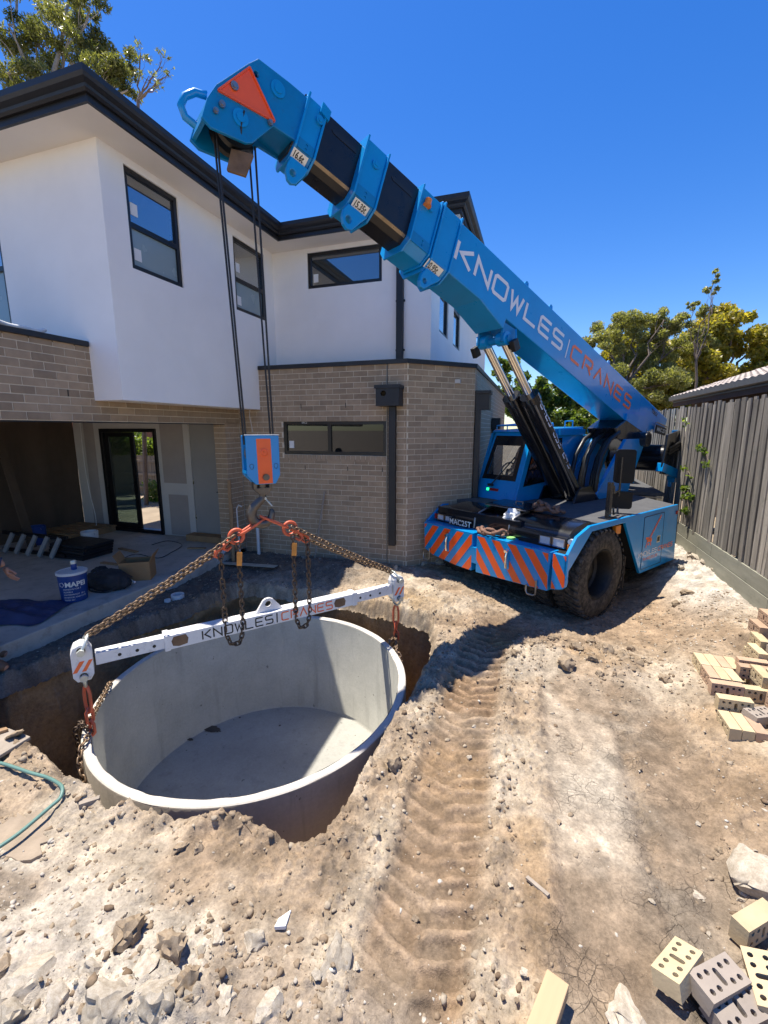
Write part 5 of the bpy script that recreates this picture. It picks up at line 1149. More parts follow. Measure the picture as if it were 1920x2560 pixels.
# ---- spreader beam
BE0, BE1, ZB = Vector((-3.40, 2.395, 0)), Vector((-1.478, 4.84, 0)), .45
bd = (BE1-BE0).normalized(); bnn = Vector((bd.y, -bd.x, 0)); BCEN = (BE0+BE1)/2; HALF = (BE1-BE0).length/2
SPB = lambda x, z, t: BCEN+bd*x+bnn*t+Vector((0, 0, z))
beam = thing('spreader_beam', 'long white steel spreader beam with lettering hanging over the tank', 'spreader beam', tuple(BCEN+Vector((0, 0, ZB))), math.atan2(bd.y, bd.x))
def bbox(name, x0, x1, z0, z1, w, mat='beam_white', parent=None, bevel=.004):
    return obj(name, MB().prism([(x0, z0), (x1, z0), (x1, z1), (x0, z1)], SPB, -w/2, w/2), mat, parent or beam, bevel=bevel)
main = bbox('beam_body', -.93, .97, ZB-.065, ZB+.065, .13)
for sg in (-1, 1):
    a, b = (-HALF+.09, -.931) if sg < 0 else (.971, HALF-.09)
    inn = bbox('beam_extension', a, b, ZB-.05, ZB+.05, .10); bbox('beam_sleeve', -.955 if sg < 0 else .93, -.91 if sg < 0 else .985, ZB-.072, ZB+.072, .144, parent=main)
    for k in range(3):
        x = sg*(HALF-.26-.13*k); obj('pin_hole', MB().cyl(SPB(x, ZB-.005, .0501), SPB(x, ZB-.005, .0515), .014, 14), 'print_black', inn)
    ep = obj('end_plate', MB().holed([(sg*HALF-.072, ZB-.11), (sg*HALF-.045, ZB-.155), (sg*HALF+.045, ZB-.155), (sg*HALF+.072, ZB-.11), (sg*HALF+.072, ZB+.09), (sg*HALF+.05, ZB+.14), (sg*HALF, ZB+.16), (sg*HALF-.05, ZB+.14), (sg*HALF-.072, ZB+.09)],
        [circ(sg*HALF, ZB+.105, .030, 14), circ(sg*HALF, ZB-.112, .028, 14)], SPB, -.065, .068), 'beam_white', beam, bevel=.006)
    for k in range(2):
        x0 = sg*HALF-.072+k*.062; obj('end_stripe', MB().add([SPB(x0, ZB-.07, .0695), SPB(x0+.03+.0, ZB-.07, .0695), SPB(min(x0+.09, sg*HALF+.073), ZB+.02, .0695), SPB(min(x0+.055, sg*HALF+.073), ZB+.02, .0695)], [(0, 1, 2, 3)]), 'orange_vinyl', ep)
    obj('worn_patch', MB().add([SPB(sg*.80-.06+dx, ZB+dz, .0662) for dx, dz in ((-.03, -.035), (.02, -.05), (.09, -.04), (.10, .01), (.08, .05), (-.02, .048), (-.04, .01))], [(0, 1, 2, 3, 4, 5, 6)]), 'rust_plate', main)
    for z, nm in ((ZB+.105, 'up'), (ZB-.112, 'down')):
        d_ = 1 if nm == 'up' else -1
        sh = obj('shackle', MB().tube([SPB(sg*HALF-.0, z, -.085), SPB(sg*HALF-sg*d_*.03*(nm == 'up'), z+d_*.05, -.085), SPB(sg*HALF-sg*.05*(nm == 'up'), z+d_*.10, -.03), SPB(sg*HALF-sg*.055*(nm == 'up'), z+d_*.105, .03), SPB(sg*HALF-sg*.03*(nm == 'up'), z+d_*.05, .085), SPB(sg*HALF, z, .085)], .013, 10), 'zinc', beam, smooth=60)
        obj('shackle_pin', MB().cyl(SPB(sg*HALF, z, -.105), SPB(sg*HALF, z, .105), .017, 14).cyl(SPB(sg*HALF, z, .095), SPB(sg*HALF, z, .118), .030, 6), 'zinc', sh, smooth=30)
obj('centre_lug', MB().holed([(-.13, ZB+.066), (.15, ZB+.066), (.05, ZB+.185), (.02, ZB+.20), (-.02, ZB+.20), (-.05, ZB+.185)], [circ(0, ZB+.14, .032, 16)], SPB, -.015, .015), 'beam_white', beam, bevel=.004)
btx = lambda x, y: SPB(x, ZB-.042+y, .0672)
mb = MB(); xe = strokes(mb, 'KNOWLES|', btx, -.64, 0, .072, .082, .098, .0125); obj('lettering', mb, 'print_black', main, flip_fix=False)
mb = MB(); strokes(mb, 'CRANES', btx, xe+.008, 0, .072, .082, .098, .0125); obj('lettering', mb, 'orange_vinyl', main, flip_fix=False)

# ---- chains: every link is a mesh of its own
def link_mesh(L_, W_, r, mat, nm='chain_link', n=20, k=7):
    pts = []; R_ = W_/2; st = L_/2-R_
    for i in range(n//2+1):
        a = -math.pi/2+math.pi*i/(n//2); pts.append((st+R_*math.cos(a), R_*math.sin(a), 0))
    for i in range(n//2+1):
        a = math.pi/2+math.pi*i/(n//2); pts.append((-st+R_*math.cos(a), R_*math.sin(a), 0))
    mb = MB().tube(pts, r, k, closed=True); me = bpy.data.meshes.new(nm); me.from_pydata(mb.v, [], mb.f)
    me.polygons.foreach_set('use_smooth', np.ones(len(me.polygons), bool)); me.materials.append(MATS[mat]); return me
LK = link_mesh(.062, .036, .0078, 'chain_steel', n=12, k=6); LKD = link_mesh(.062, .036, .0078, 'chain_dark', n=12, k=6); LKO = link_mesh(.115, .055, .011, 'sling_orange', n=16, k=8)
def chain(label, path, me=LK, pitch=.0465, group=None, slack=0.0):
    """links strung along a polyline, every second one turned by a right angle"""
    P = [Vector(p) for p in path]; seg = [(P[i+1]-P[i]).length for i in range(len(P)-1)]; tot = sum(seg); n = max(2, int(tot/pitch))
    root = thing('chain', label, 'chain', tuple(P[0]), 0, group); inv = PINV[root.name]['base_inv']
    def at(d):
        i = 0
        while i < len(seg)-1 and d > seg[i]: d -= seg[i]; i += 1
        return P[i].lerp(P[i+1], min(1, d/seg[i]))
    for k in range(n):
        a, b = at(tot*k/n), at(tot*(k+1)/n); d = (b-a).normalized(); q = d.to_track_quat('X', 'Z').to_matrix().to_4x4()
        o = bpy.data.objects.new('link', me); COL.objects.link(o); o.parent = root; o.matrix_parent_inverse = inv
        o.matrix_basis = Matrix.Translation((a+b)/2) @ q @ Matrix.Rotation(math.radians(45+90*(k % 2)+random.uniform(-9, 9)), 4, 'X')
    return root
def sagline(a, b, sag, n=8):
    a, b = Vector(a), Vector(b); return [a.lerp(b, t)-Vector((0, 0, sag*4*t*(1-t))) for t in np.linspace(0, 1, n)]
SL = SPB(-HALF+.05, ZB+.205, 0); SR = SPB(HALF-.05, ZB+.205, 0)
HL = bc+bx*-.055+Vector((0, 0, 1.425)); HR = bc+bx*.055+Vector((0, 0, 1.44))
RL = HL.lerp(SL, .16); RR = HR.lerp(SR, .15)
chains_up = 'paired sling chains between hook and beam'
for nm, a, b, off in (('left', RL, SL, 1), ('right', RR, SR, 1)):
    end = 'end near the slab' if nm == 'left' else 'end near the crane'
    for k, (o, sg) in enumerate(((.030, .012), (-.030, .02))):
        chain('%s strand of the paired sling chain to the beam %s' % (('upper', 'lower')[k], end), sagline(a+bnn*o+Vector((0, 0, .03-.06*k)), b+bnn*o*.4+Vector((0, 0, .012-.03*k)), sg), LK, group='sling chains over the beam')
def master(name, a, b, lab):
    """oblong ring over the hook, round link, shortening claws"""
    root = thing(name, lab, 'chain fitting', tuple(a)); d = (b-a).normalized(); u = Vector((0, 0, 1)); sd = d.cross(u).normalized(); upp = sd.cross(d)
    pts = [a-d*.06+sd*x*.040+d*(y) for x, y in ((-.55, .0), (0, -.03), (.55, 0), (.9, .06), (.9, .20), (.5, .255), (0, .27), (-.5, .255), (-.9, .20), (-.9, .06))]
    obj('oblong_ring', MB().tube(pts, .014, 10, closed=True), 'sling_orange', root, smooth=60)
    c = a+d*.235
    obj('round_link', MB().tube([c+d*.065*math.cos(t)+upp*.065*math.sin(t) for t in np.linspace(0, 6.283, 22)[:-1]], .017, 10, closed=True), 'sling_orange', root, smooth=60)
    for k, (o, e) in enumerate(((.022, .30), (-.022, .40))):
        q = a+d*e+sd*o; obj('grab_hook', MB().tube([q-d*.06, q, q+d*.06-upp*.01, q+d*.09-upp*.04, q+d*.07-upp*.07, q+d*.02-upp*.065], .016, 10, taper=[.8, 1.1, 1.2, 1.1, 1, .7]), 'sling_orange', root, smooth=60)
    return root
master('sling_ring', HL, SL, 'orange master link on the hook with claws towards the tools on the slab'); master('sling_ring', HR, SR, 'orange master link on the hook with claws towards the crane')
for a, b, lab in ((HL, SL, 'rusty slack chain hanging in a loop below the ring near the open room'), (HR, SR, 'rusty slack chain hanging in a loop below the ring near the window')):
    d = (b-a).normalized(); p1 = a+d*.24+bnn*.06-Vector((0, 0, .05)); p2 = a+d*.42+bnn*.05-Vector((0, 0, .05)); zb_ = .30
    chain(lab, [p1, (p1.x, p1.y, zb_+.10), Vector((p1.x, p1.y, zb_)).lerp(Vector((p2.x, p2.y, zb_)), .25)-Vector((0, 0, .02)), Vector((p1.x, p1.y, zb_)).lerp(Vector((p2.x, p2.y, zb_)), .75)-Vector((0, 0, .02)), (p2.x, p2.y, zb_+.10), p2], LKD, group='slack chain loops')
    tg = p1+Vector((.03, -.03, -.12)); tag(obj('sling_tag', MB().box(-.024, .024, -.0015, .0015, -.085, .045, Matrix.Translation(tg) @ Matrix.Rotation(.5, 4, 'Z') @ Matrix.Rotation(.08, 4, 'Y')), 'tag_orange'), 'small orange rating tag on the chain near the %s' % ('open room' if a is HL else 'window'), 'tag')

# ---- tank
TC, TR, TTH, TZ, TF = Vector((-2.53, 3.51, 0)), 1.50, .080, -.205, -1.50
tank = thing('concrete_tank', 'open round precast concrete tank lowered into the clay pit', 'tank', (TC.x, TC.y, -1.62))
tilt = lambda x, y: .01*(x-TC.x)+.04*(y-TC.y)
def TM(x, y, z): return (TC.x+x, TC.y+y, z+.01*x+.04*y)
def ringwall(r_out, r_in, z0, z1, n=120): 
    return MB().lathe([(r_in, z0), (r_in, z1), (r_in+.004, z1+.002)], TM, n)
rng_ = np.random.default_rng(3)
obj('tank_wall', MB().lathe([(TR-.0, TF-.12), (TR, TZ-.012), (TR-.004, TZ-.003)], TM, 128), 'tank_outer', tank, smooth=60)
obj('inner_wall', MB().lathe([(TR-TTH+.004, TZ-.003), (TR-TTH, TZ-.014), (TR-TTH, TF+.02), (TR-TTH-.02, TF)], TM, 128), 'tank_concrete', tank, smooth=60)
n = 256; mb = MB()
for k in range(n):
    a = 2*math.pi*k/n; w1 = .006*(vnoise(np.array([k*.21]), np.array([0.]), 5)[0]-.5); w2 = .010*(vnoise(np.array([k*.33]), np.array([3.]), 6)[0]-.4)
    for rr, zz in ((TR-.004+w1, TZ-.003), (TR-.014+w1, TZ+.004), (TR-TTH+.014+w2, TZ+.004), (TR-TTH+.004+w2, TZ-.003)): mb.v.append(TM(rr*math.cos(a), rr*math.sin(a), zz))
for k in range(n):
    j = (k+1) % n
    for i in range(3): mb.f.append((k*4+i, k*4+i+1, j*4+i+1, j*4+i))
obj('tank_rim', mb, 'tank_rim', tank, smooth=30)
obj('tank_floor', MB().lathe([(TR-TTH-.02, TF), (.9, TF+.006), (.0, TF+.008)], TM, 96), 'tank_floor', tank, smooth=60)
obj('tank_base', MB().lathe([(TR, TF-.12), (.01, TF-.125)], TM, 64), 'tank_concrete', tank)
pmat('stain_dark', (.075, .06, .045), .8, var=.3, scale=8)
pmat('render_patch', (.55, .53, .50), .9, var=.1, scale=8)
def blob(cx, cy, rx, ry, seed, n=22, rot=0):
    r_ = random.Random(seed); return [(cx+math.cos(t+rot)*rx*(.7+.6*r_.random()), cy+math.sin(t+rot)*ry*(.7+.6*r_.random())) for t in np.linspace(0, 6.283, n)[:-1]]
for k, (px, py, rx, ry) in enumerate(((528, 1826, .13, .05), (474, 1850, .05, .02), (600, 1800, .012, .012), (700, 1821, .012, .012))):
    p_ = onZ(px, py, TF); b_ = blob(p_[0]-TC.x, p_[1]-TC.y, rx, ry, k, 40); obj('floor_stain', MB().prism(b_, TM, TF+.0085, TF+.011), 'stain_dark', tank)
obj('floor_outlet', MB().cyl(TM(.12, -.92, TF+.005), TM(.12, -.92, TF+.03), .03, 12), 'steel', tank, smooth=40)
# joint groove on the right inner face
for k in range(4):
    a = .17+k*.018; q0 = TM((TR-TTH-.002)*math.cos(a), (TR-TTH-.002)*math.sin(a), TZ-.02); q1 = TM((TR-TTH-.002)*math.cos(a), (TR-TTH-.002)*math.sin(a), TF+.25)
    if k in (0, 3): obj('joint_line', MB().tube([q0, q1], .005, 6), 'stain_dark', tank)
# lower chains from the beam ends to the tank
E0 = SPB(-HALF, ZB-.245, 0); E1 = SPB(HALF, ZB-.245, 0)
def ringpt(adeg, r, z): a = math.radians(adeg); return Vector(TM(r*math.cos(a), r*math.sin(a), z))
def oring(lab, p, grp):
    r_ = thing('orange_link', lab, 'chain fitting', tuple(p), 0, grp)
    obj('oblong_ring', MB().tube([p+Vector((x*.032, 0, z)) for x, z in ((-.6, .0), (0, .02), (.6, 0), (1, -.05), (1, -.17), (.6, -.215), (0, -.23), (-.6, -.215), (-1, -.17), (-1, -.05))], .013, 10, closed=True), 'sling_orange', r_, smooth=60)
    obj('connector', MB().tube([p+Vector((0, x*.028, -.22+z)) for x, z in ((-1, 0), (0, .03), (1, 0), (1, -.09), (0, -.12), (-1, -.09))], .013, 10, closed=True), 'sling_orange', r_, smooth=60)
    obj('connector', MB().tube([p+Vector((x*.024+.01, 0, -.33+z)) for x, z in ((-1, 0), (0, .03), (1, 0), (1, -.08), (0, -.11), (-1, -.08))], .012, 10, closed=True), 'sling_orange', r_, smooth=60)
    return p-Vector((0, 0, .40))
q = oring('orange sling links under the beam end above the cut clay wall', E0, 'orange sling links'); qa = E0-Vector((0, 0, .30))
a_w = math.degrees(math.atan2(E0.y-TC.y, E0.x-TC.x))
chain('rusty chain slung over the tank rim down to the green hose side', [q, ringpt(a_w+5, TR+.0, TZ+.035), ringpt(a_w+9, TR+.03, TZ-.04), ringpt(a_w+16, TR+.03, -.48), ringpt(a_w+23, TR+.03, -.95)], LK, group='lower tank chains')
chain('dark doubled chain hanging outside the tank against the clay, first strand', [q, ringpt(a_w-10, TR+.03, TZ+.02), ringpt(a_w-14, TR+.03, -.45), ringpt(a_w-15, TR+.03, -1.0)], LKD, group='lower tank chains')
chain('dark chain hanging outside the tank wall beside the doubled strand', [qa, ringpt(a_w-5, TR+.04, TZ+.05), ringpt(a_w-7, TR+.04, -.40), ringpt(a_w-8, TR+.03, -1.0)], LKD, group='lower tank chains')
chain('rusty chain running back along the tank rim below the beam sleeve', [qa, ringpt(a_w-32, TR-.02, TZ+.03), ringpt(a_w-36, TR+.02, TZ-.03), ringpt(a_w-37, TR+.02, -.8)], LK, group='lower tank chains')
q2 = oring('orange sling links under the beam end beside the crane', E1, 'orange sling links')
a_e = math.degrees(math.atan2(E1.y-TC.y, E1.x-TC.x))
chain('rusty chain hanging behind the tank rim under the far beam end', [q2, ringpt(a_e-4, TR+.03, TZ), ringpt(a_e-5, TR+.03, -.9)], LK, group='far lower chains'); chain('second rusty chain behind the tank rim under the far beam end', [q2, ringpt(a_e-14, TR+.0, TZ+.03), ringpt(a_e-17, TR+.03, TZ-.05), ringpt(a_e-18, TR+.03, -.8)], LK, group='far lower chains')
chain('orange painted chain tail below the beam end beside the crane', [E1-Vector((0, .0, .32)), E1-Vector((.02, .02, .62))], LKD, group='far lower chains')
# ------------------------------------------------------------------ paling fence on the boundary
pmat('paling_grey', (.26, .228, .185), .9, var=.45, scale=5, bump=.6, bscale=30, bdist=.006, rnd=.42, stretch=(3, 3, .25), dirt=.35, dirtcol=(.09, .10, .065))
pmat('plinth_board', (.27, .26, .20), .9, var=.25, scale=4, bump=.4, bscale=25, rnd=.15, stretch=(2, .3, 2), dirt=.3, dirtcol=(.11, .12, .075))
pmat('paling_tan', (.26, .20, .14), .9, var=.25, scale=5, rnd=.15, stretch=(3, 3, .25))
FX = 2.56
fence = thing('paling_fence', 'tall weathered grey paling fence with plinth boards along the boundary', 'fence', (FX, 9.3, .2))
pal = []
for k in range(3):
    b = bmesh.new(); bmesh.ops.create_cube(b, size=1.0)
    bmesh.ops.subdivide_edges(b, edges=[e for e in b.edges if abs(e.verts[0].co.z-e.verts[1].co.z) > .5], cuts=5)
    rr = random.Random(k)
    for v in b.verts:
        v.co.x = v.co.x*.016+.006*math.sin(v.co.z*3+k*2)+(.010*max(0, -v.co.z-.1) if k == 1 else 0); v.co.y = v.co.y*.098+rr.uniform(-.0025, .0025)
    me = bpy.data.meshes.new('paling'); b.to_mesh(me); b.free(); me.materials.append(MATS['paling_grey']); pal.append(me)
finv = PINV[fence.name]['base_inv']
y = 4.2; k = 0
while y < 14.6:
    o = bpy.data.objects.new('paling', pal[random.choice((0, 0, 1, 2))]); COL.objects.link(o); o.parent = fence; o.matrix_parent_inverse = finv
    z1 = 2.695+random.uniform(-.035, .03); z0 = .635+random.uniform(-.03, .02)
    if random.random() < .12: z0 -= random.uniform(.04, .12)
    if 6.7 < y < 7.05: z0 += random.uniform(-.02, .10)
    o.location = (FX+(.011 if k % 2 else -.006)+random.uniform(-.004, .004), y, (z0+z1)/2); o.scale = (1, random.uniform(.93, 1.06), z1-z0)
    o.rotation_euler = (random.uniform(-.012, .012)-.012, random.uniform(-.010, .010), random.uniform(-.10, .10))
    y += .0865+random.uniform(-.004, .006); k += 1
for r_, (z0, z1) in enumerate(((.262, .452), (.458, .648))):
    y = 3.4-r_*.6
    while y < 14.5:
        y2 = y+2.38; t = .03*r_
        obj('plinth_board', MB().box(FX-.028+.005*r_, FX-.004+.005*r_, y, y2-.006, z0-.04*(r_ == 0), z1), 'plinth_board', fence, bevel=.004); y = y2
for y in np.arange(4.4, 14.6, 2.4): obj('fence_post', MB().box(FX+.02, FX+.12, y-.05, y+.05, .1, 2.6), 'paling_grey', fence)
for z in (.8, 1.6, 2.4): obj('fence_rail', MB().box(FX+.02, FX+.06, 4.2, 14.6, z-.04, z+.04), 'paling_grey', fence)
# ------------------------------------------------------------------ leaves
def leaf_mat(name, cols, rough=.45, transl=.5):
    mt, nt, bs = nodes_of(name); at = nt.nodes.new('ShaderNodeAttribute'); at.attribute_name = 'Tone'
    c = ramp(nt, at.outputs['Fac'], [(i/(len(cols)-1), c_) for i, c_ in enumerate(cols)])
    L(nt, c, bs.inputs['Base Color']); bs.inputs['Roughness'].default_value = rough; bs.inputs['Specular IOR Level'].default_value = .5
    tr = nt.nodes.new('ShaderNodeBsdfTranslucent'); L(nt, mixc(nt, 1.0, c, (1.9, 1.9, .75), 'MULTIPLY'), tr.inputs['Color'])
    mx = nt.nodes.new('ShaderNodeMixShader'); mx.inputs[0].default_value = transl; L(nt, bs.outputs[0], mx.inputs[1]); L(nt, tr.outputs[0], mx.inputs[2])
    L(nt, mx.outputs[0], nt.nodes['Material Output'].inputs['Surface']); MATS[name] = mt
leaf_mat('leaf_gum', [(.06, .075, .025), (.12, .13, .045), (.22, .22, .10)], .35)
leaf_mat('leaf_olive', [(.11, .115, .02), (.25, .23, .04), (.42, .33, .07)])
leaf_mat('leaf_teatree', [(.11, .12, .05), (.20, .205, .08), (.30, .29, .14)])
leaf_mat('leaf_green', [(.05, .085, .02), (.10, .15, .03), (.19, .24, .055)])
pmat('bark_grey', (.16, .12, .095), .9, var=.3, scale=6, bump=.5, bscale=25, bdist=.02)
pmat('bark_pale', (.32, .28, .23), .85, var=.25, scale=5, bump=.3, bscale=20, bdist=.02)
def leaf_cloud(name, centres, radii, n, size, aspect, droop, mat, parent, seed, flat=.0):
    """n leaf faces in clumps: centres are clump centres, radii their spreads"""
    g = np.random.default_rng(seed); C_ = np.asarray(centres); R_ = np.asarray(radii); w = R_**2; idx = g.choice(len(C_), n, p=w/w.sum())
    v = g.normal(size=(n, 3)); v /= np.linalg.norm(v, axis=1)[:, None]; rad = g.random(n)**.45
    P = C_[idx]+v*(rad*R_[idx])[:, None]*np.array([1, 1, .8])
    a = g.normal(size=(n, 3)); a[:, 2] = a[:, 2]*(1-flat)-droop; a /= np.linalg.norm(a, axis=1)[:, None]
    b = np.cross(a, g.normal(size=(n, 3))); b /= np.linalg.norm(b, axis=1)[:, None]
    s = size*(.6+.8*g.random(n))[:, None]; A = a*s; B = b*s*aspect
    V = np.stack([P-A*.5, P+B*.5, P+A*.5, P-B*.5], 1).reshape(-1, 3); F = np.arange(4*n).reshape(-1, 4)
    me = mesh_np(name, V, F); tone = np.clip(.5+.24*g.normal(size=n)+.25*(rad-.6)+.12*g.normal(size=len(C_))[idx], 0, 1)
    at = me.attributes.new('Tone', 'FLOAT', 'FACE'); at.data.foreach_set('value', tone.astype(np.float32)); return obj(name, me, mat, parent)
def limb(mb, a, b, r0, r1, seed, n=6, wob=.06):
    g = random.Random(seed); a, b = Vector(a), Vector(b); Ln = (b-a).length; pts = []
    for k in range(n+1):
        t = k/n; w = math.sin(math.pi*t)*wob*Ln; pts.append(a.lerp(b, t)+Vector((g.uniform(-w, w), g.uniform(-w, w), g.uniform(-w, w)*.5)))
    mb.tube(pts, 1.0, 7, taper=[r0+(r1-r0)*k/n for k in range(n+1)]); return pts
def make_tree(name, label, base, fork, clumps, nleaf, lsize, lmat, bark, seed, r0=.14, aspect=.4, droop=.3, twigs=2, sub=7, group=None, spread=1.0):
    """clumps: (x, y, z, radius); each is broken into smaller leaf bunches carried by twigs"""
    base = Vector(base); fork = Vector(fork); t = thing(name, label, 'tree', tuple(base), 0, group); g = random.Random(seed)
    mb = MB(); limb(mb, base, fork, r0, r0*.65, seed, 6, .03); cs = []; rs = []
    for i, (x, y, z, r) in enumerate(clumps):
        c = Vector((x, y, z)); mid = limb(mb, fork, c, r0*.42, r0*.10, seed+i+1, 6, .07)
        for k in range(sub):
            v = Vector((g.gauss(0, 1), g.gauss(0, 1), g.gauss(0, .8))).normalized()*r*g.uniform(.45, 1.0)*spread; q = c+v
            if k < twigs*2: limb(mb, mid[g.randrange(3, 7)], q, r0*.10, r0*.025, seed+97*i+k, 4, .1)
            cs.append(tuple(q)); rs.append(r*g.uniform(.26, .5))
    obj('trunk', mb, bark, t, smooth=60)
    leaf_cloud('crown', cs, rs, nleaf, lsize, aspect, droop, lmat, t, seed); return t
def pxclumps(d, lst, dj=.6, seed=1):
    g = random.Random(seed); out = []
    for px, py, r in lst:
        dd = d+g.uniform(-dj, dj); p = atD(px, py, dd); out.append((p[0], p[1], p[2], r/FPX*dd))
    return out
b0 = atD(90, 900, 13.5)
make_tree('gum_tree', 'tall gum tree with drooping olive leaves rising behind the white eave', (b0[0], b0[1], 0), atD(110, 330, 13.5),
    pxclumps(13.5, [(20, 60, 75), (90, 110, 80), (170, 60, 70), (205, 140, 75), (110, 215, 75), (20, 185, 80), (265, 200, 60), (305, 150, 42), (225, 20, 48), (320, 225, 38), (60, -60, 90), (190, -70, 70)], seed=3), 26000, .16, 'leaf_gum', 'bark_pale', 21, r0=.20, aspect=.22, droop=.7)
b1 = atD(330, 900, 13)
make_tree('thin_gum', 'thin half bare gum branch with few pinkish leaves against the sky', (b1[0], b1[1], 0), atD(345, 250, 13), pxclumps(13, [(372, 190, 26), (405, 150, 22), (350, 130, 24), (425, 180, 12), (395, 215, 16)], seed=4), 330, .12, 'leaf_gum', 'bark_grey', 33, r0=.07, aspect=.25, droop=.7, twigs=4, sub=6)
b2 = atD(1545, 1050, 19)
make_tree('tea_tree', 'straggly grey green tea tree with bare twigs beyond the fence', (b2[0], b2[1], .2), atD(1560, 980, 19),
    pxclumps(19, [(1480, 880, 40), (1510, 830, 42), (1560, 850, 50), (1600, 810, 46), (1545, 920, 55), (1640, 850, 52), (1660, 800, 40), (1480, 950, 40), (1615, 920, 55), (1690, 870, 50), (1490, 1000, 42), (1550, 985, 50), (1610, 990, 50), (1670, 960, 55), (1440, 960, 26)], seed=5), 46000, .14, 'leaf_teatree', 'bark_grey', 41, r0=.15, aspect=.35, droop=-.1, twigs=5, sub=9, spread=1.15)
b3 = atD(1745, 1050, 18)
make_tree('sapling', 'slender sapling with a tall feathery tip above the olive tree', (b3[0], b3[1], .2), atD(1740, 900, 18), pxclumps(18, [(1745, 830, 26), (1765, 770, 24), (1780, 725, 17), (1790, 690, 13), (1715, 800, 22), (1770, 850, 26), (1730, 760, 14)], seed=6), 2600, .14, 'leaf_teatree', 'bark_grey', 47, r0=.07, aspect=.4, droop=-.3, twigs=3, sub=6)
b4 = atD(1830, 1050, 21)
make_tree('olive_tree', 'dense rounded tree with yellow green crown behind the tiled roof', (b4[0], b4[1], .2), atD(1820, 960, 21),
    pxclumps(21, [(1770, 850, 60), (1830, 830, 62), (1885, 860, 60), (1740, 920, 66), (1815, 905, 78), (1900, 930, 66), (1680, 930, 60), (1640, 985, 50), (1720, 985, 60), (1960, 880, 70), (1690, 1010, 50), (1600, 1020, 40)], seed=7), 46000, .20, 'leaf_olive', 'bark_grey', 53, r0=.2, aspect=.5, droop=.1, sub=10)
b5 = atD(1330, 1080, 16)
make_tree('green_tree', 'bright green leafy tree seen between the boom and the house', (b5[0], b5[1], 0), atD(1330, 1040, 16),
    pxclumps(16, [(1255, 925, 30), (1290, 960, 34), (1345, 985, 38), (1400, 1010, 40), (1440, 1045, 38), (1350, 1040, 40), (1250, 990, 26), (1395, 955, 22), (1480, 1060, 30), (1290, 905, 16), (1300, 1010, 40), (1420, 970, 30), (1380, 1060, 40), (1450, 1000, 34)], seed=8), 18000, .17, 'leaf_green', 'bark_pale', 59, r0=.13, aspect=.5, droop=.1, sub=9)
b6 = atD(1480, 1080, 17.5)
make_tree('hedge_tree', 'dark leafy tree beneath the boom foot beyond the yard', (b6[0], b6[1], 0), atD(1470, 1050, 17.5), pxclumps(17.5, [(1450, 1080, 40), (1510, 1060, 40), (1420, 1100, 30), (1550, 1040, 40), (1600, 1050, 42), (1370, 1095, 26)], seed=9), 11000, .18, 'leaf_green', 'bark_grey', 61, r0=.12, aspect=.5, droop=.1, sub=8)
b7 = atD(1590, 1060, 23)
make_tree('bushy_tree', 'broad bushy tree filling the gap between boom and tiled roof', (b7[0], b7[1], .2), atD(1590, 1000, 23),
    pxclumps(23, [(1480, 950, 48), (1530, 905, 55), (1590, 880, 55), (1650, 890, 55), (1710, 890, 55), (1545, 975, 58), (1620, 965, 60), (1690, 960, 60), (1470, 1010, 45), (1560, 1030, 45), (1640, 1030, 45), (1750, 950, 50)], seed=12), 42000, .19, 'leaf_olive', 'bark_grey', 83, r0=.2, aspect=.5, droop=.1, sub=10)
# creeping plants coming through the fence
def creeper(lab, pts, n, seed):
    t = thing('creeper', lab, 'plant', pts[0], 0, 'creepers on the fence'); g = random.Random(seed); mb = MB(); mb.tube(pts, .006, 5); obj('stem', mb, 'bark_grey', t)
    leaf_cloud('leaves', [(p[0]-.02+g.uniform(-.02, .0), p[1]+g.uniform(-.05, .05), p[2]+g.uniform(-.05, .05)) for p in pts for _ in range(4)], [.06]*(len(pts)*4), n, .07, .6, .1, 'leaf_green', t, seed)
def fpx(px, py): return tuple(onX(px, py, FX-.05))
creeper('leafy creeper sprouting high between two palings', [fpx(1772, 1160), fpx(1764, 1125), fpx(1752, 1118)], 60, 2)
creeper('bushy creeper climbing the fence base beside the crane', [fpx(1722, 1275), fpx(1718, 1245), fpx(1716, 1225), fpx(1730, 1240)], 190, 3)
creeper('small creeper sprig at mid height on the fence', [fpx(1728, 1190), fpx(1716, 1172)], 26, 4)
creeper('single creeper sprig near the top of the palings', [fpx(1722, 1060), fpx(1720, 1045)], 12, 5)
# ------------------------------------------------------------------ neighbour's house over the fence
pmat('tile_pale', (.40, .34, .295), .85, var=.15, scale=5, rnd=.14, bump=.3, bscale=40)
pmat('neighbour_brick', (.10, .06, .045), .9, var=.2, scale=8)
pmat('gutter_grey', (.13, .125, .12), .6, var=.1)
nb = thing('neighbour_house', 'low house with pale tiled roof behind the paling fence', 'house', (5.2, 12.0, .24))
NX, NZ = 3.75, 3.17
obj('wall', MB().box(4.15, 9, 8.2, 15.2, .1, 3.1), 'neighbour_brick', nb)
obj('eave_lining', MB().box(NX+.02, 4.3, 7.6, 15.6, 3.06, 3.09), 'gutter_grey', nb)
obj('gutter', MB().prism([(NX-.06, NZ-.05), (NX+.04, NZ-.07), (NX+.05, NZ+.06), (NX+.035, NZ+.06), (NX+.03, NZ-.04), (NX-.05, NZ-.03), (NX-.055, NZ+.06), (NX-.07, NZ+.06)], lambda x, z, t: (x, t, z), 7.6, 15.7), 'gutter_grey', nb)
obj('fascia', MB().box(NX+.05, NX+.08, 7.6, 15.65, 2.95, NZ+.03), 'neighbour_brick', nb)
roof_sl = math.radians(19)
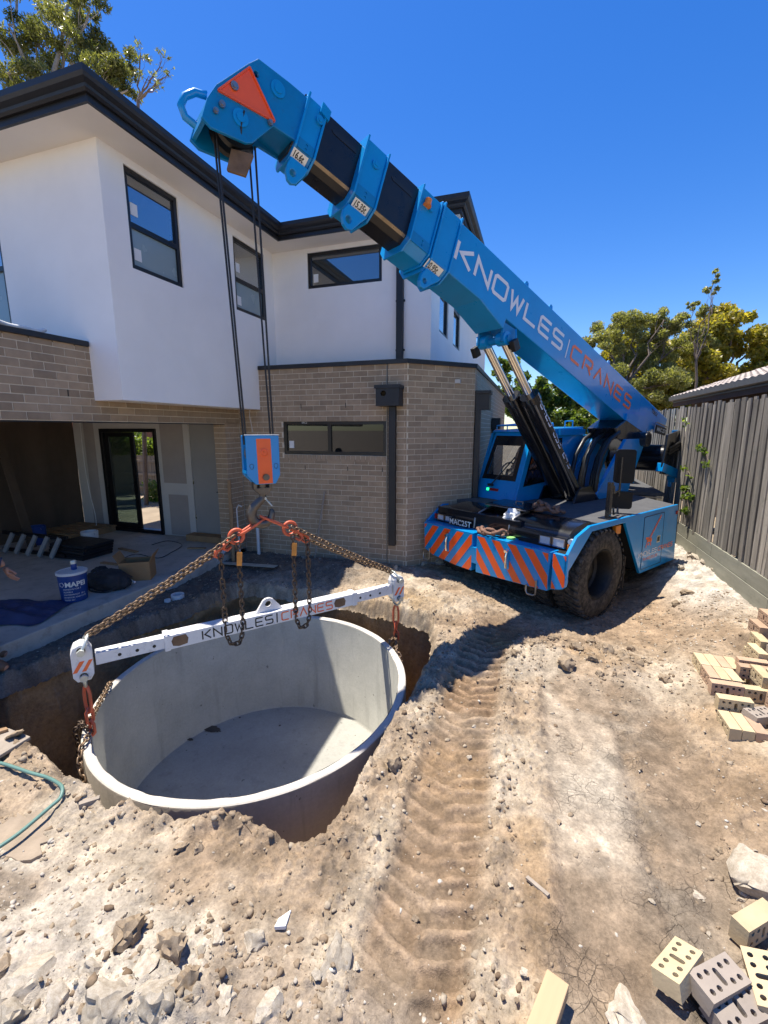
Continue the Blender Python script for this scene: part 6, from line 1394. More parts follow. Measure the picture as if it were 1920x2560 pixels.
rf = obj('roof', MB().prism([(NX, NZ+.03), (7.2, NZ+.03+3.45*math.tan(roof_sl)), (7.2, NZ), (NX, NZ)], lambda x, z, t: (x, t, z), 7.6, 15.6), 'neighbour_brick', nb)
def tile_mesh():
    mb = MB(); n = 8; W_, L_, th_ = .30, .40, .022; prof = []
    for i in range(n+1): t = i/n; prof.append((t*W_, .013*math.sin(t*2*math.pi)))
    for k in (0, 1):
        for (yy, hh) in prof: mb.v.append((k*L_, yy, hh+.02*(1-k))); 
    for k in (0, 1):
        for (yy, hh) in prof: mb.v.append((k*L_, yy, hh+.02*(1-k)-th_))
    m_ = n+1
    for i in range(n):
        mb.f += [(i, i+1, m_+i+1, m_+i), (2*m_+i, 3*m_+i, 3*m_+i+1, 2*m_+i+1), (i, 2*m_+i, 2*m_+i+1, i+1)]
    me = bpy.data.meshes.new('roof_tile'); me.from_pydata(mb.v, [], mb.f); me.materials.append(MATS['tile_pale']); return me
TMESH = tile_mesh()
for j in range(9):
    for i in range(26):
        o = bpy.data.objects.new('roof_tile', TMESH); COL.objects.link(o); o.parent = rf
        o.location = (NX-.05+j*.335*math.cos(roof_sl), 7.75+i*.30, NZ+.06+j*.335*math.sin(roof_sl)); o.rotation_euler = (0, -roof_sl, 0)
# ------------------------------------------------------------------ back yard seen through the sliding door
bf = thing('back_fence', 'tan paling fence with rails and posts seen through the sliding door', 'fence', (-12.8, 12.2, 0)); binv = PINV[bf.name]['base_inv']
bme = bpy.data.meshes.new('paling'); mbx = MB().box(-.5, .5, -.008, .008, -.5, .5); bme.from_pydata(mbx.v, [], mbx.f); bme.materials.append(MATS['paling_tan'])
for k in range(46):
    o = bpy.data.objects.new('paling', bme); COL.objects.link(o); o.parent = bf; o.matrix_parent_inverse = binv
    x = -16.0+k*.125; o.location = (x, 12.2+random.uniform(0, .01), .68); o.scale = (.115, 1, 1.42+random.uniform(-.03, .03))
for z in (.3, .75, 1.2): obj('rail', MB().box(-16.1, -10.2, 12.13, 12.185, z-.04, z+.04), 'paling_tan', bf)
for x in (-15.2, -13.4, -11.6): obj('post', MB().box(x-.06, x+.06, 12.06, 12.13, 0, 1.45), 'paling_tan', bf)
pmat('tile_red', (.42, .10, .065), .8, var=.2, scale=8, bump=.4, bscale=14, bdist=.05)
pmat('rear_brick', (.16, .075, .055), .9, var=.2, scale=8)
rh_ = thing('rear_house', 'red tiled house far behind the back fence', 'house', (-22, 21, 0))
obj('wall', MB().box(-30, -18.5, 20, 26, 0, 2.6), 'rear_brick', rh_)
mb = MB()
for k in range(9): mb.add([(-31, 19.4+k*.42, 2.5+k*.26+.05), (-18, 19.4+k*.42, 2.5+k*.26+.05), (-18, 19.82+k*.42, 2.76+k*.26), (-31, 19.82+k*.42, 2.76+k*.26), (-18, 19.4+k*.42, 2.45+k*.26), (-31, 19.4+k*.42, 2.45+k*.26)], [(0, 1, 2, 3), (0, 5, 4, 1)])
obj('roof', mb, 'tile_red', rh_)
for k, (px, py, r_, d) in enumerate(((300, 1075, 22, 17), (275, 1105, 26, 16), (325, 1110, 20, 17), (365, 1120, 24, 17.5), (390, 1105, 22, 17.5), (255, 1070, 24, 15.5))):
    p = atD(px, py, d); sh = thing('garden_shrub', ['pale leafy shrub in front of the red roof', 'dark shrub left of the red roofed house', 'green shrub topping the back fence', 'light green hedge plant under the red roof', 'leafy bush beside the red tiled gable', 'tall shrub behind the glass door sash'][k], 'shrub', (p[0], p[1], 0), 0, 'shrubs beyond the back fence')
    obj('stem', MB().tube([(p[0], p[1], 0), (p[0]+.05, p[1], p[2]*.6), (p[0], p[1], p[2])], .04, 6), 'bark_grey', sh)
    g_ = random.Random(k); leaf_cloud('foliage', [(p[0]+g_.gauss(0, .3), p[1]+g_.gauss(0, .3), p[2]+g_.gauss(0, .22)) for _ in range(9)], [.28]*9, 1500, .12, .5, .1, 'leaf_green', sh, 70+k)
p = atD(405, 1215, 14.2); ws = thing('garden_weed', 'green weed clump at the foot of the back fence', 'plant', (p[0], p[1], 0)); leaf_cloud('foliage', [(p[0]+x, p[1], .1+z) for x in (-.5, -.2, .1, .4) for z in (0, .25, .45)], [.25]*12, 1600, .12, .3, -.5, 'leaf_green', ws, 90)
# ------------------------------------------------------------------ loose rocks, clods and gravel
def rock_mesh(seed, cuts=7, sub=3, rough=.10, name='rock'):
    g = random.Random(seed); b = bmesh.new(); bmesh.ops.create_icosphere(b, subdivisions=sub, radius=1.0)
    planes = [(Vector((g.gauss(0, 1), g.gauss(0, 1), g.gauss(0, 1))).normalized(), g.uniform(.38, .74)) for _ in range(cuts+3)]
    off = Vector((g.uniform(0, 50),)*3)
    for v in b.verts:
        p = v.co.copy()
        for n_, d in planes:
            k = p.dot(n_)
            if k > d: p -= n_*(k-d)
        p *= 1+rough*1.2*mnoise.noise(p*2.2+off)+rough*.8*mnoise.noise(p*5+off)+rough*.5*mnoise.noise(p*11+off); v.co = p
    me = bpy.data.meshes.new(name); b.to_mesh(me); b.free(); me.polygons.foreach_set('use_smooth', np.ones(len(me.polygons), bool)); me.set_sharp_from_angle(angle=math.radians(38)); return me
ROCKS = {}
for mt_ in ('rock_pale', 'rock_clay'):
    ROCKS[mt_] = []
    for k in range(7):
        me = rock_mesh(100+k, cuts=5+k % 4, sub=3, rough=.28 if mt_ == 'rock_pale' else .34); me.materials.append(MATS[mt_]); ROCKS[mt_].append(me)
def rock(x, y, s, mt_, lab, grp, sq=(1, 1, .7), sink=.25, k=None, rz=None, nm='rock'):
    o = bpy.data.objects.new(nm, ROCKS[mt_][k if k is not None else random.randrange(7)]); COL.objects.link(o)
    o.location = (x, y, gz(x, y)+s*sq[2]*(.30-sink)); o.scale = (s*sq[0], s*sq[1], s*sq[2]); o.rotation_euler = (random.uniform(-.5, .5), random.uniform(-.5, .5), random.uniform(0, 6.28) if rz is None else rz)
    o['label'] = lab; o['category'] = 'rock'
    if grp: o['group'] = grp
    return o
def rpx(px, py, spx, mt_, lab, grp=None, **k):
    p = onZ(px, py, .06); d = (p-CAMP)@FWD; return rock(p[0], p[1], spx/FPX*d/2*1.12, mt_, lab, grp, **k)
# the large ones that can be told apart
rpx(318, 2350, 92, 'rock_clay', 'big smooth brown clod with a deep shadow among white rubble', k=2, sq=(1, .9, .85), sink=.1)
rpx(435, 2385, 86, 'rock_clay', 'knobbly grey brown clod beside the big smooth clod', k=4, sq=(.9, 1, .9), sink=.1)
rpx(545, 2355, 50, 'rock_pale', 'round white lump right of the knobbly clod', k=1)
rpx(505, 2380, 38, 'rock_pale', 'small white lump touching the round white one', k=3)
rpx(700, 2265, 36, 'rock_clay', 'brown crusty clod behind the flat white chip', k=5)
rpx(640, 2345, 62, 'rock_pale', 'flat topped pale rock in the dirt near the wheel rut', k=0)
rpx(835, 2390, 118, 'rock_pale', 'long pale mud slab beside the edge of the wheel rut', sq=(.62, 1.25, .55), rz=.1, k=6)
rpx(235, 2435, 60, 'rock_pale', 'wedge of white rubble below the big smooth clod', sq=(1.2, .7, .6), rz=.4)
rpx(365, 2440, 66, 'rock_pale', 'white angular rubble between clods', sq=(.8, 1.2, .6), rz=.3)
rpx(385, 2495, 84, 'rock_pale', 'long split white stone at the front of the rubble', sq=(1.3, .6, .6), rz=.7)
rpx(470, 2480, 88, 'rock_clay', 'rust stained brown clod in the white rubble', k=2, sq=(1, .8, .8))
rpx(75, 2465, 120, 'rock_pale', 'wide grey slab of rubble near the frame corner', sq=(1.1, .9, .5), k=5)
rpx(10, 2420, 66, 'rock_clay', 'grey clod at the edge of the rubble heap', k=1)
rpx(150, 2500, 90, 'rock_pale', 'thick pale rock leaning on the grey slab', sq=(.9, 1, .7), k=3)
rpx(270, 2530, 130, 'rock_pale', 'large white boulder at the front of the rubble', sq=(1, .8, .55), k=0)
rpx(30, 2535, 100, 'rock_pale', 'white block half buried below the grey slab', k=4, sq=(1, .8, .6))
rpx(400, 2550, 90, 'rock_pale', 'rounded white stone in front of the split stone', k=2)
rpx(560, 2500, 70, 'rock_pale', 'pale rock right of the rust stained clod', k=6)
rpx(670, 2530, 80, 'rock_pale', 'crumbly white rock near the base of the timber', k=5, sq=(1, 1, .5))
rpx(1880, 2175, 190, 'rock_pale', 'big white limestone lump lying beside the perforated bricks', sq=(1.0, .8, .55), k=3, sink=-.05, rz=.5)
rpx(1860, 2400, 100, 'rock_pale', 'pale rock wedged behind the perforated bricks', sq=(1, .8, .5), k=6)
rpx(1580, 2500, 150, 'rock_pale', 'crumbly pale mound between timber and bricks', sq=(1.3, .8, .35), k=2)
rpx(448, 2108, 46, 'rock_clay', 'brown stone lying near the pit lip', k=3)
rpx(497, 2112, 34, 'rock_clay', 'dark crumbly stone next to the pit lip stone', k=4)
rpx(985, 1895, 62, 'rock_clay', 'yellow brown rock on the bank between tank and rut', k=1, sq=(.9, 1, .8), sink=0)
for px, py, s_ in ((1440, 1620, 34), (1415, 1660, 56), (1480, 1655, 30), (1350, 1690, 26), (1520, 1630, 40), (1560, 1650, 36), (1600, 1660, 30), (1290, 1640, 26), (1660, 1690, 30), (1380, 1600, 28), (1475, 1590, 26), (1340, 1620, 30), (1580, 1610, 24), (1500, 1680, 22), (1710, 1500, 34), (1690, 1515, 26)):
    rpx(px, py, s_, 'rock_clay', 'dry clod in the heap in front of the crane wheel', 'clods in front of the wheel', sink=.0)
for px, py, s_ in ((1760, 1445, 30), (1735, 1430, 36), (1700, 1450, 30), (1790, 1465, 28), (1815, 1450, 30), (1770, 1420, 30), (1745, 1475, 22), (1830, 1480, 24), (1720, 1415, 24), (1800, 1430, 26), (1850, 1510, 22), (1870, 1520, 26), (1890, 1530, 30), (1755, 1400, 20)):
    rpx(px, py, s_, 'rock_pale', 'white rubble stone at the foot of the paling fence', 'white rubble by the fence', sink=.05)
for px, py, s_ in ((900, 1404, 34), (760, 1400, 20), (850, 1400, 16), (1062, 1415, 30), (1100, 1412, 26), (990, 1432, 16), (800, 1412, 14)):
    rpx(px, py, s_, 'rock_pale', 'pale stone on the shaded soil below the brick wall', 'stones below the wall', sink=.1)
g_ = random.Random(5)
n_ind = 0
while n_ind < 150:
    px, py = g_.uniform(0, 1920), g_.uniform(1700, 2550); p = onZ(px, py, .03)
    if pit_sd(np.array([p[0]]), np.array([p[1]]))[0] < .05: continue
    dens = .25+.9*(py > 2380 and px < 900)+.5*(px > 1650)+.4*(1150 < px < 1320)
    if g_.random() > dens or (1350 < px < 1700 and py > 1800 and g_.random() < .7): continue
    s_ = .009+.020*g_.random()**2.5; pale_ = g_.random() < .5
    rock(p[0], p[1], s_, 'rock_pale' if pale_ else 'rock_clay', 'small %s stone lying on the trodden clay' % ('white' if pale_ else 'brown'), 'small %s stones on the clay' % ('white' if pale_ else 'brown'), sink=.1); n_ind += 1
def gravel(name, n, smin, smax, mat, seed, dens):
    """small fragments nobody could count, one joined mesh"""
    g = np.random.default_rng(seed); X = []; Y = []
    while len(X) < n:
        x = g.uniform(-4.9, 2.45, 4000); y = g.uniform(.8, 6.6, 4000); k = (g.random(4000) < dens(x, y)) & (pit_sd(x, y) > .0); X.extend(x[k]); Y.extend(y[k])
    x = np.array(X[:n]); y = np.array(Y[:n]); z = height(x, y); s = smin+(smax-smin)*g.random(n)**5
    b = bmesh.new(); bmesh.ops.create_icosphere(b, subdivisions=1, radius=1.0); bv = np.array([v.co[:] for v in b.verts]); bf_ = np.array([[v.index for v in f.verts] for f in b.faces]); b.free()
    m_ = len(bv); V = bv[None]*(1+.35*g.normal(size=(n, m_, 1)).clip(-1, 1)); V = V*(s[:, None, None])*np.stack([.7+.6*g.random(n), .7+.6*g.random(n), .5+.4*g.random(n)], -1)[:, None]
    a = g.uniform(0, 6.28, n); ca, sa = np.cos(a)[:, None], np.sin(a)[:, None]; Vx = V[..., 0]*ca-V[..., 1]*sa; Vy = V[..., 0]*sa+V[..., 1]*ca
    V = np.stack([Vx+x[:, None], Vy+y[:, None], V[..., 2]+(z-s*.05)[:, None]], -1).reshape(-1, 3); F = (bf_[None]+(np.arange(n)*m_)[:, None, None]).reshape(-1, 3)
    me = mesh_np(name, V, F); me.materials.append(MATS[mat]) if False else None
    col = np.repeat(g.uniform(0, 1, n), len(bf_)); at = me.attributes.new('Tone', 'FLOAT', 'FACE'); at.data.foreach_set('value', col.astype(np.float32))
    o = obj(name, me, mat); stuff(o); return o
def frag_mat(name, cols):
    mt, nt, bs = nodes_of(name); at = nt.nodes.new('ShaderNodeAttribute'); at.attribute_name = 'Tone'; c = ramp(nt, at.outputs['Fac'], [(i/(len(cols)-1), c_) for i, c_ in enumerate(cols)])
    c = mixc(nt, 1.0, c, ramp(nt, noise_node(nt, texco(nt), 60, 4), [(.3, .75), (.7, 1.2)]), 'MULTIPLY'); L(nt, c, bs.inputs['Base Color']); bs.inputs['Roughness'].default_value = .95; bs.inputs['Specular IOR Level'].default_value = .2; MATS[name] = mt
frag_mat('frag_mix', [(.16, .11, .07), (.25, .185, .125), (.30, .235, .165), (.37, .31, .235)]); frag_mat('frag_white', [(.38, .33, .27), (.52, .47, .40)])
def dens_clod(x, y):
    d = np.abs(np.abs(rut(x, y))-.31); v = .20+.8*np.exp(-(d/.09)**2)+.9*np.exp(-((x+.72)/.14)**2)*(y < 5)+1.0*np.exp(-(((x-.5)/.9)**2+((y-4.6)/.4)**2))+.7*(y < 1.5)*(x < .1)+.5*sstep(1.2, 1.5, x)
    v = v+.8*np.exp(-(pit_sd(x, y)/.12)**2); fl = (np.abs(x-.5) < .3)*(y < 4)*(y > 1.6); return np.clip(v*(.25+1.2*vnoise(x*2.5, y*2.5, 99)), 0, 1)*(1-.75*fl)*(1-.7*(np.abs(rut(x, y)) < .2))
o = gravel('crumbled_clay', 17000, .0022, .021, 'frag_mix', 4, dens_clod); o['label'] = 'crumbled clay and small clods strewn over the worked ground'; o['category'] = 'gravel'
o = gravel('white_chips', 3600, .003, .015, 'frag_white', 6, lambda x, y: np.clip(.10+.9*(y < 1.45)*(x < 0)+.9*sstep(1.7, 2.2, x)*sstep(5, 6, y)+.3*(x > 1.2), 0, 1)*(.2+vnoise(x*3, y*3, 33))); o['label'] = 'scattered chips of white stone on the clay'; o['category'] = 'gravel'
tag(obj('stone_chip', MB().prism([(0, 0), (.052, .004), (.062, .078), (.012, .038)], (lambda M: (lambda x, y, t: M @ Vector((x, y, t))))(Matrix.Translation((onZ(685, 2315, .05)[0], onZ(685, 2315, .05)[1], gz(*onZ(685, 2315, .05)[:2])+.004)) @ Matrix.Rotation(.3, 4, 'Z')), 0, .022), 'paper_white', bevel=.003), 'flat white angular chip lying alone on the bare clay', 'stone')
# ------------------------------------------------------------------ perforated bricks
pmat('brick_cream', (.50, .39, .235), .9, var=.15, scale=9, bump=.4, bscale=70, rnd=.12, dirt=.25, dirtcol=(.48, .30, .20))
pmat('brick_pink', (.42, .28, .185), .9, var=.15, scale=9, bump=.4, bscale=70, rnd=.12, dirt=.3, dirtcol=(.55, .43, .3))
pmat('brick_grey', (.30, .25, .205), .9, var=.12, scale=9, bump=.4, bscale=70, rnd=.1)
def perf_brick(mat):
    holes = []
    for i, x in enumerate((-.082, -.041, 0, .041, .082)):
        for y in (-.027, .027):
            if i == 2: continue
            holes.append(circ(x, y, .0115, 8))
    holes.append([(x+0, y) for x, y in arc(0, .02, .011, 0, 180, 4)+arc(0, -.02, .011, 180, 360, 4)])
    mb = MB().holed([(-.115, -.055), (.115, -.055), (.115, .055), (-.115, .055)], holes, lambda x, y, t: (x, y, t), -.038, .038)
    me = bpy.data.meshes.new('loose_brick'); me.from_pydata(mb.v, [], mb.f); b = bmesh.new(); b.from_mesh(me); bmesh.ops.recalc_face_normals(b, faces=b.faces); b.to_mesh(me); b.free(); me.materials.append(MATS[mat]); return me
PB = {k: perf_brick('brick_'+k) for k in ('cream', 'pink', 'grey')}
def loose(kind, loc, rot, lab, grp=None):
    o = bpy.data.objects.new('loose_brick', PB[kind]); COL.objects.link(o); o.location = loc; o.rotation_euler = rot; tag(o, lab, 'brick', grp); return o
def lpx(kind, px, py, z, pa, pb, rx, ry, lab, edge=False):
    """long axis follows pixel direction pa -> pb on the ground"""
    a, b = onZ(*pa, z), onZ(*pb, z); p = onZ(px, py, z); yaw = math.atan2(b[1]-a[1], b[0]-a[0])
    return loose(kind, (p[0], p[1], z), (rx+(math.pi/2 if edge else 0), ry, yaw), lab)
zz = lambda x, y: (960+.5787*x, 2000+.5787*y)
lpx('cream', *zz(1272, 728), gz(.70, 1.86)+.075, zz(1285, 603), zz(1165, 770), .28, -.10, 'cream perforated brick lying holes up, leaning on the grey brick')
lpx('cream', *zz(1600, 535), gz(.98, 2.1)+.075, zz(1500, 545), zz(1650, 455), 0, 0, 'cream brick on its edge with holes facing the grey bricks', edge=True)
lpx('grey', *zz(1440, 790), gz(.85, 1.8)+.085, zz(1315, 800), zz(1500, 690), .10, .05, 'dusty grey brown brick standing between the two cream ones')
lpx('grey', *zz(1520, 915), gz(.9, 1.65)+.05, zz(1380, 935), zz(1600, 830), .22, .0, 'pale grey perforated brick at the front of the loose pile')
lpx('cream', *zz(1650, 800), gz(1.0, 1.8)+.07, zz(1580, 745), zz(1620, 880), .25, 0, 'cream perforated brick at the outer side of the loose pile')
E2 = math.pi/2; gzb = .02
def laid(kind, x, y, z, mode, lab, grp, dz=0):
    """mode 'ey': on edge running in y; 'ex': on edge running in x; 'fy': flat running in y"""
    rot = {'ey': (E2, 0, E2), 'ex': (E2, 0, 0), 'fy': (0, 0, E2)}[mode]; loose(kind, (x*.963, y*.963, z+dz+.075), (rot[0]+random.uniform(-.02, .02), random.uniform(-.015, .015), rot[2]+random.uniform(-.03, .03)), lab, grp)
kinds = ['cream', 'cream', 'pink', 'cream', 'cream', 'pink', 'cream', 'cream']
for k in range(4): laid(kinds[k], 1.645+k*.084, 4.765, .065, 'ey', 'brick laid on edge in the far row of the stack', 'stack row farthest from the loose bricks')
for k in range(3): laid(kinds[k+2], 1.645+k*.084, 4.52, .065, 'ey', 'brick laid on edge in the second row of the stack', 'second stack row')
laid('pink', 1.70, 4.32, .075, 'ex', 'pinkish brick lying crosswise behind the brick with visible holes', None); laid('cream', 1.94, 4.32, .07, 'ex', 'cream brick lying crosswise against the tall stack', None)
laid('cream', 1.655, 4.03, .10, 'ex', 'cream brick on edge showing its round holes beside a broken half', None)
loose('grey', (1.745, 3.83, .14), (.1, .1, .6), 'broken grey half brick tucked against the brick with visible holes')
for k in range(3): laid(kinds[k], 1.565+k*.084, 3.84, .015, 'ey', 'brick laid on edge in the lowest front row of the stack', 'lowest front stack row')
lay2 = [('pink', 2.03, 4.72, .14, 'ex'), ('pink', 1.99, 4.58, .14, 'ex'), ('cream', 1.99, 4.45, .165, 'ey'), ('cream', 2.09, 4.40, .165, 'ey'), ('cream', 2.18, 4.40, .165, 'ey'), ('cream', 2.0, 4.12, .17, 'ey'), ('cream', 2.1, 4.1, .17, 'ey'), ('cream', 2.13, 4.9, .18, 'ey'), ('grey', 2.24, 4.75, .26, 'fy'), ('cream', 2.2, 5.05, .24, 'ey'), ('pink', 2.26, 5.25, .30, 'ey'), ('pink', 2.35, 5.3, .40, 'ey'), ('cream', 2.28, 4.5, .30, 'ey'), ('cream', 1.93, 3.9, .06, 'ey'), ('cream', 2.02, 3.88, .06, 'ey')]
for k, (kd, x, y, z, md) in enumerate(lay2): laid(kd, x, y, z, md, '%s brick in the higher layer of the stack by the fence' % {'cream': 'cream', 'pink': 'reddish', 'grey': 'grey'}[kd], 'upper %s bricks of the stack' % kd)
# bricks under the upper layer, so that nothing floats
for k, (x, y) in enumerate([(2.0, 4.72), (2.0, 4.48), (2.09, 4.46), (2.18, 4.46), (2.27, 4.5), (2.0, 4.14), (2.1, 4.12), (2.2, 4.7), (2.13, 4.95), (2.22, 5.05), (2.28, 5.25), (2.34, 5.28), (2.2, 4.2), (2.3, 4.8)]): laid(kinds[k % 8], x, y, .075 if k < 8 else .12, 'ey', 'brick low in the stack by the fence, under others', 'bottom bricks of the stack')
# ------------------------------------------------------------------ timber, boards, hose, slabs
pmat('pine_new', (.47, .33, .19), .75, var=.14, scale=5, bump=.2, bscale=40, stretch=(.15, 2, 2), coord='obj')
a = onZ(1395, 2440, .07); b = onZ(1330, 2620, .10); mt_ = MB().obox((0, 0, 0), (.42, 0, 0), .09, .07)
o = tag(obj('timber_offcut', mt_, 'pine_new', bevel=.004), 'new pine offcut resting on the clay in front of the rut', 'timber'); o.location = (a[0], a[1], gz(a[0], a[1])+.055); o.rotation_euler = (0, -.06, math.atan2(b[1]-a[1], b[0]-a[0]))
a, b = onZ(1318, 2182, .02), onZ(1372, 2238, .02); tag(obj('timber_stake', MB().obox((a[0], a[1], gz(a[0], a[1])+.012), (b[0], b[1], gz(b[0], b[1])+.012), .02, .012), 'old_board'), 'thin weathered timber stake lying by the cracked mud', 'timber')
pmat('hose_green', (.10, .20, .17), .5, var=.15, scale=20)
hz = lambda x, y: (0+.2532*x, 1560+.2532*y)
hp_ = []
for x, y, dz in ((-260, 1330, .03), (0, 1385, .05), (150, 1430, .05), (300, 1482, .05), (450, 1525, .055), (560, 1580, .06), (620, 1650, .05), (595, 1725, .04), (500, 1805, .03), (350, 1935, .03), (200, 2060, .03), (60, 2160, .03), (-200, 2330, .03)):
    p = onZ(*hz(x, y), .06); hp_.append((p[0], p[1], max(.05, gz(p[0], p[1]))+dz*.4))
def smooth_path(P, n=5):
    P = [Vector(p) for p in P]; out = []
    for i in range(len(P)-1):
        p0, p1, p2, p3 = P[max(0, i-1)], P[i], P[i+1], P[min(len(P)-1, i+2)]
        for k in range(n):
            t = k/n; out.append(.5*((2*p1)+(p2-p0)*t+(2*p0-5*p1+4*p2-p3)*t*t+(3*p1-p0-3*p2+p3)*t**3))
    return out+[P[-1]]
tag(obj('garden_hose', MB().tube(smooth_path(hp_), .011, 8), 'hose_green', smooth=60), 'green garden hose looping over the clay beside the pit', 'hose')
q = [onZ(*hz(x, y), .10) for x, y in ((-120, 1060), (80, 1020), (300, 1105), (-20, 1300), (-300, 1330))]
tag(obj('timber_board', MB().prism([(p[0], p[1]) for p in q], lambda x, y, t: (x, y, t), .07, .095), 'old_board', bevel=.004), 'weathered board jutting over the pit corner', 'board')
q = [onZ(*hz(x, y), .13) for x, y in ((-60, 1030), (60, 1000), (80, 1020), (-60, 1065))]; tag(obj('timber_batten', MB().prism([(p[0], p[1]) for p in q], lambda x, y, t: (x, y, t), .096, .118), 'raw_timber', bevel=.003), 'short timber batten resting on the weathered board', 'timber')
rock(*onZ(*hz(130, 1085), .12)[:2], .05, 'rock_clay', 'lump of clay sitting on the weathered board', None, sq=(1.8, 1.2, .5)).location.z = .115
q = [onZ(*hz(x, y), .05) for x, y in ((870, 1800), (985, 1715), (970, 1750), (890, 1830))]; tag(obj('timber_peg', MB().obox(onZ(*hz(780, 1790), .05), onZ(*hz(985, 1725), .05), .03, .03), 'old_board'), 'timber peg end poking from the clay at the pit lip', 'timber')
q0 = onZ(45, 2070, .05); sl_ = [(q0[0]+x, q0[1]+y) for x, y in blob(0, 0, .20, .15, 31, 30, rot=.4)]
pmat('clay_sheet', (.30, .235, .17), .95, var=.25, scale=9, bump=.6, bscale=60, bdist=.01)
tag(obj('clay_crust', MB().prism(sl_, lambda x, y, t: (x, y, t+gz(q0[0], q0[1])), .0, .022), 'clay_sheet', bevel=.006), 'flat broken piece of clay crust lying under the hose', 'clay')
# ------------------------------------------------------------------ things on the slab
pmat('bucket_blue', (.012, .05, .22), .4, var=.1, scale=5); pmat('plastic_white', (.66, .66, .66), .45, var=.06, scale=6); pmat('cardboard', (.33, .19, .085), .85, var=.12, scale=5)
pmat('bag_black', (.025, .025, .028), .85, var=.3, scale=10, bump=.5, bscale=30, bdist=.01); pmat('tarp_blue', (.025, .045, .12), .6, var=.3, scale=6); pmat('cloth_pink', (.45, .06, .18), .8); pmat('cloth_blue', (.05, .12, .35), .8)
bk = onZ(172, 1508, .18); bx_, by_ = bk[0]-.05, bk[1]+.12
bu = thing('paint_bucket', 'blue and white adhesive bucket standing on the slab edge', 'bucket', (bx_, by_, .18))
BM_ = lambda x, y, t: (bx_+x, by_+y, .18+t)
obj('bucket_body', MB().lathe([(.0, .004), (.135, .004), (.14, .012), (.158, .35), (.165, .352), (.165, .375), (.16, .376)], BM_, 40), 'bucket_blue', bu, smooth=40)
lidb = obj('bucket_lid', MB().lathe([(.168, .352), (.17, .38), (.155, .385), (.150, .378), (.0, .378)], BM_, 40), 'plastic_white', bu, smooth=40)
fa = math.atan2(-by_, -bx_)-.10
def bwrap(x, y): rr = .147+.018*(y/.35)+.003; a_ = fa+x/rr; return (bx_+rr*math.cos(a_), by_+rr*math.sin(a_), .18+y)
mb = MB(); text_mesh(mb, 'MAPEI', lambda x, y: bwrap(x-.075, .215+y), .085, bold=.003); obj('bucket_print', mb, 'label_white', bu, flip_fix=False)
mb = MB(); mb.tube([bwrap(-.115+.03*math.cos(t), .245+.03*math.sin(t)) for t in np.linspace(0, 6.28, 6)[:-1]], .003, 4, closed=True); obj('bucket_logo', mb, 'label_white', bu)
mb = MB()
for k in range(5): text_mesh(mb, ['ADHESIVE FOR TILES', 'FLEXIBLE', 'WATERPROOF  20 KG', 'INTERIOR AND EXTERIOR', 'RAPID SET'][k][:14+k], lambda x, y: bwrap(x-.10, .175-k*.035+y), .026)
obj('bucket_print', mb, 'label_white', bu, flip_fix=False)
cn = thing('drink_can', 'small blue can standing on the bucket lid', 'can', (bx_-.02, by_+.05, .56)); CM = lambda x, y, t: (bx_-.02+x, by_+.05+y, .559+t)
obj('can_body', MB().lathe([(.0, .0), (.03, .0), (.033, .006), (.033, .105), (.026, .118), (.0, .118)], CM, 24), 'bucket_blue', cn, smooth=40); obj('can_top', MB().lathe([(.034, .075), (.034, .108), (.027, .120), (.0, .121)], CM, 24), 'zinc', cn, smooth=40)
p = onZ(333, 1455, .18); cbx = thing('cardboard_box', 'open brown cardboard box on the slab behind the bag', 'box', (p[0], p[1]+.15, .18))
Mb = Matrix.Translation((p[0]-.08, p[1]+.17, .18)) @ Matrix.Rotation(.55, 4, 'Z')
mb = MB().box(-.20, -.194, -.15, .15, 0, .27, Mb).box(.194, .20, -.15, .15, 0, .27, Mb).box(-.194, .194, -.15, -.144, 0, .27, Mb).box(-.194, .194, .144, .15, 0, .27, Mb).box(-.194, .194, -.144, .144, 0, .008, Mb); obj('box_body', mb, 'cardboard', cbx)
for sg in (-1, 1): obj('box_flap', MB().box(-.0, .13, -.15, .15, -.003, .003, Mb @ Matrix.Translation((sg*.2, 0, .27)) @ Matrix.Rotation(math.radians(-62 if sg > 0 else -118), 4, 'Y')), 'cardboard', cbx)
p = onZ(252, 1478, .18); bag = thing('tool_bag', 'black duffel bag with clothes spilling out beside the bucket', 'bag', (p[0], p[1]+.15, .18))
def lump(name, c, r, mat, parent, seed, am=.16, fr=2.5, sub=4, cut=None):
    b = bmesh.new(); bmesh.ops.create_icosphere(b, subdivisions=sub, radius=1.0); off = Vector((seed*3.1, seed*1.7, seed))
    for v in b.verts:
        q = v.co.copy(); k = 1+am*mnoise.noise(q*fr+off)+am*.5*mnoise.noise(q*fr*2.6+off)+am*.25*mnoise.noise(q*fr*6+off); q = q*k
        if q.z < -.55: q.z = -.55-(q.z+.55)*.1
        v.co = Vector((c[0]+q.x*r[0], c[1]+q.y*r[1], c[2]+(q.z+.55)*r[2]))
    me = bpy.data.meshes.new(name); b.to_mesh(me); b.free(); return obj(name, me, mat, parent, smooth=60)
lump('bag_body', (p[0]-.05, p[1]+.17, .18), (.33, .20, .155), 'bag_black', bag, 3, .2, 3.0)
lump('bag_flap', (p[0]-.25, p[1]+.22, .27), (.13, .12, .10), 'bag_black', bag, 5, .2, 3.0)
lump('cloth_bundle', (p[0]-.12, p[1]+.13, .33), (.10, .08, .05), 'cloth_blue', bag, 7, .3, 4); lump('cloth_bundle', (p[0]-.03, p[1]+.10, .345), (.055, .05, .03), 'cloth_pink', bag, 8, .3, 4)
